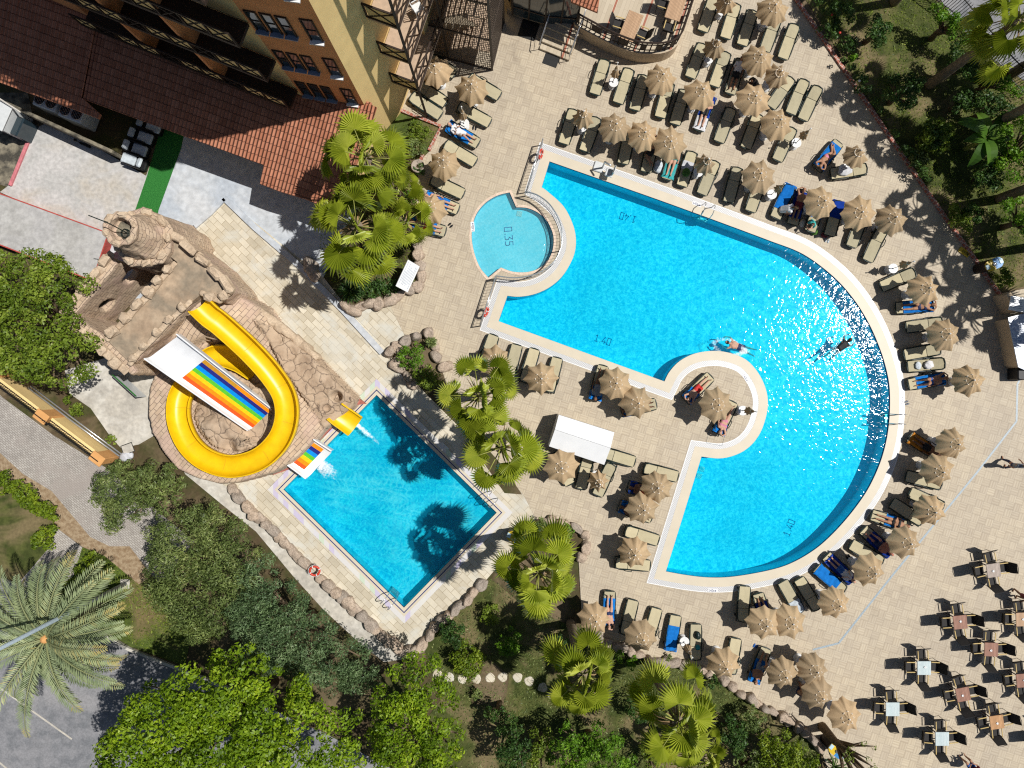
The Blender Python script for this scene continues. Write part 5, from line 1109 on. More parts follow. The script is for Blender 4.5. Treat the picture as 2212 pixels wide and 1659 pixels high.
b = MB(); q = [P(62, 838, .25), P(150, 905, .25), P(258, 985, .25)]; b.tube(q, .05, 6); b.tube([p + Vector((.12, .1, 0)) for p in q], .04, 6); tag(b.build('water_pipe', MATS['steel'], None, True), 'pair of grey pipes running along the yellow boundary wall', 'pipe')
dc = empty('dumped_chair', P(283, 968), R(20)); tag(dc, 'broken chair and white cover dumped beside the end of the boundary wall', 'chair'); b = MB(); b.tube([(-.3, -.25, .3), (.3, -.25, .3), (.3, .25, .3), (-.3, .25, .3)], .025, 5, closed=True); b.build('frame', MATS['iron_black'], dc); b = MB(); b.ball((-.25, -.35, .2), .36, 10, 7, (1.1, .8, .5)); b.build('cover', MATS['towel_white'], dc, True); b = MB(); b.bbox((0, 0, .31), (.56, .46, .03), .03); b.build('seat', MATS['concrete'], dc)
gt = empty('green_gate', P(292, 834), R(-42)); tag(gt, 'white board gate with green trim in the shadow below the castle', 'gate'); MB().bbox((0, 0, .55), (1.7, .06, 1.0), .02).build('board', MATS['metal_white'], gt); MB().tube([(-.85, .05, 1.08), (.85, .05, 1.08)], .03, 6).build('rail', MATS['turf'], gt)
# ================================================================= pool fittings
def fence_rail(name, path, lab, closed=False):
    q = [P(x, y) for x, y in path]; root = empty(name, q[0]); tag(root, lab, 'railing', 'steel railings between the two pools'); o = q[0]; b = MB()
    for z, r_ in ((.95, .032), (.82, .014), (.12, .016)): b.tube([p - o + Vector((0, 0, z)) for p in q], r_, 6)
    b.build('rail', MATS['steel'], root, True); b = MB()
    for a, e in zip(q, q[1:]):
        n = max(1, round((e - a).length / .17))
        for i in range(n): p = a.lerp(e, i / n) - o; b.tube([p + Vector((0, 0, .12)), p + Vector((0, 0, .82))], .009, 4)
    b.build('baluster', MATS['steel'], root); b = MB()
    for p in (q[0], q[len(q) // 2], q[-1]): b.tube([p - o, p - o + Vector((0, 0, .98))], .03, 6)
    b.build('post', MATS['steel'], root); return root
fence_rail('pool_railing', [(1171, 314), (1138, 416)], 'upper straight steel railing with a red life ring')
arc = spline([(x, y, 0) for x, y in ((1134, 424), (1160, 432), (1186, 452), (1205, 484), (1212, 514), (1209, 543), (1195, 571), (1171, 591), (1142, 602), (1110, 606), (1072, 602))], 4)
fence_rail('pool_railing', [(p.x, p.y) for p in arc], 'curved steel railing between the paddling pool and the main pool'); fence_rail('pool_railing', [(1071, 605), (1039, 704)], 'lower straight steel railing with a red life ring')
plain('ring_red', (.55, .06, .035), .4, .08); plain('ring_white', (.7, .7, .68), .4, .05)
def life_ring(x, y, z, lab, rot, r=.235):
    root = empty('life_ring', P(x, y, z)); root.rotation_euler = rot; tag(root, lab, 'life ring', 'red life rings'); MB().tube([(r * math.cos(t), r * math.sin(t), 0) for t in [2 * PI * k / 28 for k in range(28)]], .06, 10, closed=True).build('ring', MATS['ring_red'], root, True)
    for k in range(4): a = PI / 2 * k + .4; MB().tube([(r * math.cos(a + q), r * math.sin(a + q), 0) for q in (-.1, 0, .1)], .064, 10).build('band', MATS['ring_white'], root, True)
    b = MB(); b.tube([((r + .09) * math.cos(t), (r + .09) * math.sin(t), .02 * math.sin(t * 4)) for t in [2 * PI * k / 24 for k in range(24)]], .012, 4, closed=True); b.build('rope', MATS['ring_white'], root)
life_ring(1168, 333, .6, 'red life ring hanging on the upper straight railing', (R(75), 0, R(70))); life_ring(1050, 674, .6, 'red life ring hanging on the lower straight railing', (R(75), 0, R(70))); life_ring(680, 1233, .5, 'red life ring lying on the boulder row by the small pool', (R(12), R(8), 0), .25)
def ladder(x, y, deg, lab):
    root = empty('pool_ladder', P(x, y), R(deg)); tag(root, lab, 'pool ladder', 'steel pool ladders')
    for s in (-1, 1): MB().tube([(-.55, s * .25, 0), (-.55, s * .25, .55), (-.42, s * .25, .8), (-.2, s * .25, .85), (.02, s * .25, .72), (.10, s * .25, .4), (.12, s * .25, -.75)], .022, 8).build('handrail', MATS['steel'], root, True)
    for z in (-.1, -.35, -.6): MB().bbox((.14, 0, z), (.1, .5, .035), .01).build('tread', MATS['steel'], root)
ladder(1521, 467, -106, 'steel ladder at the straight upper pool edge'); ladder(1921, 904, 178, 'steel ladder at the glittering right pool edge'); ladder(848, 1287, 48, 'steel ladder at the lower corner of the small pool'); ladder(1052, 1082, -140, 'steel ladder at the right corner of the small pool under palms')
pl_ = empty('pool_lift', P(1300, 366), R(-18)); tag(pl_, 'white pool hoist with seat on the straight pool edge', 'pool hoist'); MB().bbox((-.2, .05, .06), (.55, .55, .1), .04).build('base_plate', MATS['metal_white'], pl_); MB().tube([(0, .05, .1), (0, .05, 1.1), (.35, -.1, 1.3)], .05, 8).build('arm', MATS['steel'], pl_, True); MB().bbox((.42, -.2, .45), (.42, .42, .08), .04).build('seat', MATS['metal_white'], pl_); MB().bbox((.6, -.1, .75), (.08, .42, .5), .03).build('seat_back', MATS['metal_white'], pl_)
def plate(x, y, deg, lab, text='140cm'):
    o = MB().bbox((0, 0, .012), (.52, .2, .014), .02).build('depth_sign', MATS['white_paint']); o.location = P(x, y); o.rotation_euler = (0, 0, R(deg)); tag(o, lab, 'depth sign', 'depth signs round the pools'); b = MB(); strokes(b, text, (0, 0), 0, .11, .016, .021, .003); b.build('lettering', MATS['tile_navy'], o)
for a in [(1610, 816, -58, 'small white depth sign on the round peninsula'), (1539, 1275, -2, 'small white depth sign below the lower pool arc'), (1848, 1141, 42, 'small white depth sign at the lower right pool arc'), (1948, 864, 88, 'small white depth sign beside sandals at the right pool edge'), (740, 1208, -44, 'small white depth sign on the left side of the small pool'), (1021, 490, 95, 'small pale depth sign left of the paddling pool'), (1505, 441, -20, 'small white depth sign above the straight pool edge'), (960, 965, -44, 'small dark depth sign in palm shade by the small pool')]: plate(*a)
# white kiosk with gabled top
ks = empty('towel_kiosk', P(1257, 950)); tag(ks, 'long white kiosk with a ridged roof on the tiled deck', 'kiosk'); KO = ks.location; z1, z2 = 1.35, 1.62
k4 = [P(1207, 896, z1), P(1327, 934, z1), P(1305, 1004, z1), P(1186, 964, z1)]; r1, r2 = P(1199, 927, z2), P(1319, 967, z2); b = MB(); b.add([p - KO for p in (k4[0], k4[1], r2, r1)], [(3, 2, 1, 0)]); b.add([p - KO for p in (r1, r2, k4[2], k4[3])], [(3, 2, 1, 0)]); b.build('roof', MATS['slide_white'], ks)
b = MB(); b.prism([p - KO for p in k4], 0, z1 - .02); b.add([p - KO for p in (k4[0], r1, k4[3])], [(0, 1, 2)]); b.add([p - KO for p in (k4[1], r2, k4[2])], [(2, 1, 0)]); b.build('wall', MATS['metal_white'], ks); b = MB(); b.tube([r1 - KO + Vector((0, 0, .01)), r2 - KO + Vector((0, 0, .01))], .025, 6); b.build('ridge', MATS['slide_white'], ks)
# notice board, bins, lamps, signs
nb = empty('notice_board', P(888, 604), R(65)); tag(nb, 'tilted white notice board with blue-grey lines on posts in the rock bed', 'notice board'); MB().bbox((0, 0, 1.15), (1.5, .9, .04), .01, 0, R(52)).build('panel', MATS['slide_white'], nb); b = MB(); rg = random.Random(2)
for i in range(9):
    L = rg.uniform(.5, 1.25); yy = .36 - i * .085; p = Vector((rg.uniform(-.1, .1), yy * math.cos(R(52)), 1.15 + yy * math.sin(R(52)))); nn = Vector((0, -math.sin(R(52)), math.cos(R(52)))); q = p + nn * .022; b.box(q, (L, .018, .003), 0, R(52))
b.build('printed_lines', MATS['sill_blue'], nb)
for s in (-1, 1): MB().tube([(s * .6, .15, 0), (s * .6, .15, 1.3)], .035, 6).build('post', MATS['pole_paint'], nb)
for nm, c in (('bin_blue', (.04, .22, .50)), ('bin_yellow', (.62, .42, .02)), ('bin_pale', (.45, .60, .66))): plain(nm, c, .4, .08)
def bins(x, y, deg, lab, dark=False):
    r = empty('litter_bin', P(x, y), R(deg)); tag(r, lab, 'litter bin', 'round-ended recycling bins'); n = 24; W = .26; L = .42
    pts = [Vector((L * .5 + W * math.cos(t), W * math.sin(t), 0)) for t in [-PI / 2 + PI * k / 10 for k in range(11)]] + [Vector((-L * .5 + W * math.cos(t), W * math.sin(t), 0)) for t in [PI / 2 + PI * k / 10 for k in range(11)]]
    b = MB(); b.prism(pts, 0, 1.0); b.build('body', MATS['timber_dark'], r); q = offset(pts, .02)
    for i, (m, s) in enumerate((('bin_yellow', -1), ('bin_blue', 1))):
        h = [p for p in q if p.x * s >= -.05]; h = sorted(h, key=lambda p: math.atan2(p.y, p.x * s)); h = [Vector((.0, h[0].y, 0))] + h + [Vector((.0, h[-1].y, 0))]; b = MB(); b.prism(h, 1.0, 1.05 + .002 * i); b.build('lid', MATS[m], r); b = MB(); b.bbox((s * .38, 0, 1.065), (.2, .26, .03), .03); b.build('flap', MATS['bin_pale'], r)
    MB().lathe([(.1, 1.05), (.1, 1.1), (.02, 1.12)], 14).build('ash_bowl', MATS['steel'], r, True)
bins(1788, 1600, -38, 'recycling bin with yellow and blue lid at the end of the boulder row'); bins(1114, 1152, -20, 'recycling bin with blue lid beside the palm bed by the small pool'); bins(2118, 578, 25, 'dark recycling bin in palm shade at the garden kerb')
ws = empty('floor_sign', P(2081, 545), R(-36)); tag(ws, 'yellow floor warning sign lying in palm shade by the garden kerb', 'floor sign'); MB().bbox((0, 0, .05), (.62, .3, .03), .05).build('board', MATS['bin_yellow'], ws); b = MB()
for i in range(5): b.box((-.12 + i * .06, 0, .068), (.025, .16, .004), .2)
b.box((.17, .02, .068), (.05, .14, .004), .6); b.box((.24, 0, .068), (.04, .2, .004)); b.build('printed_symbol', MATS['iron_black'], ws)
def bollard(x, y, lab, h=1.1):
    r = empty('garden_lamp', P(x, y)); tag(r, lab, 'garden lamp', 'black garden lamps'); MB().tube([(0, 0, 0), (0, 0, h)], .04, 8).build('post', MATS['iron_black'], r); MB().ball((0, 0, h + .1), .15, 12, 8, (1, 1, .8)).build('globe', MATS['iron_black'], r, True)
bollard(1414, 1448, 'black globe lamp below the boulder edge of the lower deck'); bollard(1229, 1166, 'black globe lamp in the palm bed near the boulders by the small pool'); bollard(2186, 735, 'black globe lamp at the blue mosaic bar', 1.6)
lp = empty('street_lamp', P(271, 1261)); tag(lp, 'tall pale steel street lamp pole leaning across the date palm in view', 'street lamp'); MB().tube([(0, 0, 0), (0, 0, 9.6)], [.12, .075], 10).build('pole', MATS['drain_metal'], lp, True); MB().bbox((0, 0, .02), (.5, .5, .04), .03).build('base_plate', MATS['concrete'], lp); MB().tube([(0, 0, 9.55), (-.9, -.3, 9.9)], .05, 8).build('arm', MATS['drain_metal'], lp, True); MB().bbox((-1.1, -.37, 9.92), (.6, .25, .12), .04, .32).build('lamp_head', MATS['metal_white'], lp)
# blue mosaic bar at the right edge
bar = empty('pool_bar', P(2230, 760)); tag(bar, 'bar with a blue mosaic top and white menu board cut by the right edge', 'bar'); BO = bar.location
t = NT('mosaic_blue'); s = t.n('SeparateXYZ', {0: t.rot(t.pos(), R(8))}); k = [t.math('FLOOR', t.math('MULTIPLY', s.outputs[i], 16)) for i in (0, 1)]; wn = t.n('TexWhiteNoise', {'Vector': t.n('CombineXYZ', {0: k[0], 1: k[1], 2: 0.0})}, noise_dimensions='3D').outputs[0]; MATS['mosaic'] = t.bsdf(t.ramp(wn, [(0, (.20, .27, .42)), (.6, (.36, .45, .60)), (1, (.55, .62, .72))]), .2, spec=.6)
b = MB(); b.prism([p - BO for p in PL([(2178, 690), (2300, 660), (2300, 800), (2212, 796), (2200, 790)], 1.05)], 0, 1.05); b.build('counter', MATS['beige_wall'], bar); b = MB(); b.prism([p - BO for p in PL([(2177, 686), (2300, 655), (2300, 803), (2212, 799), (2199, 793)], 1.1)], 1.05, 1.1); b.build('counter_top', MATS['mosaic'], bar)
b = MB(); p = P(2205, 658, 1.2) - BO; b.bbox(p, (1.2, .75, .04), .02, R(-10)); b.build('menu_board', MATS['slide_white'], bar); b = MB()
for i in range(5): b.box(p + Vector((-.2, .25 - i * .11, .024)), (.55 - .07 * (i % 3), .02, .004), R(-10))
b.build('menu_lines', MATS['sill_blue'], bar); b = MB(); q = P(2174, 655, .6) - BO; b.bbox((q.x, q.y, .55), (.28, 1.05, 1.1), .03, R(28)); b.build('side_wall', MATS['beige_wall'], bar); b = MB(); q = P(2205, 808, .4) - BO; b.bbox((q.x, q.y, .4), (.9, .62, .8), .05, R(0)); b.build('cabinet', MATS['iron_black'], bar)
# ================================================================= vegetation
leaf('leaf_bright', (.06, .125, .004), (.23, .35, .012), (.38, .48, .03), .32); leaf('leaf_mid', (.07, .125, .010), (.20, .28, .028), (.32, .38, .06), .28); leaf('leaf_olive', (.06, .09, .022), (.20, .265, .075), (.34, .38, .14), .25)
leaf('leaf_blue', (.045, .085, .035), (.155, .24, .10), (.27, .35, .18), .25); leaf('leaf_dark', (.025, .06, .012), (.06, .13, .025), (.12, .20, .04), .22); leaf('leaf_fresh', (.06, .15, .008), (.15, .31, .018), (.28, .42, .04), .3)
leaf('leaf_hedge', (.07, .13, .006), (.20, .28, .015), (.30, .36, .03), .25); leaf('fan_leaf', (.13, .17, .010), (.36, .42, .035), (.50, .53, .09), .3, .36); leaf('fan_leaf_shade', (.03, .05, .008), (.085, .12, .018), (.14, .18, .04), .25, .42)
leaf('date_leaf', (.14, .18, .085), (.34, .40, .22), (.44, .36, .13), .15, .5); leaf('banana_leaf', (.035, .09, .012), (.09, .19, .025), (.16, .26, .04), .35, .35)
plain('bark', (.16, .115, .075), .9, .3, 5, .1, bump=.5); plain('palm_trunk', (.21, .165, .12), .9, .3, 6, .1, bump=.5); plain('dead_frond', (.30, .20, .10), .8, .3, 4); plain('petiole', (.30, .31, .07), .5, .15); plain('rib_green', (.22, .24, .11), .5, .1); plain('flower_red', (.5, .05, .03), .6)
def np_mesh(name, V, F, rnd, mat, smooth=False):
    me = bpy.data.meshes.new(name); nv, nf, k = len(V), len(F), F.shape[1]
    me.vertices.add(nv); me.vertices.foreach_set('co', V.astype(np.float32).ravel()); me.loops.add(nf * k); me.loops.foreach_set('vertex_index', F.astype(np.int32).ravel())
    me.polygons.add(nf); me.polygons.foreach_set('loop_start', np.arange(0, nf * k, k, dtype=np.int32)); me.polygons.foreach_set('loop_total', np.full(nf, k, np.int32))
    me.update(calc_edges=True); a = me.attributes.new('rnd', 'FLOAT', 'FACE'); a.data.foreach_set('value', rnd.astype(np.float32)); me.materials.append(MATS[mat]); return me
def leaves(C, Nrm, S, r, asp=.5):           # rhombic leaves: centres, preferred normals, sizes
    n = len(C); N = Nrm + r.normal(0, .55, (n, 3)); N /= np.linalg.norm(N, axis=1)[:, None] + 1e-9
    T = np.cross(N, r.normal(0, 1, (n, 3))); T /= np.linalg.norm(T, axis=1)[:, None] + 1e-9; B = np.cross(N, T); s = S[:, None]
    V = np.stack([C - T * s * .5, C - B * s * asp * .5 + N * s * .08, C + T * s * .5 - N * s * .1, C + B * s * asp * .5 + N * s * .08], 1).reshape(-1, 3)
    return V, np.arange(4 * n).reshape(n, 4)
def crown_leaves(lobes, per, size, seed, up=.15, asp=.5, shell=.35):
    r = np.random.default_rng(seed); Cs, Ns, Ts = [], [], []
    for x, y, z, rad, fl in lobes:
        n = max(12, int(per * rad * rad)); d = r.normal(0, 1, (n, 3)); d[:, 2] = np.abs(d[:, 2]) * 1.1 - .25; d /= np.linalg.norm(d, axis=1)[:, None]
        q = 1 - shell * r.random(n) ** 1.6; bump = 1 + .22 * np.sin(d[:, 0] * 6 + x * 3) * np.sin(d[:, 1] * 7 + y * 3)
        Cs.append(np.array([x, y, z]) + d * (rad * q * bump)[:, None] * np.array([1, 1, fl])); Ns.append(d + np.array([0, 0, up])); Ts.append(np.full(n, r.random()))
    C = np.concatenate(Cs); N = np.concatenate(Ns); return leaves(C, N, size * r.uniform(.5, 1.45, len(C)), r, asp), np.concatenate(Ts) * .5 + r.random(len(C)) * .5
def poly_lobes(poly, z, dome, rad, spacing, seed, flat=.8, edge=.5):
    q = PL(poly, z); xs_ = [p.x for p in q]; ys_ = [p.y for p in q]; r = random.Random(seed); out = []; x = min(xs_)
    pts = [(p.x, p.y, 0) for p in q]
    while x < max(xs_):
        y = min(ys_)
        while y < max(ys_):
            px, py = x + r.uniform(-.5, .5) * spacing, y + r.uniform(-.5, .5) * spacing
            if inside(px, py, q):
                d = min(segd(px, py, q[i], q[(i + 1) % len(q)]) for i in range(len(q)))
                if d > rad * .35 and r.random() > .05:
                    k = min(1, d / (rad * 3.2)); out.append((px, py, z - dome * .5 + dome * (1 - (1 - k) ** 2) + r.uniform(-1.0, .6) * rad, rad * r.uniform(.5, 1.3) * (.75 + .25 * k), flat))
            y += spacing
        x += spacing
    return out
def segd(px, py, a, c):
    dx, dy = c.x - a.x, c.y - a.y; t = max(0, min(1, ((px - a.x) * dx + (py - a.y) * dy) / (dx * dx + dy * dy + 1e-9))); return math.hypot(px - a.x - t * dx, py - a.y - t * dy)
def circ(x, y, r, n=14, seed=0, j=.15):
    q = random.Random(seed + int(x)); return [(x + r * q.uniform(1 - j, 1 + j) * math.cos(2 * PI * k / n), y + r * q.uniform(1 - j, 1 + j) * math.sin(2 * PI * k / n)) for k in range(n)]
def tree(name, poly, z, dome, rad, spacing, per, size, mat, lab, cat, seed, trunk=True, flat=.8, asp=.5, grp=None, inner=True):
    lb = poly_lobes(poly, z, dome, rad, spacing, seed, flat)
    if not lb: p = P(*poly[0], z); lb = [(p.x, p.y, z, rad, flat)]
    cx = sum(l[0] for l in lb) / len(lb); cy_ = sum(l[1] for l in lb) / len(lb); root = empty(name, (cx, cy_, 0)); tag(root, lab, cat, grp)
    (V, F), tn = crown_leaves(lb, per * 1.5, size * .98, seed, asp=asp)
    if inner:                                # sparse deeper foliage so gaps look into the crown
        l2 = [(a, b_, c - rad * .9, d * .9, e) for a, b_, c, d, e in lb[::2]]; (V2, F2), t2 = crown_leaves(l2, per * .6, size * 1.1, seed + 1, asp=asp); tn = np.concatenate([tn, t2]); F = np.concatenate([F, F2 + len(V)]); V = np.concatenate([V, V2])
    V = V - np.array([cx, cy_, 0]); link('crown', np_mesh('crown', V, F, tn, mat), root)
    if trunk:
        b = MB(); rg = random.Random(seed); tr = .07 * z ** .6 + .03; b.tube([(0, 0, -.05), (rg.uniform(-.1, .1), rg.uniform(-.1, .1), z * .35), (rg.uniform(-.2, .2), rg.uniform(-.2, .2), z * .6)], [tr * 1.3, tr, tr * .75], 9)
        for l in rg.sample(lb, min(len(lb), 16)):
            e = Vector((l[0] - cx, l[1] - cy_, l[2] - .1)); s = Vector((rg.uniform(-.1, .1), rg.uniform(-.1, .1), z * rg.uniform(.3, .55))); b.tube([s, s.lerp(e, .5) + Vector((0, 0, .15 * z * .3)), e], [tr * .55, tr * .35, tr * .12], 5)
        b.build('trunk', MATS['bark'], root, True)
    return root
T = tree
T('broadleaf_tree', [(-70, 540), (0, 524), (60, 518), (95, 533), (130, 556), (172, 588), (182, 612), (165, 640), (150, 665), (165, 700), (205, 742), (195, 775), (205, 805), (170, 812), (150, 842), (60, 836), (0, 818), (-70, 800)], 4.6, 1.6, .5, .52, 620, .15, 'leaf_mid', 'dense mid-green tree at the left edge beside the castle', 'tree', 1)
T('olive_bush', [(228, 1008), (260, 990), (300, 1002), (345, 998), (398, 1010), (400, 1050), (400, 1085), (345, 1125), (290, 1130), (255, 1150), (225, 1162), (215, 1110), (195, 1075), (202, 1040)], 2.6, .9, .38, .4, 900, .14, 'leaf_olive', 'olive-green willowy bush at the end of the yellow boundary wall', 'bush', 2, asp=.28)
T('olive_tree', [(310, 1150), (345, 1098), (400, 1088), (470, 1078), (520, 1118), (548, 1160), (552, 1230), (545, 1290), (490, 1390), (420, 1396), (360, 1362), (318, 1300), (308, 1210)], 3.4, 1.2, .42, .44, 850, .14, 'leaf_olive', 'broad grey-green tree between the brick pavement and the concrete path', 'tree', 3, asp=.28)
T('blue_green_tree', [(480, 1300), (530, 1190), (580, 1215), (620, 1250), (680, 1300), (735, 1368), (815, 1425), (820, 1490), (795, 1500), (740, 1510), (690, 1505), (640, 1472), (560, 1470), (500, 1430)], 3.6, 1.1, .42, .44, 850, .14, 'leaf_blue', 'bluish-green feathery tree above the big bright tree', 'tree', 4, asp=.28)
T('broadleaf_tree', [(195, 1740), (198, 1659), (215, 1590), (250, 1530), (300, 1480), (370, 1440), (430, 1420), (500, 1398), (545, 1402), (600, 1440), (650, 1470), (700, 1502), (760, 1535), (790, 1600), (780, 1740)], 6.2, 2.0, .55, .56, 520, .17, 'leaf_bright', 'biggest bright yellow-green tree at the lower left', 'tree', 5)
T('broadleaf_tree', [(803, 1500), (830, 1440), (880, 1420), (940, 1430), (975, 1480), (995, 1560), (1000, 1610), (985, 1740), (800, 1740), (785, 1560)], 4.6, 1.5, .48, .5, 600, .15, 'leaf_bright', 'bright yellow-green tree right of the biggest one', 'tree', 6)
g_ = 'shrubs in the lower garden'
for i, a in enumerate([
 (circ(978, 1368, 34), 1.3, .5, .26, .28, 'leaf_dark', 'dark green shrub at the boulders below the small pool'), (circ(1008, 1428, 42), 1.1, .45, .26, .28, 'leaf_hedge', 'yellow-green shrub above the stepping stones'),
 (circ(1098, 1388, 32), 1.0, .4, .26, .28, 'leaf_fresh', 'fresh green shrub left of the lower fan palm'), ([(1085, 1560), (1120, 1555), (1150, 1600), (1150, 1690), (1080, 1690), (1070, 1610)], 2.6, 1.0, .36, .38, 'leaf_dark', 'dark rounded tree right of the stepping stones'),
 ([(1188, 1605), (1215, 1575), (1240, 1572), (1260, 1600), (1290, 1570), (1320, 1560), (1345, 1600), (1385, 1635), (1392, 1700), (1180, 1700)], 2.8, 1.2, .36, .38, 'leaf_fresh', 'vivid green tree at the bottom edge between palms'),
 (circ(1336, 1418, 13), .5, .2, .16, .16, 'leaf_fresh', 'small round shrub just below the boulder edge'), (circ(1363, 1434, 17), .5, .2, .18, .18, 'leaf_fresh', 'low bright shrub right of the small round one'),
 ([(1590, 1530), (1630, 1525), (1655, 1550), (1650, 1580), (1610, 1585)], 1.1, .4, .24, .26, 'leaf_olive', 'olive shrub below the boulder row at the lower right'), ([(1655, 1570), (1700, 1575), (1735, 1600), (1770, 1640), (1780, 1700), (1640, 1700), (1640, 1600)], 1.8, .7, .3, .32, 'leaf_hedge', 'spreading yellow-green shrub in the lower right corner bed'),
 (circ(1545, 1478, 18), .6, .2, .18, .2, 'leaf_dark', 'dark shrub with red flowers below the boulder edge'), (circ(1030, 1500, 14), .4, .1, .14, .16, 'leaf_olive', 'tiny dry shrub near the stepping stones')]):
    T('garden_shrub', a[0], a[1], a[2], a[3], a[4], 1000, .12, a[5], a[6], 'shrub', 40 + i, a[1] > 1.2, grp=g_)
g_ = 'shrubs in the right garden'
for i, a in enumerate([(circ(1894, 58, 34), 1.5, .6, .3, .3, 'leaf_dark', 'round dark shrub near the top of the right garden'), (circ(1956, 190, 42), 1.6, .7, .3, .32, 'leaf_dark', 'largest dark shrub at the foot of the leaning palm trunk'), (circ(2092, 214, 29), 1.4, .6, .28, .28, 'leaf_dark', 'green shrub near the picket fence in the right garden'), (circ(2028, 288, 38), 1.4, .6, .3, .3, 'leaf_mid', 'bushy shrub left of the banana plant'), (circ(1845, 124, 11), .5, .2, .15, .15, 'leaf_fresh', 'tiny light green plant beside the brick kerb'), (circ(1985, 345, 22), .7, .3, .2, .2, 'leaf_olive', 'low shrub between the brick kerb and the banana plant'),
 ([(1996, 2), (2015, -4), (2080, 34), (2108, 60), (2102, 96), (2060, 76), (2010, 36)], 1.8, .5, .32, .34, 'leaf_fresh', 'upper part of the hedge along the picket fence'), ([(2082, 132), (2130, 138), (2185, 163), (2215, 190), (2200, 208), (2150, 192), (2098, 162)], 1.8, .5, .32, .34, 'leaf_fresh', 'lower part of the hedge along the picket fence'),
 ([(2163, 262), (2200, 240), (2260, 235), (2260, 400), (2200, 398), (2165, 350), (2180, 305)], 2.4, .9, .36, .38, 'leaf_fresh', 'bright green tree at the right edge behind the banana plant'), ([(2172, 432), (2210, 420), (2260, 420), (2260, 520), (2205, 512), (2180, 470)], 2.0, .7, .32, .34, 'leaf_fresh', 'bright green bush at the right edge above the litter bin'), (circ(2170, 600, 24), .8, .3, .2, .22, 'leaf_mid', 'scrubby bush beside the bar at the right edge'), (circ(2100, 460, 26), .8, .3, .2, .22, 'leaf_dark', 'dark low bush in the palm shade above the litter bin'), (circ(1795, 60, 26), 1.0, .4, .25, .26, 'leaf_dark', 'dark flowering bush at the top of the brick kerb'), (circ(1835, 92, 20), .7, .3, .2, .22, 'leaf_dark', 'dark low bush with red flowers by the brick kerb')]):
    T('garden_shrub', a[0], a[1], a[2], a[3], a[4], 1000, .13, a[5], a[6], 'shrub', 70 + i, a[1] > 1.2, grp=g_)

g_ = 'shrubs in the lower garden'
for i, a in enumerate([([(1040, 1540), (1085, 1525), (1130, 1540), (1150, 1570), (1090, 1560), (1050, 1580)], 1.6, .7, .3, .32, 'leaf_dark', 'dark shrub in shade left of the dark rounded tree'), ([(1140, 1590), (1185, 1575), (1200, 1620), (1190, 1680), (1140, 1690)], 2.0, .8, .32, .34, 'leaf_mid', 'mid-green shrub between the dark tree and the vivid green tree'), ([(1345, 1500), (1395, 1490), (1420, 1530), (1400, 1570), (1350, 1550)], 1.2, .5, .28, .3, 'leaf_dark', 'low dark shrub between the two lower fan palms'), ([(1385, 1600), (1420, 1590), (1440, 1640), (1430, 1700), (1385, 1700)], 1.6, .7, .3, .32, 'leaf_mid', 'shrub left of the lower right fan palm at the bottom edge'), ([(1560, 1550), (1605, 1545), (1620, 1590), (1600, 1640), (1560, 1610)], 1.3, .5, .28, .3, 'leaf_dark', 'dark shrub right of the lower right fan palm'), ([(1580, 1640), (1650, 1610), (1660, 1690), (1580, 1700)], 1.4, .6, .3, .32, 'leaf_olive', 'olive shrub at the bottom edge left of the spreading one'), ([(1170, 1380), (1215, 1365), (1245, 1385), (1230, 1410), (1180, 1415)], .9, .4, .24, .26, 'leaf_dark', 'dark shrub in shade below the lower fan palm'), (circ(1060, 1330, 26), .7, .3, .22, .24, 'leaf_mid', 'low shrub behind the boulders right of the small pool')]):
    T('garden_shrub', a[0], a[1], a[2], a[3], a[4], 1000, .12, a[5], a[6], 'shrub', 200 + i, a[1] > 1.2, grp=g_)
g_ = 'shrubs in the right garden'
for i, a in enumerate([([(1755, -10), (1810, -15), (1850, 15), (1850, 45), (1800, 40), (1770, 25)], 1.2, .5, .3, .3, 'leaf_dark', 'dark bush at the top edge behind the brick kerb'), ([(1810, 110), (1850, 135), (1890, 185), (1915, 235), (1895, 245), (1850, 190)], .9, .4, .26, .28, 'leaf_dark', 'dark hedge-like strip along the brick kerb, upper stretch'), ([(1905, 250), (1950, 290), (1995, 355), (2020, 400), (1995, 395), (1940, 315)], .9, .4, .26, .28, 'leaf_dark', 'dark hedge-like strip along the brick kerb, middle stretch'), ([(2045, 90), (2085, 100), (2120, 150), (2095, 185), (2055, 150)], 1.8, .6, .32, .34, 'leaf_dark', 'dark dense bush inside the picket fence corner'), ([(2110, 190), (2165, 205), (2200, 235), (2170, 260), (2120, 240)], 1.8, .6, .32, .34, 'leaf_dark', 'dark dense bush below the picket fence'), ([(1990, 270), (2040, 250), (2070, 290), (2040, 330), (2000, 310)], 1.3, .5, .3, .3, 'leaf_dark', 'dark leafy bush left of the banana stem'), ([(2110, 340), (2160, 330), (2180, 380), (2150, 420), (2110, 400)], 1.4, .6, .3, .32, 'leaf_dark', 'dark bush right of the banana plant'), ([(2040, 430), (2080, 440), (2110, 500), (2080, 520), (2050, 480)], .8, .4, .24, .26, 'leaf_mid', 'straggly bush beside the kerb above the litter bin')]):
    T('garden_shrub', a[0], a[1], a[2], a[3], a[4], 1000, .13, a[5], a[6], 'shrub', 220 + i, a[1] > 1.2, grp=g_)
T('clipped_hedge', [(-40, 1000), (0, 1014), (25, 1022), (60, 1048), (92, 1085), (126, 1110), (131, 1126), (110, 1136), (60, 1110), (20, 1076), (-40, 1050)], 1.0, .3, .28, .3, 1300, .12, 'leaf_hedge', 'clipped bright hedge between the lawn and the brick pavement', 'hedge', 90, False)
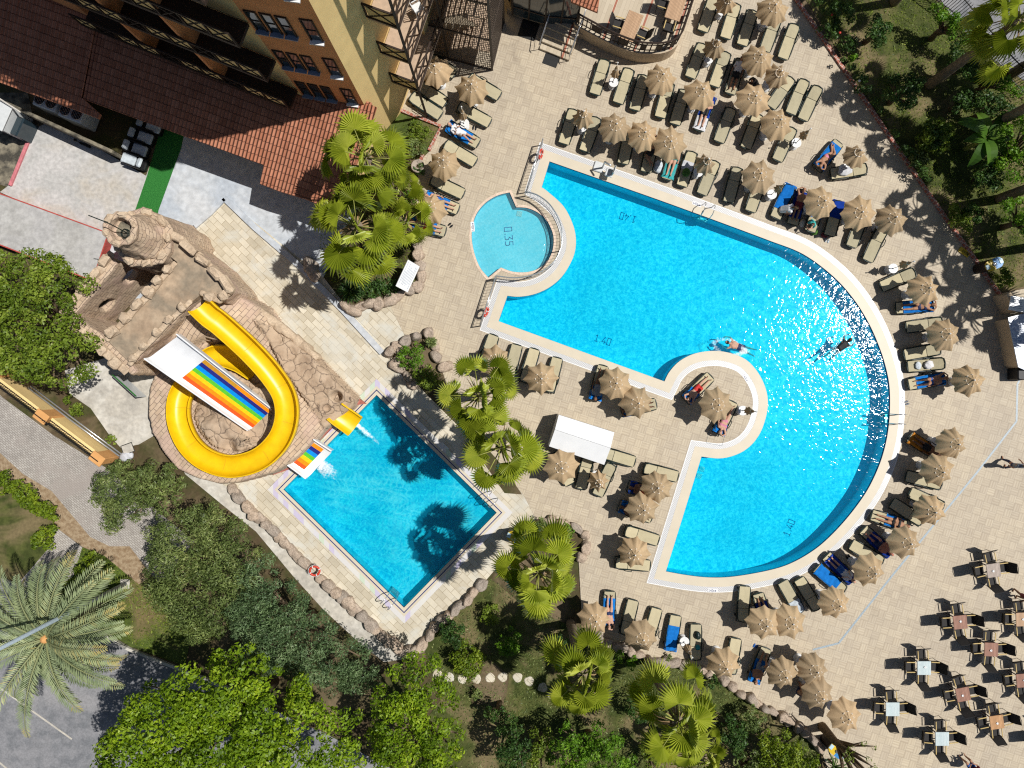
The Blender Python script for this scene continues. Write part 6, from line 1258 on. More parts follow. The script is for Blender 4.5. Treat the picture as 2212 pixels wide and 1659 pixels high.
T('clipped_hedge', [(68, 1150), (100, 1136), (117, 1146), (104, 1186), (70, 1192)], .9, .3, .26, .28, 1300, .12, 'leaf_hedge', 'short piece of clipped hedge above the date palm', 'hedge', 91, False); T('clipped_hedge', [(140, 1262), (200, 1180), (196, 1215), (160, 1275)], .9, .3, .24, .26, 1300, .12, 'leaf_hedge', 'shaded hedge piece right of the date palm', 'hedge', 92, False)
g_ = 'shrubs in the rock beds'
for i, a in enumerate([([(850, 768), (880, 745), (905, 733), (920, 752), (918, 792), (885, 805), (855, 785)], .8, .4, .22, .24, 'leaf_fresh', 'bright shrub in the rock bed above the small pool'), ([(890, 805), (930, 785), (950, 800), (962, 832), (930, 842), (900, 828)], .9, .4, .22, .24, 'leaf_mid', 'second shrub in the rock bed, nearer the fan palms'), ([(715, 640), (760, 590), (800, 600), (850, 596), (880, 612), (850, 640), (780, 652)], .45, .25, .2, .22, 'leaf_dark', 'low green plants under the big fan palm by the notice board'), (circ(878, 425, 26), .7, .3, .2, .22, 'leaf_fresh', 'green shrub behind the parasol touched by palm leaves'), (circ(900, 318, 24), .6, .3, .2, .2, 'leaf_olive', 'grey-green shrub inside the brick kerb corner'), (circ(1222, 1150, 18), .5, .2, .17, .17, 'leaf_fresh', 'bright shrub in the round palm bed by the small pool'), (circ(935, 740, 12), .9, .2, .16, .16, 'leaf_olive', 'tuft growing on top of the boulder above the small pool'), (circ(1170, 1128, 14), .6, .2, .17, .18, 'leaf_olive', 'reddish tuft at the boulder edge of the round palm bed'), (circ(905, 365, 14), .5, .2, .15, .15, 'leaf_dark', 'potted plant in the stone urn'), (circ(145, 862, 14), .5, .2, .15, .16, 'leaf_mid', 'small weed bush nearest the left tree along the boundary wall'), (circ(164, 888, 17), .5, .2, .16, .17, 'leaf_mid', 'larger weed bush along the boundary wall'), (circ(240, 950, 13), .35, .1, .14, .15, 'leaf_mid', 'weed tuft near the dumped chair'), (circ(1445, 1422, 9), .3, .1, .12, .12, 'leaf_olive', 'dry tuft between two boulders of the lower edge'), (circ(905, 285, 26), .3, .15, .15, .17, 'leaf_mid', 'fern-like plants on the small lawn by the hotel')]):
    T('rock_bed_shrub', a[0], a[1], a[2], a[3], a[4], 1200, .11, a[5], a[6], 'shrub', 110 + i, False, grp=g_, inner=False)
ft = T('feathery_tree', [(1815, 1650), (1832, 1612), (1862, 1588), (1905, 1618), (1918, 1720), (1800, 1720)], 4.2, .8, .30, .52, 480, .13, 'leaf_mid', 'thin airy tree crown at the bottom edge over the tiled deck', 'tree', 130, True, asp=.35, inner=False)
# ---------------- fan palms
def fan_leaf(b, o, dirv, L, Rf, droop, rg, nseg=25):
    dirv = dirv.normalized(); side = dirv.cross(Vector((0, 0, 1))); side = side.normalized() if side.length > .05 else Vector((1, 0, 0)); upv = side.cross(dirv).normalized()
    hub = o + dirv * L - Vector((0, 0, droop * L * .25)); f = (dirv - Vector((0, 0, droop))).normalized(); upn = side.cross(f).normalized()
    spread = R(rg.uniform(112, 140)); ring, tips, mids = [], [], []; cup = rg.uniform(.1, .35)
    for k in range(nseg * 2 + 1):
        t = k / (nseg * 2) * 2 - 1; a = t * spread; d = f * math.cos(a) + side * math.sin(a); pl = .035 if k % 2 else -.035
        rr = Rf * (.64 + .06 * math.cos(a)); ring.append(hub + d * rr + upn * (pl * 1.4 - cup * rr * (abs(t) ** 2) * .6) - Vector((0, 0, .10 * rr)))
        if k % 2: R2 = Rf * (.98 + .14 * math.cos(a)) * rg.uniform(.9, 1.05); tips.append(hub + d * R2 - upn * cup * R2 * abs(t) ** 2 * .6 - Vector((0, 0, Rf * rg.uniform(.1, .75))) + side * rg.uniform(-.03, .03))
    i0 = len(b.v); b.add([hub] + ring + tips, [(0, 1 + k, 2 + k) for k in range(nseg * 2)] + [(1 + 2 * j, 2 + 2 * nseg + j, 2 + 2 * j) for j in range(nseg)] + [(2 + 2 * j, 2 + 2 * nseg + j, 3 + 2 * j) for j in range(nseg)])
    return hub
def fan_palm(name, x, y, z, rad, n, lab, seed, mat='fan_leaf', lean=(0, 0), dead=14):
    n = int(n * .66); rg = random.Random(seed); c = P(x, y, z); root = empty(name, (c.x - lean[0], c.y - lean[1], 0)); tag(root, lab, 'palm', 'fan palms'); top = Vector((lean[0], lean[1], z - .25)); b = MB(); st = MB(); dd = MB()
    for i in range(n):
        t = i / (n - 1); az = i * 2.399963 + rg.uniform(-.55, .55); el = R(72 - 108 * t ** .7 + rg.uniform(-16, 16)); d = Vector((math.cos(az) * math.cos(el), math.sin(az) * math.cos(el), math.sin(el))); L = rad * rg.uniform(.42, .86) * (.72 + .40 * t); Rf = rad * rg.uniform(.31, .42)
        h = fan_leaf(b, top, d, L, Rf, .15 + .6 * t + rg.uniform(-.25, .3), rg); st.tube([top + d * .1, top + d * L * .55 - Vector((0, 0, .02 * L)), h], [.035, .022, .012], 5)
    for i in range(dead):
        az = rg.uniform(0, 2 * PI); d = Vector((math.cos(az), math.sin(az), 0)); L = rad * rg.uniform(.3, .6); dd.tube([top + d * .12 - Vector((0, 0, .1)), top + d * L * .6 - Vector((0, 0, .3)), top + d * L - Vector((0, 0, .9))], [.04, .03, .01], 4)
    me = b.mesh('crown', MATS[mat]); a = me.attributes.new('rnd', 'FLOAT', 'FACE'); nf = len(me.polygons); per = nf // n; v = np.repeat(np.random.default_rng(seed).random(n) * .8, per); v = np.resize(v, nf) + np.random.default_rng(seed + 1).random(nf) * .2; a.data.foreach_set('value', v.astype(np.float32))
    co_ = link('crown', me, root); st.build('leaf_stalks', MATS['petiole'], root, True)
    if dead: dd.build('dead_leaf_bases', MATS['dead_frond'], root, True)
    tb = MB(); k = max(6, int(z / .3)); pts, rs_ = [], []
    for i in range(k + 1): t = i / k; pts.append(Vector((lean[0] * t ** 1.5, lean[1] * t ** 1.5, -.05 + (z - .2) * t))); rs_.append((.26 - .10 * t + .10 * max(0, t - .85) / .15) * (1 + .06 * (i % 2)) * min(1, .55 + z / 10))
    tb.tube(pts, rs_, 10); tb.build('trunk', MATS['palm_trunk'], root, True); return root
for a in [(788, 338, 8.0, 2.1, 34, 'upper fan palm of the two large ones beside the hotel roof', 1), (768, 487, 7.6, 2.3, 36, 'lower fan palm of the two large ones, over the notice board bed', 2), (872, 478, 3.6, 1.5, 22, 'small fan palm touching the parasol over the orange shorts', 3), (850, 400, 3.2, 1.4, 20, 'small fan palm squeezed between the two large ones and the urn', 4),
          (1034, 856, 7.0, 1.95, 30, 'upper fan palm of the pair right of the small pool', 5), (1082, 968, 7.2, 2.05, 34, 'lower fan palm of the pair right of the small pool', 6), (1164, 1240, 8.6, 2.1, 36, 'fan palm below the round boulder bed, whose shadow falls in the small pool', 7), (1261, 1462, 6.8, 2.0, 30, 'left fan palm in the lower garden below the boulder edge', 8), (1468, 1566, 7.2, 2.25, 34, 'right fan palm in the lower garden near the bottom edge', 9), (1520, 1640, 3.4, 1.4, 18, 'small fan palm at the bottom edge below the lower right one', 10)]: fan_palm('fan_palm', a[0], a[1], a[2], a[3], a[4], a[5], a[6], dead=24 if a[6] in (2, 7, 9) else 12)
def by_base(x, y, z): b = P(x, y, 0); s = H / (H - z); return 1106 + (x - 1106) * s, 829.5 - (829.5 - y) * s
for (x, y, z, r_, lab, sd) in [(2006, 184, 6.9, 2.0, 'fan palm with leaning-looking trunk at the top right corner', 21), (2119, 285, 8.4, 2.0, 'fan palm whose crown is cut off, trunk crossing above the banana plant', 22), (2158, 430, 8.0, 2.0, 'fan palm rooted at the right edge beside the bright bush', 23), (2236, 532, 8.2, 2.0, 'fan palm outside the right edge shading the litter bin', 24), (2262, 655, 7.6, 2.1, 'fan palm outside the right edge shading the tiled deck by the bar', 25), (1930, 5, 7.0, 1.9, 'fan palm at the top edge shading the brick kerb', 26), (2185, 160, 6.4, 1.7, 'second fan palm at the top right corner beside the side road', 27), (2010, 330, 5.6, 1.6, 'fan palm left of the banana plant with a thin trunk', 28)][:7]:
    cx, cy_ = by_base(x, y, z); fan_palm('fan_palm', cx, cy_, z, r_, 28, lab, sd, 'fan_leaf_shade' if sd > 90 else 'fan_leaf')
# ---------------- date palm with feather fronds
def feather_palm(x, y, z, rad, n, lab, seed):
    rg = random.Random(seed); c = P(x, y, z); root = empty('date_palm', (c.x, c.y, 0)); tag(root, lab, 'palm'); top = Vector((0, 0, z)); b = MB(); st = MB(); vals = []
    for i in range(n):
        t = i / (n - 1); az = i * 2.399963 + rg.uniform(-.15, .15); el = R(46 - 66 * t + rg.uniform(-6, 6)); d = Vector((math.cos(az), math.sin(az), 0)); L = rad * rg.uniform(.85, 1.1); pts = []; p = top.copy(); ang = el; m = 12
        for k in range(m + 1): pts.append(p.copy()); p = p + (d * math.cos(ang) + Vector((0, 0, math.sin(ang)))) * L / m; ang -= R(75) / m * (.5 + k / m)
        st.tube(pts, [.05 * (1 - k / (m + 1)) + .008 for k in range(m + 1)], 4); sd_ = Vector((-d.y, d.x, 0)); v0 = rg.random() * .6
        for k in range(40):
            u = .10 + .90 * k / 40; q = u * m; i0 = min(m - 1, int(q)); pp = pts[i0].lerp(pts[i0 + 1], q - i0); tg = (pts[i0 + 1] - pts[i0]).normalized(); ll = .52 * (math.sin(PI * min(1, u * .9 + .1)) ** .6) * rg.uniform(.8, 1.1) + .06
            for s in (-1, 1):
                dr = (tg * .75 + sd_ * s * 1.0 + Vector((0, 0, .30 + rg.uniform(-.15, .15)))).normalized(); w_ = tg * .026; e = pp + dr * ll - Vector((0, 0, ll * .12)); mid = pp + dr * ll * .5
                b.add([pp - w_, mid + w_ * 1.6, e, mid - w_ * 1.6], [(0, 1, 2, 3)]); vals.append(min(.93, v0 + .3 * rg.random() + (.28 if u > .85 else 0)))
    me = b.mesh('crown', MATS['date_leaf']); a = me.attributes.new('rnd', 'FLOAT', 'FACE'); a.data.foreach_set('value', vals); link('crown', me, root); st.build('frond_ribs', MATS['rib_green'], root, True)
    k = 40; pts = [Vector((0, 0, -.05 + z * i / k)) for i in range(k + 1)]; MB().tube(pts, [.27 + .05 * (i % 2) for i in range(k + 1)], 12).build('trunk', MATS['palm_trunk'], root, True)
    MB().lathe([(.3, z - .4), (.36, z - .1), (.12, z + .25), (0, z + .3)], 12).build('crown_heart', MATS['wall_orange'], root, True)
feather_palm(100, 1379, 4.5, 4.2, 46, 'large grey-green date palm over the road at the lower left', 5)
def spiky(x, y, z, n, L, lab, seed, mat='leaf_dark'):
    rg = random.Random(seed); root = empty('spiky_plant', P(x, y)); tag(root, lab, 'plant'); b = MB(); vals = []
    for i in range(n):
        az = rg.uniform(0, 2 * PI); el = R(rg.uniform(5, 75)); d = Vector((math.cos(az) * math.cos(el), math.sin(az) * math.cos(el), math.sin(el))); s = Vector((-math.sin(az), math.cos(az), 0)) * .03; o = Vector((0, 0, z)); m_ = o + d * L * .55; e = o + d * L - Vector((0, 0, L * .3)); b.add([o - s * .5, m_ - s, e, m_ + s, o + s * .5], [(0, 1, 3, 4), (1, 2, 3)]); v = rg.random(); vals += [v, v]
    me = b.mesh('leaves', MATS[mat]); a = me.attributes.new('rnd', 'FLOAT', 'FACE'); a.data.foreach_set('value', vals); link('leaves', me, root); MB().tube([(0, 0, 0), (0, 0, z)], .06, 6).build('stem', MATS['bark'], root)
spiky(762, 630, .5, 110, .85, 'dark spiky plant at the boulders below the lower large palm', 1); spiky(935, 742, .75, 60, .38, 'small grassy tuft on the boulder top', 2, 'leaf_olive'); spiky(1790, 1640, .6, 50, .9, 'feathery young palm behind the boulder row at the bottom', 3); spiky(1165, 1130, .3, 50, .4, 'red-green tuft at the edge of the round palm bed', 4, 'leaf_olive')
def banana(x, y, lab):
    rg = random.Random(3); root = empty('banana_plant', P(x, y)); tag(root, lab, 'plant'); b = MB(); vals = []
    for i in range(10):
        az = i * 2.4; d = Vector((math.cos(az), math.sin(az), 0)); s = Vector((-d.y, d.x, 0)); L = rg.uniform(1.5, 2.2); el = R(rg.uniform(30, 65)); p = Vector((0, 0, 1.5)); lft, rgt, mid = [], [], []
        for k in range(11): u = k / 10; w_ = .30 * math.sin(PI * min(1, u * .85 + .1)) * (1 if u > .12 else .25); lft.append(p + s * w_ + Vector((0, 0, .08))); rgt.append(p - s * w_ + Vector((0, 0, .08))); mid.append(p.copy()); p = p + (d * math.cos(el) + Vector((0, 0, math.sin(el)))) * L / 10; el -= R(11)
        b.strip(lft, mid); b.strip(mid, rgt); v = rg.random(); vals += [min(1, v + .1 * rg.random()) for _ in range(20)]
    me = b.mesh('leaves', MATS['banana_leaf']); a = me.attributes.new('rnd', 'FLOAT', 'FACE'); a.data.foreach_set('value', vals); link('leaves', me, root); MB().tube([(0, 0, 0), (0, 0, 1.6)], [.13, .08], 8).build('stem', MATS['petiole'], root)
banana(2085, 322, 'banana plant with big arching leaves in the right garden')
# grass tufts on the lawns
def tufts(name, poly, n, seed, lab, mat, z=-.03, h=.12):
    q = PL(poly); r = np.random.default_rng(seed); xs_ = np.array([p.x for p in q]); ys_ = np.array([p.y for p in q]); pts = r.random((n * 2, 2)) * [np.ptp(xs_), np.ptp(ys_)] + [xs_.min(), ys_.min()]; m = pin(pts[:, 0], pts[:, 1], q); pts = pts[m]; d = vnoise(pts[:, 0], pts[:, 1], .7, seed); pts = pts[d + r.random(len(d)) * .5 > .55][:n]
    C = np.column_stack([pts, z + h * .4 * r.random(len(pts))]); V, F = leaves(C, np.tile([0, 0, .6], (len(C), 1)), h * r.uniform(.6, 1.5, len(C)), r, .22); tag(link(name, np_mesh(name, V, F, r.random(len(F)), mat)), lab, 'grass', kind='stuff')
tufts('grass_tufts', [(1722, -30), (1993, -30), (2110, 94), (2240, 200), (2240, 590), (2160, 632), (2003, 412)], 16000, 1, 'dry and green grass tufts in the right garden', 'leaf_mid'); tufts('grass_tufts', [(910, 1390), (1060, 1250), (1280, 1375), (1500, 1445), (1640, 1525), (1760, 1610), (1780, 1700), (960, 1700)], 20000, 2, 'dry and green grass tufts in the lower garden', 'leaf_olive'); tufts('grass_tufts', [(178, 1182), (225, 1200), (300, 1262), (420, 1330), (400, 1440), (212, 1356), (110, 1300)], 8000, 3, 'green grass tufts by the date palm', 'leaf_mid'); tufts('grass_tufts', [(700, 250), (863, 240), (953, 276), (905, 350), (898, 540), (900, 620), (780, 655), (690, 590)], 8000, 4, 'green grass tufts in the palm bed by the hotel', 'leaf_mid')
# ---------------- boulders
def rock_mat():
    t = NT('boulder'); co = t.pos('obj'); v = t.n('TexVoronoi', {'Vector': t.n('VectorMath', {0: co, 1: t.noise(co, 2.5, 3, out=1)}, operation='ADD').outputs[0], 'Scale': 1.7}, feature='DISTANCE_TO_EDGE').outputs[0]; rnd = t.n('ObjectInfo').outputs['Random']
    col = t.ramp(t.noise(co, 2.2, 6, .65), [(.3, (.33, .265, .21)), (.5, (.46, .38, .30)), (.72, (.56, .48, .39))]); col = t.mix(1.0, col, t.ramp(rnd, [(0, (.8, .82, .86)), (1, (1.12, 1.05, 1.0))]), 'MULTIPLY'); col = t.mix(t.ramp(v, [(0, (.75,) * 3), (.03, (0, 0, 0))]), col, (.09, .07, .055))
    MATS['boulder'] = t.bsdf(col, .85, t.math('ADD', t.noise(co, 6, 5), t.math('MINIMUM', t.math('MULTIPLY', v, 3), .3)), .7, .06, .2)
rock_mat()
def boulder_mesh(seed):
    rg = random.Random(seed); b = MB(); b.ball((0, 0, 0), 1, 18, 12); ph = [rg.uniform(0, 6) for _ in range(9)]
    cuts = [(Vector((rg.gauss(0, 1), rg.gauss(0, 1), rg.gauss(0, .7))).normalized(), rg.uniform(.62, .9)) for _ in range(9)]
    for i, v in enumerate(b.v):
        v = v.copy()
        for cn, cd in cuts:
            k_ = v.dot(cn)
            if k_ > cd: v -= cn * (k_ - cd) * .85
        n = 1.08 + .13 * math.sin(v.x * 2.4 + ph[0]) * math.sin(v.y * 2.1 + ph[1]) + .10 * math.sin(v.z * 3 + ph[2] + v.x * 2) + .05 * math.sin(v.y * 6 + ph[3]) * math.sin(v.x * 5 + ph[4]); p = v * n; p.z = min(p.z, .75 + .1 * math.sin(p.x * 3 + ph[5])); b.v[i] = p
    return b.mesh('boulder', MATS['boulder'], True)
BM = [boulder_mesh(s) for s in range(9)]
def boulders(pts, sx, sy, sz, lab, grp):
    for i, (x, y) in enumerate(pts):
        a = Vector(pts[max(i - 1, 0)]); e = Vector(pts[min(i + 1, len(pts) - 1)]); an = math.atan2(-(e.y - a.y), e.x - a.x); rg = random.Random(x * 7 + y); o = link('boulder', BM[rg.randrange(9)]); p = P(x, y); o.location = (p.x, p.y, sz * .25); o.scale = (sx * rg.uniform(.75, 1.25), sy * rg.uniform(.75, 1.2), sz * rg.uniform(.5, 1.3)); o.rotation_euler = (0, 0, an + rg.uniform(-.3, .3)); tag(o, lab, 'boulder', grp)
boulders([(507, 1060), (520, 1075), (537, 1092), (550, 1109), (564, 1119), (578, 1133), (593, 1147), (607, 1161), (620, 1175), (634, 1191), (647, 1204), (660, 1216)], .40, .30, .42, 'rounded tan boulder in the row above the life ring along the small pool', 'boulders left of the small pool, upper')
boulders([(698, 1252), (712, 1264), (726, 1276), (741, 1289), (756, 1302), (770, 1317), (785, 1330), (800, 1345), (816, 1362), (831, 1374), (846, 1386), (860, 1398)], .42, .32, .42, 'rounded tan boulder in the row below the life ring along the small pool', 'boulders left of the small pool, lower')
boulders([(880, 1405), (897, 1403), (913, 1392), (929, 1371), (941, 1351), (956, 1337), (970, 1328), (985, 1316), (996, 1305), (1013, 1293), (1024, 1277), (1042, 1261)], .40, .30, .45, 'tan boulder in the row right of the small pool lower corner', 'boulders right of the small pool')
boulders([(1150, 1140), (1168, 1128), (1191, 1126), (1218, 1130), (1246, 1141), (1264, 1155), (1266, 1180), (1254, 1203)], .36, .30, .42, 'grey-tan boulder round the palm bed between the pools', 'boulders round the palm bed')
boulders([(1272, 1364), (1290, 1374), (1311, 1387), (1331, 1395), (1347, 1398), (1363, 1407), (1381, 1412), (1416, 1427), (1436, 1430), (1456, 1430), (1476, 1434), (1494, 1441), (1513, 1446), (1530, 1455)], .32, .27, .42, 'grey-tan boulder along the lower deck edge left of the overlapping parasol', 'boulders along the lower deck')
boulders([(1561, 1466), (1582, 1482), (1601, 1498), (1621, 1507), (1634, 1519), (1649, 1527), (1667, 1534), (1686, 1545), (1704, 1556), (1721, 1568), (1739, 1582), (1752, 1594), (1765, 1608)], .34, .28, .42, 'grey-tan boulder in the lowest row leading to the recycling bin', 'boulders to the recycling bin')
boulders([(900, 528), (904, 555), (908, 578), (911, 600), (905, 618), (885, 626), (862, 640), (842, 650), (820, 656), (800, 657), (782, 662), (764, 671), (748, 660), (680, 592), (672, 574)], .42, .32, .5, 'dark tan boulder round the big palm bed with the notice board', 'boulders round the big palm bed')
boulders([(842, 762), (860, 750), (878, 739), (902, 727), (928, 722), (938, 745), (944, 772), (965, 792), (853, 786), (866, 798), (880, 812), (895, 832)], .40, .32, .5, 'grey-tan boulder round the rock bed above the small pool', 'boulders round the rock bed')
for x, y in ((945, 1456), (971, 1463), (999, 1466), (1029, 1466), (1059, 1464), (1086, 1462), (1118, 1463), (1143, 1471), (1172, 1485), (1193, 1502)):
    rg = random.Random(x); o = MB().lathe([(.24, -.04), (.26, 0), (.23, .025), (0, .03)], 16, wob=lambda a, z: 1 + .07 * math.sin(a * 3 + x) + .04 * math.sin(a * 5 + y)).build('stepping_stone', MATS['stone_paving']); o.location = P(x, y, -.02); tag(o, 'pale round stepping stone in the path across the lower garden', 'stepping stone', 'stepping stones in the lower garden')
ur = empty('stone_urn', P(905, 365)); tag(ur, 'round stone urn beside the parasol by the palm bed', 'urn'); MB().lathe([(.2, 0), (.3, .25), (.28, .42), (.36, .5), (.30, .5), (.24, .42)], 20).build('bowl', MATS['boulder'], ur, True); MB().lathe([(.26, .4), (0, .43)], 16).build('soil', MATS['soil'], ur)
pf = empty('picket_fence', P(2060, 60)); tag(pf, 'black metal picket fence between the right garden and the side road', 'fence'); b = MB(); q = [P(x, y) for x, y in ((1990, -14), (2050, 30), (2100, 90), (2150, 150), (2215, 215))]
for a, e in zip(q, q[1:]):
    n = int((e - a).length / .14)
    for i in range(n): p = a.lerp(e, i / n) - pf.location; b.tube([p, p + Vector((0, 0, 1.5))], .016, 4)
    d = e - a
    for z in (.25, 1.3): m_ = (a + e) / 2 - pf.location; b.box((m_.x, m_.y, z), (d.length, .04, .04), math.atan2(d.y, d.x))
b.build('pickets', MATS['iron_black'], pf)
for x, y, c in ((1797, 32, 'pink'), (1814, 71, 'red'), (1856, 175, 'white')):
    o = MB().ball((0, 0, 1.1), .07, 8, 6, (1, 1, .6)).build('flower', MATS['flower_red' if c != 'white' else 'plastic_white'], None, True); o.location = P(x, y, 1.1) - Vector((0, 0, 1.1)); tag(o, c + ' single blossom in the shaded bed by the brick kerb', 'flower')
# ================================================================= people
for nm, c in (('skin_light', (.52, .30, .21)), ('skin_tan', (.38, .20, .12)), ('skin_red', (.46, .19, .13)), ('skin_brown', (.20, .10, .06)), ('hair_dark', (.025, .016, .012)), ('hair_brown', (.09, .05, .025)), ('hair_grey', (.45, .44, .43)), ('hair_blond', (.38, .25, .11)),
              ('cloth_black', (.015, .015, .018)), ('cloth_white', (.70, .70, .72)), ('cloth_red', (.50, .03, .025)), ('cloth_orange', (.65, .10, .02)), ('cloth_blue', (.03, .12, .40)), ('cloth_darkred', (.16, .02, .03)), ('cloth_turquoise', (.05, .40, .38)), ('cloth_pink', (.55, .20, .28)), ('cloth_grey', (.22, .24, .28)), ('cloth_navy', (.02, .03, .09))): plain(nm, c, .6, .12, 9, .25)
V3 = lambda *a: Vector(a)
def capsule(b, p, q, r0, r1, n=10):
    d = q - p; L = d.length
    if L < 1e-4: b.ball(p, r0, n, 7); return
    t = d / L; pts, rs_ = [], []
    for k in range(4): a = -PI / 2 + PI / 2 * (k + .25) / 4; pts.append(p + t * r0 * math.sin(a)); rs_.append(r0 * math.cos(a))
    pts += [p, p.lerp(q, .5), q]; rs_ += [r0, (r0 + r1) / 2, r1]
    for k in range(4): a = PI / 2 * (k + .75) / 4; pts.append(q + t * r1 * math.sin(a)); rs_.append(r1 * math.cos(a))
    b.tube(pts, rs_, n)
def fuse(b, name, mat, parent, vox=.02, it=4):
    me = b.mesh(name + '_raw', mat); o = link(name, me); m = o.modifiers.new('r', 'REMESH'); m.mode = 'VOXEL'; m.voxel_size = vox; s = o.modifiers.new('s', 'SMOOTH'); s.iterations = it; s.factor = .5
    dg = bpy.context.evaluated_depsgraph_get(); me2 = bpy.data.meshes.new_from_object(o.evaluated_get(dg)); o.modifiers.clear(); o.data = me2; me2.name = name; me2.polygons.foreach_set('use_smooth', [True] * len(me2.polygons))
    if not me2.materials: me2.materials.append(mat)
    bpy.data.meshes.remove(me); o.parent = parent; return o
def body_shapes(b, J, g=0.0, parts='all', sc=1.0):
    c = lambda p, q, r0, r1: capsule(b, J[p] if isinstance(p, str) else p, J[q] if isinstance(q, str) else q, (r0 + g) * sc, (r1 + g) * sc)
    sd = (J['shL'] - J['shR']).normalized(); hd = (J['hipL'] - J['hipR']).normalized(); A = lambda s: parts == 'all' or s in parts
    if A('torso'):
        for s in (-1, 0, 1): c(J['pel'] + hd * s * .075, J['chest'] + sd * s * .085, .105, .115)
        c('shL', 'shR', .07, .07); c('chest', 'neck', .10, .06)
    if A('chestband'): 
        m_ = J['pel'].lerp(J['chest'], .82)
        for s in (-1, 1): c(m_ + sd * s * .03, m_ + sd * s * .12, .115, .112)
    if A('pelvis'): 
        for s in (-1, 1): c(J['pel'] + hd * s * .05, J['pel'].lerp(J['chest'], .12) + hd * s * .07, .115, .11); c(J['pel'] + hd * s * .06, J['hip' + 'RL'[s > 0]], .11, .095)
    for S in 'LR':
        if A('thigh'): c('hip' + S, 'kn' + S, .088, .062)
        if A('halfthigh'): c(J['hip' + S], J['hip' + S].lerp(J['kn' + S], .55), .098, .09)
        if A('calf'): c('kn' + S, 'an' + S, .060, .040); c(J['kn' + S].lerp(J['an' + S], .15), J['kn' + S].lerp(J['an' + S], .4), .062, .058)
        if A('foot'): c('an' + S, 'to' + S, .042, .03)
        if A('uparm'): c('sh' + S, 'el' + S, .055, .043)
        if A('halfarm'): c(J['sh' + S], J['sh' + S].lerp(J['el' + S], .6), .066, .058)
        if A('forearm'): c('el' + S, 'wr' + S, .043, .03); c(J['wr' + S], J['wr' + S].lerp(J['ha' + S], .5), .034, .036)
    if A('head'):
        h, f = J['head'], J['face']; u = (J['head'] - J['neck']).normalized(); c('neck', 'head', .052, .05); capsule(b, h - u * .03, h + u * .045, .085 * sc, .092 * sc); capsule(b, h + f * .03 - u * .07, h + f * .035 - u * .06, .055 * sc, .06 * sc)
        sdv = u.cross(f).normalized(); b.ball(h + f * .105 - u * .02, .018, 6, 5)
        for s in (-1, 1): b.ball(h + sdv * s * .092 - u * .015, .022, 6, 5)
def fingers(b, J, sc=1.0):
    for S in 'LR':
        w, hd = J['wr' + S], J['ha' + S]; d = (hd - w).normalized(); el = (w - J['el' + S]).normalized(); pn = el.cross(Vector((0, 0, 1))); pn = pn.normalized() if pn.length > .1 else Vector((0, 1, 0)); side = pn; nrm = d.cross(side).normalized(); pal = w + d * .085
        for k, (o, L) in enumerate(((-.03, .062), (-.01, .074), (.01, .078), (.03, .07))): a = pal + side * o * .9; b.tube([a - d * .02, a + d * L * .45 - nrm * .006, a + d * L * .8 - nrm * .022, a + d * L - nrm * .036], [.0095, .009, .008, .006], 6)
        a = w + d * .035 + side * .03; b.tube([a, a + side * .028 + d * .022, a + side * .04 + d * .055 - nrm * .008], [.011, .010, .007], 6)
CL = {'shorts': ('pelvis', 'halfthigh'), 'swim_briefs': ('pelvis',), 'bikini_top': ('chestband',), 'shirt': ('torso', 'halfarm'), 'trousers': ('pelvis', 'thigh', 'calf'), 'swimsuit': ('torso', 'pelvis')}
def person(J, M, skin, hair, clothes, lab, long_hair=False, sc=1.0, hat=None):
    root = empty('person'); root.matrix_world = M; root.scale = (sc,) * 3; tag(root, lab, 'person')
    if 'face' not in J: J['face'] = Vector((0, 0, 1))
    b = MB(); body_shapes(b, J); o = fuse(b, 'body', MATS[skin], root); f = MB(); fingers(f, J)
    bm = bmesh.new(); bm.from_mesh(o.data); me = f.mesh('fingers', MATS[skin], True); bm.from_mesh(me); bm.to_mesh(o.data); bm.free(); bpy.data.meshes.remove(me); o.data.polygons.foreach_set('use_smooth', [True] * len(o.data.polygons))
    for kind, mat in clothes: b = MB(); body_shapes(b, J, .014, CL[kind]); fuse(b, kind, MATS[mat], root, .024)
    h, fc = J['head'], J['face']; u = (h - J['neck']).normalized(); b = MB(); b.ball(h - fc * .022 + u * .03, .108, 12, 8)
    if long_hair: capsule(b, h - fc * .06, h - fc * .08 - u * .16, .085, .05)
    fuse(b, 'hair', MATS[hair], root, .022, 2); e = MB(); sdv = u.cross(fc).normalized()
    for s in (-1, 1): e.ball(h + fc * .088 + sdv * s * .034 + u * .005, .014, 6, 5)
    e.build('eyes', MATS['hair_dark'], root); m_ = MB(); m_.box(h + fc * .092 - u * .06, (.04, .012, .012)); m_.build('mouth', MATS['cloth_darkred'], root)
    if hat: q = MB(); q.lathe([(.2, 0), (.2, .015), (.1, .03), (.09, .1), (0, .12)], 18); q.v = [Matrix.Translation(h + u * .04) @ u.to_track_quat('Z', 'Y').to_matrix().to_4x4() @ v for v in q.v]; q.build('hat', MATS[hat], root, True)
    return root
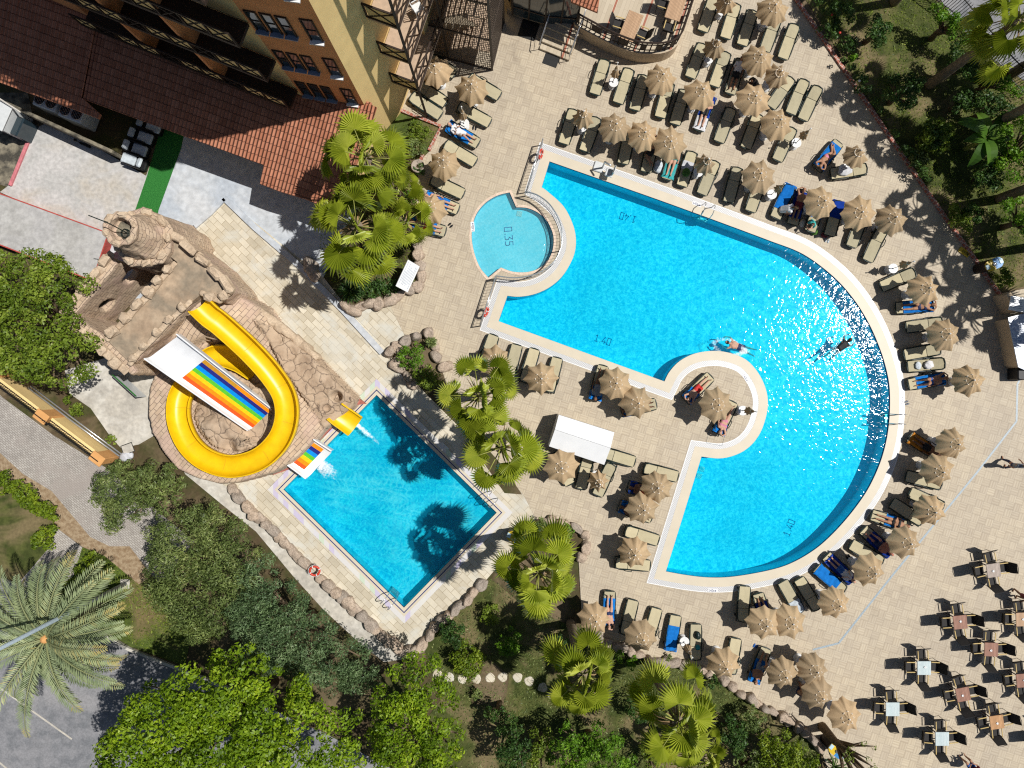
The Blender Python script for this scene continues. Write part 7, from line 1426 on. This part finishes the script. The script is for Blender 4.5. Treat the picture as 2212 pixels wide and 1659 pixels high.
def lie(a, legs='flat', arms='sides', shift=0.0, up=.12):
    ca, sa = math.cos(a), math.sin(a); B = lambda d, y, l=up: Vector((HX + d * ca - l * sa, y, HZ + d * sa + l * ca)) if d > 0 else Vector((HX + d, y, HZ + l)); J = {}
    J['pel'] = B(-.06, 0, .12); J['chest'] = B(.34, 0, .12); J['neck'] = B(.52, 0, .13); J['head'] = B(.68, 0, .15); J['face'] = Vector((-sa * .9 - .15, 0, ca)).normalized()
    for S, s in (('L', 1), ('R', -1)):
        J['sh' + S] = B(.42, s * .17, .12); J['hip' + S] = B(-.10, s * .09, .11)
        bent = legs == 'bent' or (legs == 'one' and s > 0)
        if bent: J['kn' + S] = Vector((HX - .42, s * .13, HZ + .48)); J['an' + S] = Vector((HX - .74, s * .12, HZ + .07)); J['to' + S] = Vector((HX - .92, s * .13, HZ + .05))
        elif legs == 'side': J['kn' + S] = Vector((HX - .45, .12 + s * .07, HZ + .12 + .05 * s)); J['an' + S] = Vector((HX - .72, -.16 + s * .07, HZ + .10)); J['to' + S] = Vector((HX - .84, -.2 + s * .06, HZ + .09))
        else: J['kn' + S] = Vector((HX - .52, s * .11, HZ + .11)); J['an' + S] = Vector((HX - .94, s * .10, HZ + .07)); J['to' + S] = Vector((HX - 1.02, s * .14, HZ + .19))
        if arms == 'sides': J['el' + S] = B(.14, s * .27, .07); J['wr' + S] = B(-.10, s * .29, .08); J['ha' + S] = B(-.28, s * .27, .07)
        elif arms == 'belly': J['el' + S] = B(.14, s * .28, .10); J['wr' + S] = B(.06, s * .09, .25); J['ha' + S] = B(.10, -s * .04, .26)
        elif arms == 'book': J['el' + S] = B(.18, s * .25, .18); J['wr' + S] = B(.30, s * .10, .40); J['ha' + S] = B(.40, s * .07, .45)
        elif arms == 'up' or (arms == 'oneup' and s > 0): J['el' + S] = B(.66, s * .30, .10); J['wr' + S] = B(.80, s * .14, .12); J['ha' + S] = B(.74, s * .0, .13)
        else: J['el' + S] = B(.14, s * .27, .07); J['wr' + S] = B(-.10, s * .29, .08); J['ha' + S] = B(-.28, s * .27, .07)
    return J
def LM(k): o = LOUNGERS[k][0]; return Matrix.Translation(o.location) @ o.rotation_euler.to_matrix().to_4x4()
for k, legs, arms, skin, hair, cl, lab, lh in [
 (6, 'one', 'book', 'skin_light', 'hair_grey', [('shirt', 'cloth_white'), ('shorts', 'cloth_white')], 'grey-haired person in white clothes reading on a blue towel near the hotel', False),
 (9, 'flat', 'sides', 'skin_light', 'hair_brown', [('shorts', 'cloth_blue')], 'person hidden to the knees by the parasol touched by palm leaves', False),
 (10, 'flat', 'belly', 'skin_light', 'hair_brown', [('shorts', 'cloth_orange')], 'person in orange shorts lying under the palm-side parasol', False),
 (16, 'flat', 'belly', 'skin_light', 'hair_brown', [('shorts', 'cloth_black')], 'person in black shorts with straight legs on the blue and white towel', False),
 (21, 'flat', 'sides', 'skin_tan', 'hair_dark', [('shirt', 'cloth_white'), ('shorts', 'cloth_black')], 'man in white shirt and black shorts on a shaded lounger', False),
 (31, 'side', 'up', 'skin_tan', 'hair_brown', [('swim_briefs', 'cloth_pink')], 'person lying on one side on a blue towel near the garden', True),
 (36, 'side', 'sides', 'skin_tan', 'hair_dark', [('shorts', 'cloth_black')], 'person with folded legs below the middle of three touching parasols', False),
 (37, 'flat', 'sides', 'skin_light', 'hair_blond', [('swimsuit', 'cloth_turquoise')], 'person in a turquoise swimsuit with bare legs along the straight pool edge', True),
 (43, 'flat', 'oneup', 'skin_tan', 'hair_dark', [('shorts', 'cloth_darkred')], 'person in dark red shorts behind the pool curve', False),
 (49, 'one', 'up', 'skin_tan', 'hair_blond', [('bikini_top', 'cloth_navy'), ('swim_briefs', 'cloth_navy')], 'blond woman in dark bikini lying in palm shade', True),
 (53, 'bent', 'oneup', 'skin_tan', 'hair_dark', [('swim_briefs', 'cloth_blue')], 'tanned person with one raised arm and bent knees at the far right', False),
 (54, 'flat', 'sides', 'skin_brown', 'hair_dark', [('shorts', 'cloth_black')], 'dark-skinned person with straight legs on an orange towel', False),
 (58, 'flat', 'belly', 'skin_tan', 'hair_dark', [('bikini_top', 'cloth_black'), ('swim_briefs', 'cloth_black')], 'slim person in black bikini with both legs in the sun', True),
 (59, 'one', 'belly', 'skin_red', 'hair_grey', [('shorts', 'cloth_navy')], 'red-skinned person in navy shorts on a navy towel', False),
 (61, 'flat', 'book', 'skin_light', 'hair_grey', [('shirt', 'cloth_white'), ('shorts', 'cloth_blue')], 'person in a white shirt reading below the pool arc', False),
 (66, 'flat', 'oneup', 'skin_tan', 'hair_dark', [('shorts', 'cloth_navy')], 'person stretched out left of two touching parasols below the pool', False),
 (69, 'one', 'belly', 'skin_tan', 'hair_brown', [('shorts', 'cloth_grey')], 'person in grey shorts left of the bottom parasol cluster', False),
 (71, 'flat', 'oneup', 'skin_light', 'hair_brown', [('swim_briefs', 'cloth_navy')], 'person beside the lower fan palm, half under the parasol', False),
 (80, 'flat', 'sides', 'skin_brown', 'hair_dark', [('shorts', 'cloth_orange')], 'dark-haired person whose head shows left of the upper of two touching parasols', False),
 (81, 'flat', 'sides', 'skin_brown', 'hair_dark', [('shorts', 'cloth_blue')], 'dark-haired person whose head shows left of the lower of two touching parasols', False),
 (89, 'flat', 'sides', 'skin_brown', 'hair_brown', [('shirt', 'cloth_grey')], 'person in a grey shirt beneath the upper parasol by the peninsula', False),
 (90, 'flat', 'up', 'skin_brown', 'hair_dark', [('swim_briefs', 'cloth_navy')], 'tanned dark-haired person at the lower parasol by the peninsula', True),
 (91, 'flat', 'up', 'skin_light', 'hair_brown', [('shorts', 'cloth_red')], 'man in red swim shorts with an arm behind his head on the peninsula', False),
 (92, 'flat', 'oneup', 'skin_light', 'hair_blond', [('bikini_top', 'cloth_pink'), ('swim_briefs', 'cloth_pink')], 'woman in a pink patterned bikini lying on the peninsula', True)]:
    person(lie(LOUNGERS[k][1], legs, arms), LM(k), skin, hair, cl, lab, lh)
def sit(hunch=.25, z=.36, spread=.12, arms='knees', shin=.42):
    J = {'pel': V3(0, 0, z + .10), 'chest': V3(hunch * .8, 0, z + .46), 'neck': V3(hunch * 1.15, 0, z + .62), 'head': V3(hunch * 1.5, 0, z + .75), 'face': V3(.9, 0, -.35).normalized()}
    for S, s in (('L', 1), ('R', -1)):
        J['sh' + S] = V3(hunch, s * .17, z + .54); J['hip' + S] = V3(.05, s * .09, z + .10); J['kn' + S] = V3(.45, s * spread, z + .10); J['an' + S] = V3(.45, s * spread, z - shin + .08 + .02); J['to' + S] = V3(.60, s * (spread + .02), z - shin + .06)
        if arms == 'knees': J['el' + S] = V3(hunch + .08, s * .24, z + .30); J['wr' + S] = V3(.40, s * .14, z + .20); J['ha' + S] = V3(.53, s * .10, z + .18)
        else: J['el' + S] = V3(hunch + .12, s * .24, z + .30); J['wr' + S] = V3(hunch + .33, s * .08, z + .36); J['ha' + S] = V3(hunch + .45, s * .04, z + .42)
    return J
def stand(stride=.22, arms=.2):
    J = {'pel': V3(0, 0, .95), 'chest': V3(.02, 0, 1.30), 'neck': V3(.03, 0, 1.47), 'head': V3(.06, 0, 1.62), 'face': V3(1, 0, -.05).normalized()}
    for S, s in (('L', 1), ('R', -1)):
        J['sh' + S] = V3(.02, s * .18, 1.40); J['hip' + S] = V3(0, s * .09, .92); J['kn' + S] = V3(s * stride * .6 + .05, s * .09, .50); J['an' + S] = V3(s * stride, s * .08, .085); J['to' + S] = V3(s * stride + .17, s * .10, .035)
        J['el' + S] = V3(-s * arms * .6, s * .25, 1.13); J['wr' + S] = V3(-s * arms * .9 + .1, s * .26, .90); J['ha' + S] = V3(-s * arms * .9 + .15, s * .25, .73)
    return J
def swim(arms='front'):
    J = {'pel': V3(0, 0, 0), 'chest': V3(.36, 0, .03), 'neck': V3(.53, 0, .06), 'head': V3(.68, 0, .10), 'face': V3(.8, 0, .1).normalized()}
    for S, s in (('L', 1), ('R', -1)):
        J['sh' + S] = V3(.44, s * .18, .03); J['hip' + S] = V3(-.04, s * .09, -.02); J['kn' + S] = V3(-.45, s * .13, -.06); J['an' + S] = V3(-.85, s * .16, -.05); J['to' + S] = V3(-1.0, s * .19, -.08)
        J['el' + S] = V3(.60, s * .33, .0); J['wr' + S] = V3(.82, s * .28, -.02); J['ha' + S] = V3(.97, s * .18, -.03)
    return J
def at(p, deg): return Matrix.Translation(p) @ Matrix.Rotation(R(deg), 4, 'Z')
o42 = LOUNGERS[42][0]; M42 = LM(42) @ Matrix.Translation((-.45, -.1, 0)) @ Matrix.Rotation(R(-75), 4, 'Z'); person(sit(.34, .34), M42, 'skin_light', 'hair_brown', [('swimsuit', 'cloth_white')], 'woman in a pale top sitting hunched at the foot of the blue towel', True)
M44 = LM(44) @ Matrix.Translation((-.45, .05, 0)) @ Matrix.Rotation(R(160), 4, 'Z'); person(sit(.28, .36, arms='hold'), M44, 'skin_light', 'hair_brown', [('shirt', 'cloth_turquoise')], 'child in turquoise shirt sitting at the foot of a lounger', False, .82)
person(sit(.3, .30), at(P(1719, 1490, .5) * Vector((1, 1, 0)) if False else V3(P(1719, 1490).x, P(1719, 1490).y, 0), 60), 'skin_tan', 'hair_dark', [('shorts', 'cloth_navy')], 'bare-backed person sitting between the bottom cluster parasols', False)
person(sit(.3, .30), at(V3(P(1628, 187).x, P(1628, 187).y, 0), 200), 'skin_brown', 'hair_dark', [('shirt', 'cloth_black')], 'person in black sitting in shade between three parasols at the top', True)
person(stand(), at(V3(P(2166, 1001).x, P(2166, 1001).y, 0), 85), 'skin_tan', 'hair_brown', [('trousers', 'cloth_navy'), ('shirt', 'cloth_grey')], 'person in grey top and navy trousers walking at the right edge by the drain', False)
person(stand(.18), at(V3(P(2190, 1278).x, P(2190, 1278).y, 0), -95), 'skin_brown', 'hair_dark', [('shorts', 'cloth_darkred'), ('shirt', 'cloth_darkred')], 'person in dark red walking above the light table at the right edge', False)
person(sit(.1, .45, arms='hold'), at(V3(P(2086, 1648).x, P(2086, 1648).y, 0), 120), 'skin_tan', 'hair_dark', [('shirt', 'cloth_darkred'), ('shorts', 'cloth_blue')], 'seated person in dark red and blue at the bottom edge under a dark parasol', False)
person(swim(), at(V3(P(1597, 749).x, P(1597, 749).y, -.11), 160), 'skin_light', 'hair_dark', [('shorts', 'cloth_navy')], 'swimmer in navy shorts just above the round peninsula', False); person(swim(), at(V3(P(1815, 752).x, P(1815, 752).y, -.12), 40), 'skin_brown', 'hair_dark', [('swimsuit', 'cloth_black')], 'swimmer in a dark suit in the glittering water at the right', True)
foam('swim_splash', 1622, 762, R(165), 2.6, .75, 'white water round the swimmer above the peninsula', lambda u, v: .46 * math.exp(-((math.hypot(u * 2 - .9, v) - .62) / .22) ** 2) + .1 * (u < .5), 3, -.045, .03); foam('swim_splash', 1790, 770, R(40), 2.2, .7, 'white water round the swimmer in the glitter', lambda u, v: .42 * math.exp(-((math.hypot(u * 2 - .9, v) - .6) / .22) ** 2), 4, -.045, .03)
# ================================================================= tables and chairs
wood_slats('table_red', (.28, .13, .085), (.36, .18, .12)); wood_slats('table_orange', (.46, .24, .10), (.56, .31, .14)); wood_slats('table_tan', (.44, .27, .15), (.52, .33, .19)); wood_slats('table_pale', (.52, .62, .63), (.60, .68, .68), 14); wood_slats('table_grey', (.36, .29, .24), (.44, .36, .30)); plain('chair_mesh', (.025, .023, .022), .7, .25, 30); plain('arm_wood', (.52, .38, .15), .5, .15)
def make_table(m, sx=.72, sy=.72):
    r = empty('dining_table'); t = MB(); t.bbox((0, 0, .735), (sx, sy, .03), .012); t.build('table_top', MATS[m], r)
    for a in (-1, 1):
        for c in (-1, 1): MB().bbox((a * (sx / 2 - .06), c * (sy / 2 - .06), .36), (.05, .05, .72), .01).build('leg', MATS['iron_black'], r)
    return r
def make_chair():
    r = empty('armchair'); MB().bbox((0, 0, .43), (.50, .52, .03), .03).build('seat', MATS['chair_mesh'], r)
    b = MB(); pts = [(-.22, -.27, .42), (-.32, -.275, .70), (-.46, -.25, .98), (-.48, 0, 1.01), (-.46, .25, .98), (-.32, .275, .70), (-.22, .27, .42)]; b.tube(pts, .016, 5); b.add([(-.22, -.255, .44), (-.22, .255, .44), (-.32, .265, .70), (-.32, -.265, .70), (-.455, .235, .975), (-.455, -.235, .975)], [(0, 1, 2, 3), (3, 2, 4, 5)]); b.build('backrest', MATS['chair_mesh'], r)
    for s in (-1, 1):
        MB().bbox((.0, s * .26, .65), (.46, .05, .025), .01).build('armrest', MATS['arm_wood'], r)
        for x in (-1, 1): MB().tube([(x * .21, s * .26, .65), (x * .23, s * .26, 0)], .014, 5).build('leg', MATS['iron_black'], r)
    return r
CH0 = make_chair(); chf = [True]; TB = {}
def place_table(x, y, deg, m, phrase, z0=0.0, sides=('left of', 'right of', 'above', 'below'), ash=True, sx=.72, sy=.72, dist=.64):
    o = make_table(m, sx, sy) if (m, sx) not in TB else copy_tree(TB[(m, sx)]); TB.setdefault((m, sx), o); p = P(x, y, z0 + .75); p.z = z0; o.location = p; o.rotation_euler = (0, 0, R(deg)); tag(o, phrase, 'table', 'dining tables on the deck and terrace')
    for s in sides:
        a = {'left of': 180, 'right of': 0, 'above': 90, 'below': -90}[s.replace(' far', '')] + deg; dd = dist + (sx - .72) / 2 if s in ('left of', 'right of') else dist + (sy - .72) / 2
        c = CH0 if chf[0] else copy_tree(CH0); chf[0] = False; q = p + Vector((math.cos(R(a)), math.sin(R(a)), 0)) * dd; c.location = q; c.rotation_euler = (0, 0, R(a + 180 + random.uniform(-6, 6))); tag(c, 'black armchair ' + s + ' the ' + phrase, 'armchair', 'black armchairs at the tables')
    if ash: q = MB().lathe([(.05, 0), (.06, .035), (.045, .03), (.03, .012), (0, .01)], 14).build('ashtray', MATS['plastic_white'], None, True); q.location = p + Vector((random.uniform(-.06, .06), random.uniform(-.06, .06), .751)); tag(q, 'small white ashtray on the ' + phrase, 'ashtray', 'white ashtrays')
for a in [(2074, 1344, 6, 'table_red', 'reddish slatted table nearest the drain line'), (2141, 1403, -2, 'table_red', 'reddish slatted table, second down its diagonal row'), (2209, 1338, 2, 'table_tan', 'tan table at the right edge below the walker'), (2210, 1470, 4, 'table_red', 'reddish table cut by the right edge'), (1996, 1443, 0, 'table_pale', 'topmost pale blue table'), (2080, 1500, 11, 'table_red', 'tilted reddish table right of the pale blue ones'),
          (1928, 1532, 0, 'table_pale', 'leftmost pale blue table'), (2153, 1560, 8, 'table_orange', 'orange-brown table near the lower right corner'), (2035, 1596, 0, 'table_pale', 'lowest pale blue table'), (2146, 1232, 8, 'table_grey', 'greyish table right of the drain line'), (2268, 1600, 6, 'table_red', 'table beyond the right edge at the bottom')]: place_table(*a, ash=a[3] not in ('table_pale',) or a[0] == 1996)
place_table(1363, 57, -22, 'table_tan', 'long wooden table at the terrace railing', TZ, ('left of', 'right of'), False, .8, 1.5); place_table(1461, 12, -18, 'table_tan', 'wooden table at the terrace corner by the top edge', TZ, ('left of', 'below'), False, .8, 1.5)
# dark parasol pole and cover at the bottom right
bp = empty('dark_parasol', P(2128, 1720)); tag(bp, 'dark parasol at the bottom edge with a wooden pole', 'parasol'); b = canopy_mesh(1.35, .5, .05, 1.2, .02, 9, ztop=2.5); b.build('canopy', MATS['timber_dark'], bp, True); MB().tube([(0, 0, 0), (0, 0, 2.6)], .035, 8).build('pole', MATS['timber_warm'], bp, True); MB().lathe([(.35, 0), (.35, .08), (.05, .12)], 20).build('base', MATS['concrete'], bp)
# balcony furniture
for i, (x, y, z, lab) in enumerate(((905, 28, 6.3, 'white plastic chair on the upper visible hotel balcony'), (886, 85, 3.3, 'white plastic chair on the lower visible hotel balcony'))):
    r = empty('plastic_chair', P(x, y, z), R(30 + i * 40)); tag(r, lab, 'chair', 'white plastic balcony chairs'); MB().bbox((0, 0, .42), (.42, .42, .03), .04).build('seat', MATS['plastic_white'], r); b = MB()
    for k in range(5): b.tube([(-.2, -.16 + k * .08, .42), (-.26, -.16 + k * .08, .82)], .014, 5)
    b.tube([(-.2, -.2, .42), (-.27, -.18, .85), (-.27, .18, .85), (-.2, .2, .42)], .018, 5); b.build('backrest', MATS['plastic_white'], r)
    for s in (-1, 1): MB().bbox((.02, s * .22, .62), (.4, .04, .025), .01).build('armrest', MATS['plastic_white'], r)
    for a in (-1, 1):
        for c in (-1, 1): MB().tube([(a * .18, c * .2, .62 if a > 0 else .42), (a * .2, c * .21, 0)], .018, 5).build('leg', MATS['plastic_white'], r)
# sandals and small beach things
def sandals(x, y, deg, m, lab):
    r = empty('sandals', P(x, y), R(deg)); tag(r, lab, 'sandals', 'pairs of sandals on the deck')
    for s in (-1, 1): b = MB(); b.lathe([(.05, .006), (.05, .024), (0, .026)], 14); b.v = [Vector((v.x * 2.5, v.y + s * .07, v.z)) for v in b.v]; b.tube([(.02, s * .07 - .05, .02), (.05, s * .07, .07), (.02, s * .07 + .05, .02)], .012, 5); b.build('sandal', MATS[m], r, True)
sandals(1025, 277, 80, 'cloth_black', 'black sandals right of the white-clothed sunbather'); sandals(973, 487, 40, 'cloth_black', 'black sandals right of the orange shorts'); sandals(977, 427, 10, 'cloth_white', 'white sandals above the legs on the blue towel'); sandals(1786, 520, 70, 'towel_pale', 'pale blue sandals at the pool curve behind the crowded loungers'); sandals(1988, 809, 60, 'cloth_black', 'dark sandals below the lounger with folded towels'); sandals(1958, 870, 20, 'cloth_grey', 'grey sandals beside the depth sign at the right'); sandals(1631, 1395, 60, 'cloth_blue', 'blue sandals left of the bottom parasol cluster'); sandals(1831, 1202, -60, 'cloth_black', 'black sandals above the reader in a white shirt')
def blob(name, x, y, z, s, m, lab, cat, seed):
    rg = random.Random(seed); b = MB(); b.ball((0, 0, s[2] / 2), 1, 12, 8, (s[0] / 2, s[1] / 2, s[2] / 2)); b.v = [v + Vector((rg.uniform(-.04, .04), rg.uniform(-.04, .04), rg.uniform(-.03, .03))) for v in b.v]; o = b.build(name, MATS[m], None, True); o.location = V3(P(x, y).x, P(x, y).y, z); return tag(o, lab, cat)
blob('clothes_pile', 1421, 362, 0, (.55, .7, .25), 'towel_pale', 'pile of patterned clothes left of the bare legs by the pool edge', 'clothes', 1); blob('straw_hat', 1733, 483, 0, (.42, .42, .15), 'trim_white', 'striped beach bag on the deck behind the pool curve', 'bag', 2); blob('beach_bag', 1757, 503, 0, (.4, .3, .25), 'towel_green', 'green beach bag by the pool curve', 'bag', 3); blob('beach_bag', 1780, 508, 0, (.4, .3, .2), 'cloth_darkred', 'dark red bag in the shade by the pool curve', 'bag', 4)
b = MB(); q = PL([(1532, 932), (1566, 938), (1559, 963), (1525, 956)]); b.tube([p + Vector((0, 0, .01)) for p in q], .012, 4, closed=True); tag(b.build('floor_hatch', MATS['drain_metal']), 'thin square hatch frame in the peninsula tiles', 'hatch')
# ================================================================= camera, light, render settings
cam = bpy.data.cameras.new('camera'); co = bpy.data.objects.new('camera', cam); COL.objects.link(co)
co.location = (0, 0, H); co.rotation_euler = (0, 0, 0); cam.sensor_width = 36; cam.lens = 36 * 1497.7 / 2212; cam.clip_end = 1000; scene.camera = co
EL = R(60); SD = Vector((math.cos(EL) * .985, math.cos(EL) * .17, math.sin(EL)))
sun = bpy.data.lights.new('sun', 'SUN'); so = bpy.data.objects.new('sun', sun); COL.objects.link(so); so.location = (30, 10, 60)
so.rotation_euler = SD.to_track_quat('Z', 'Y').to_euler(); sun.energy = 5.0; sun.angle = R(.5); sun.color = (1, .97, .92)
w = bpy.data.worlds.new('World'); scene.world = w; w.use_nodes = True; nt = w.node_tree
sky = nt.nodes.new('ShaderNodeTexSky'); sky.sky_type = 'NISHITA'; sky.sun_disc = False; sky.sun_elevation = EL; sky.sun_rotation = math.atan2(SD.x, SD.y); sky.altitude = 10
bg = nt.nodes['Background']; bg.inputs[1].default_value = .05; nt.links.new(sky.outputs[0], bg.inputs[0])
scene.view_settings.view_transform = 'Standard'; scene.view_settings.look = 'None'; scene.view_settings.exposure = -.10; scene.view_settings.gamma = 1
scene.render.engine = 'CYCLES'; cy = scene.cycles; cy.max_bounces = 6; cy.diffuse_bounces = 2; cy.glossy_bounces = 2; cy.transparent_max_bounces = 12; cy.transmission_bounces = 3
cy.use_denoising = False; cy.sample_clamp_indirect = 4; cy.caustics_reflective = False; cy.caustics_refractive = False; cy.filter_width = 1.2
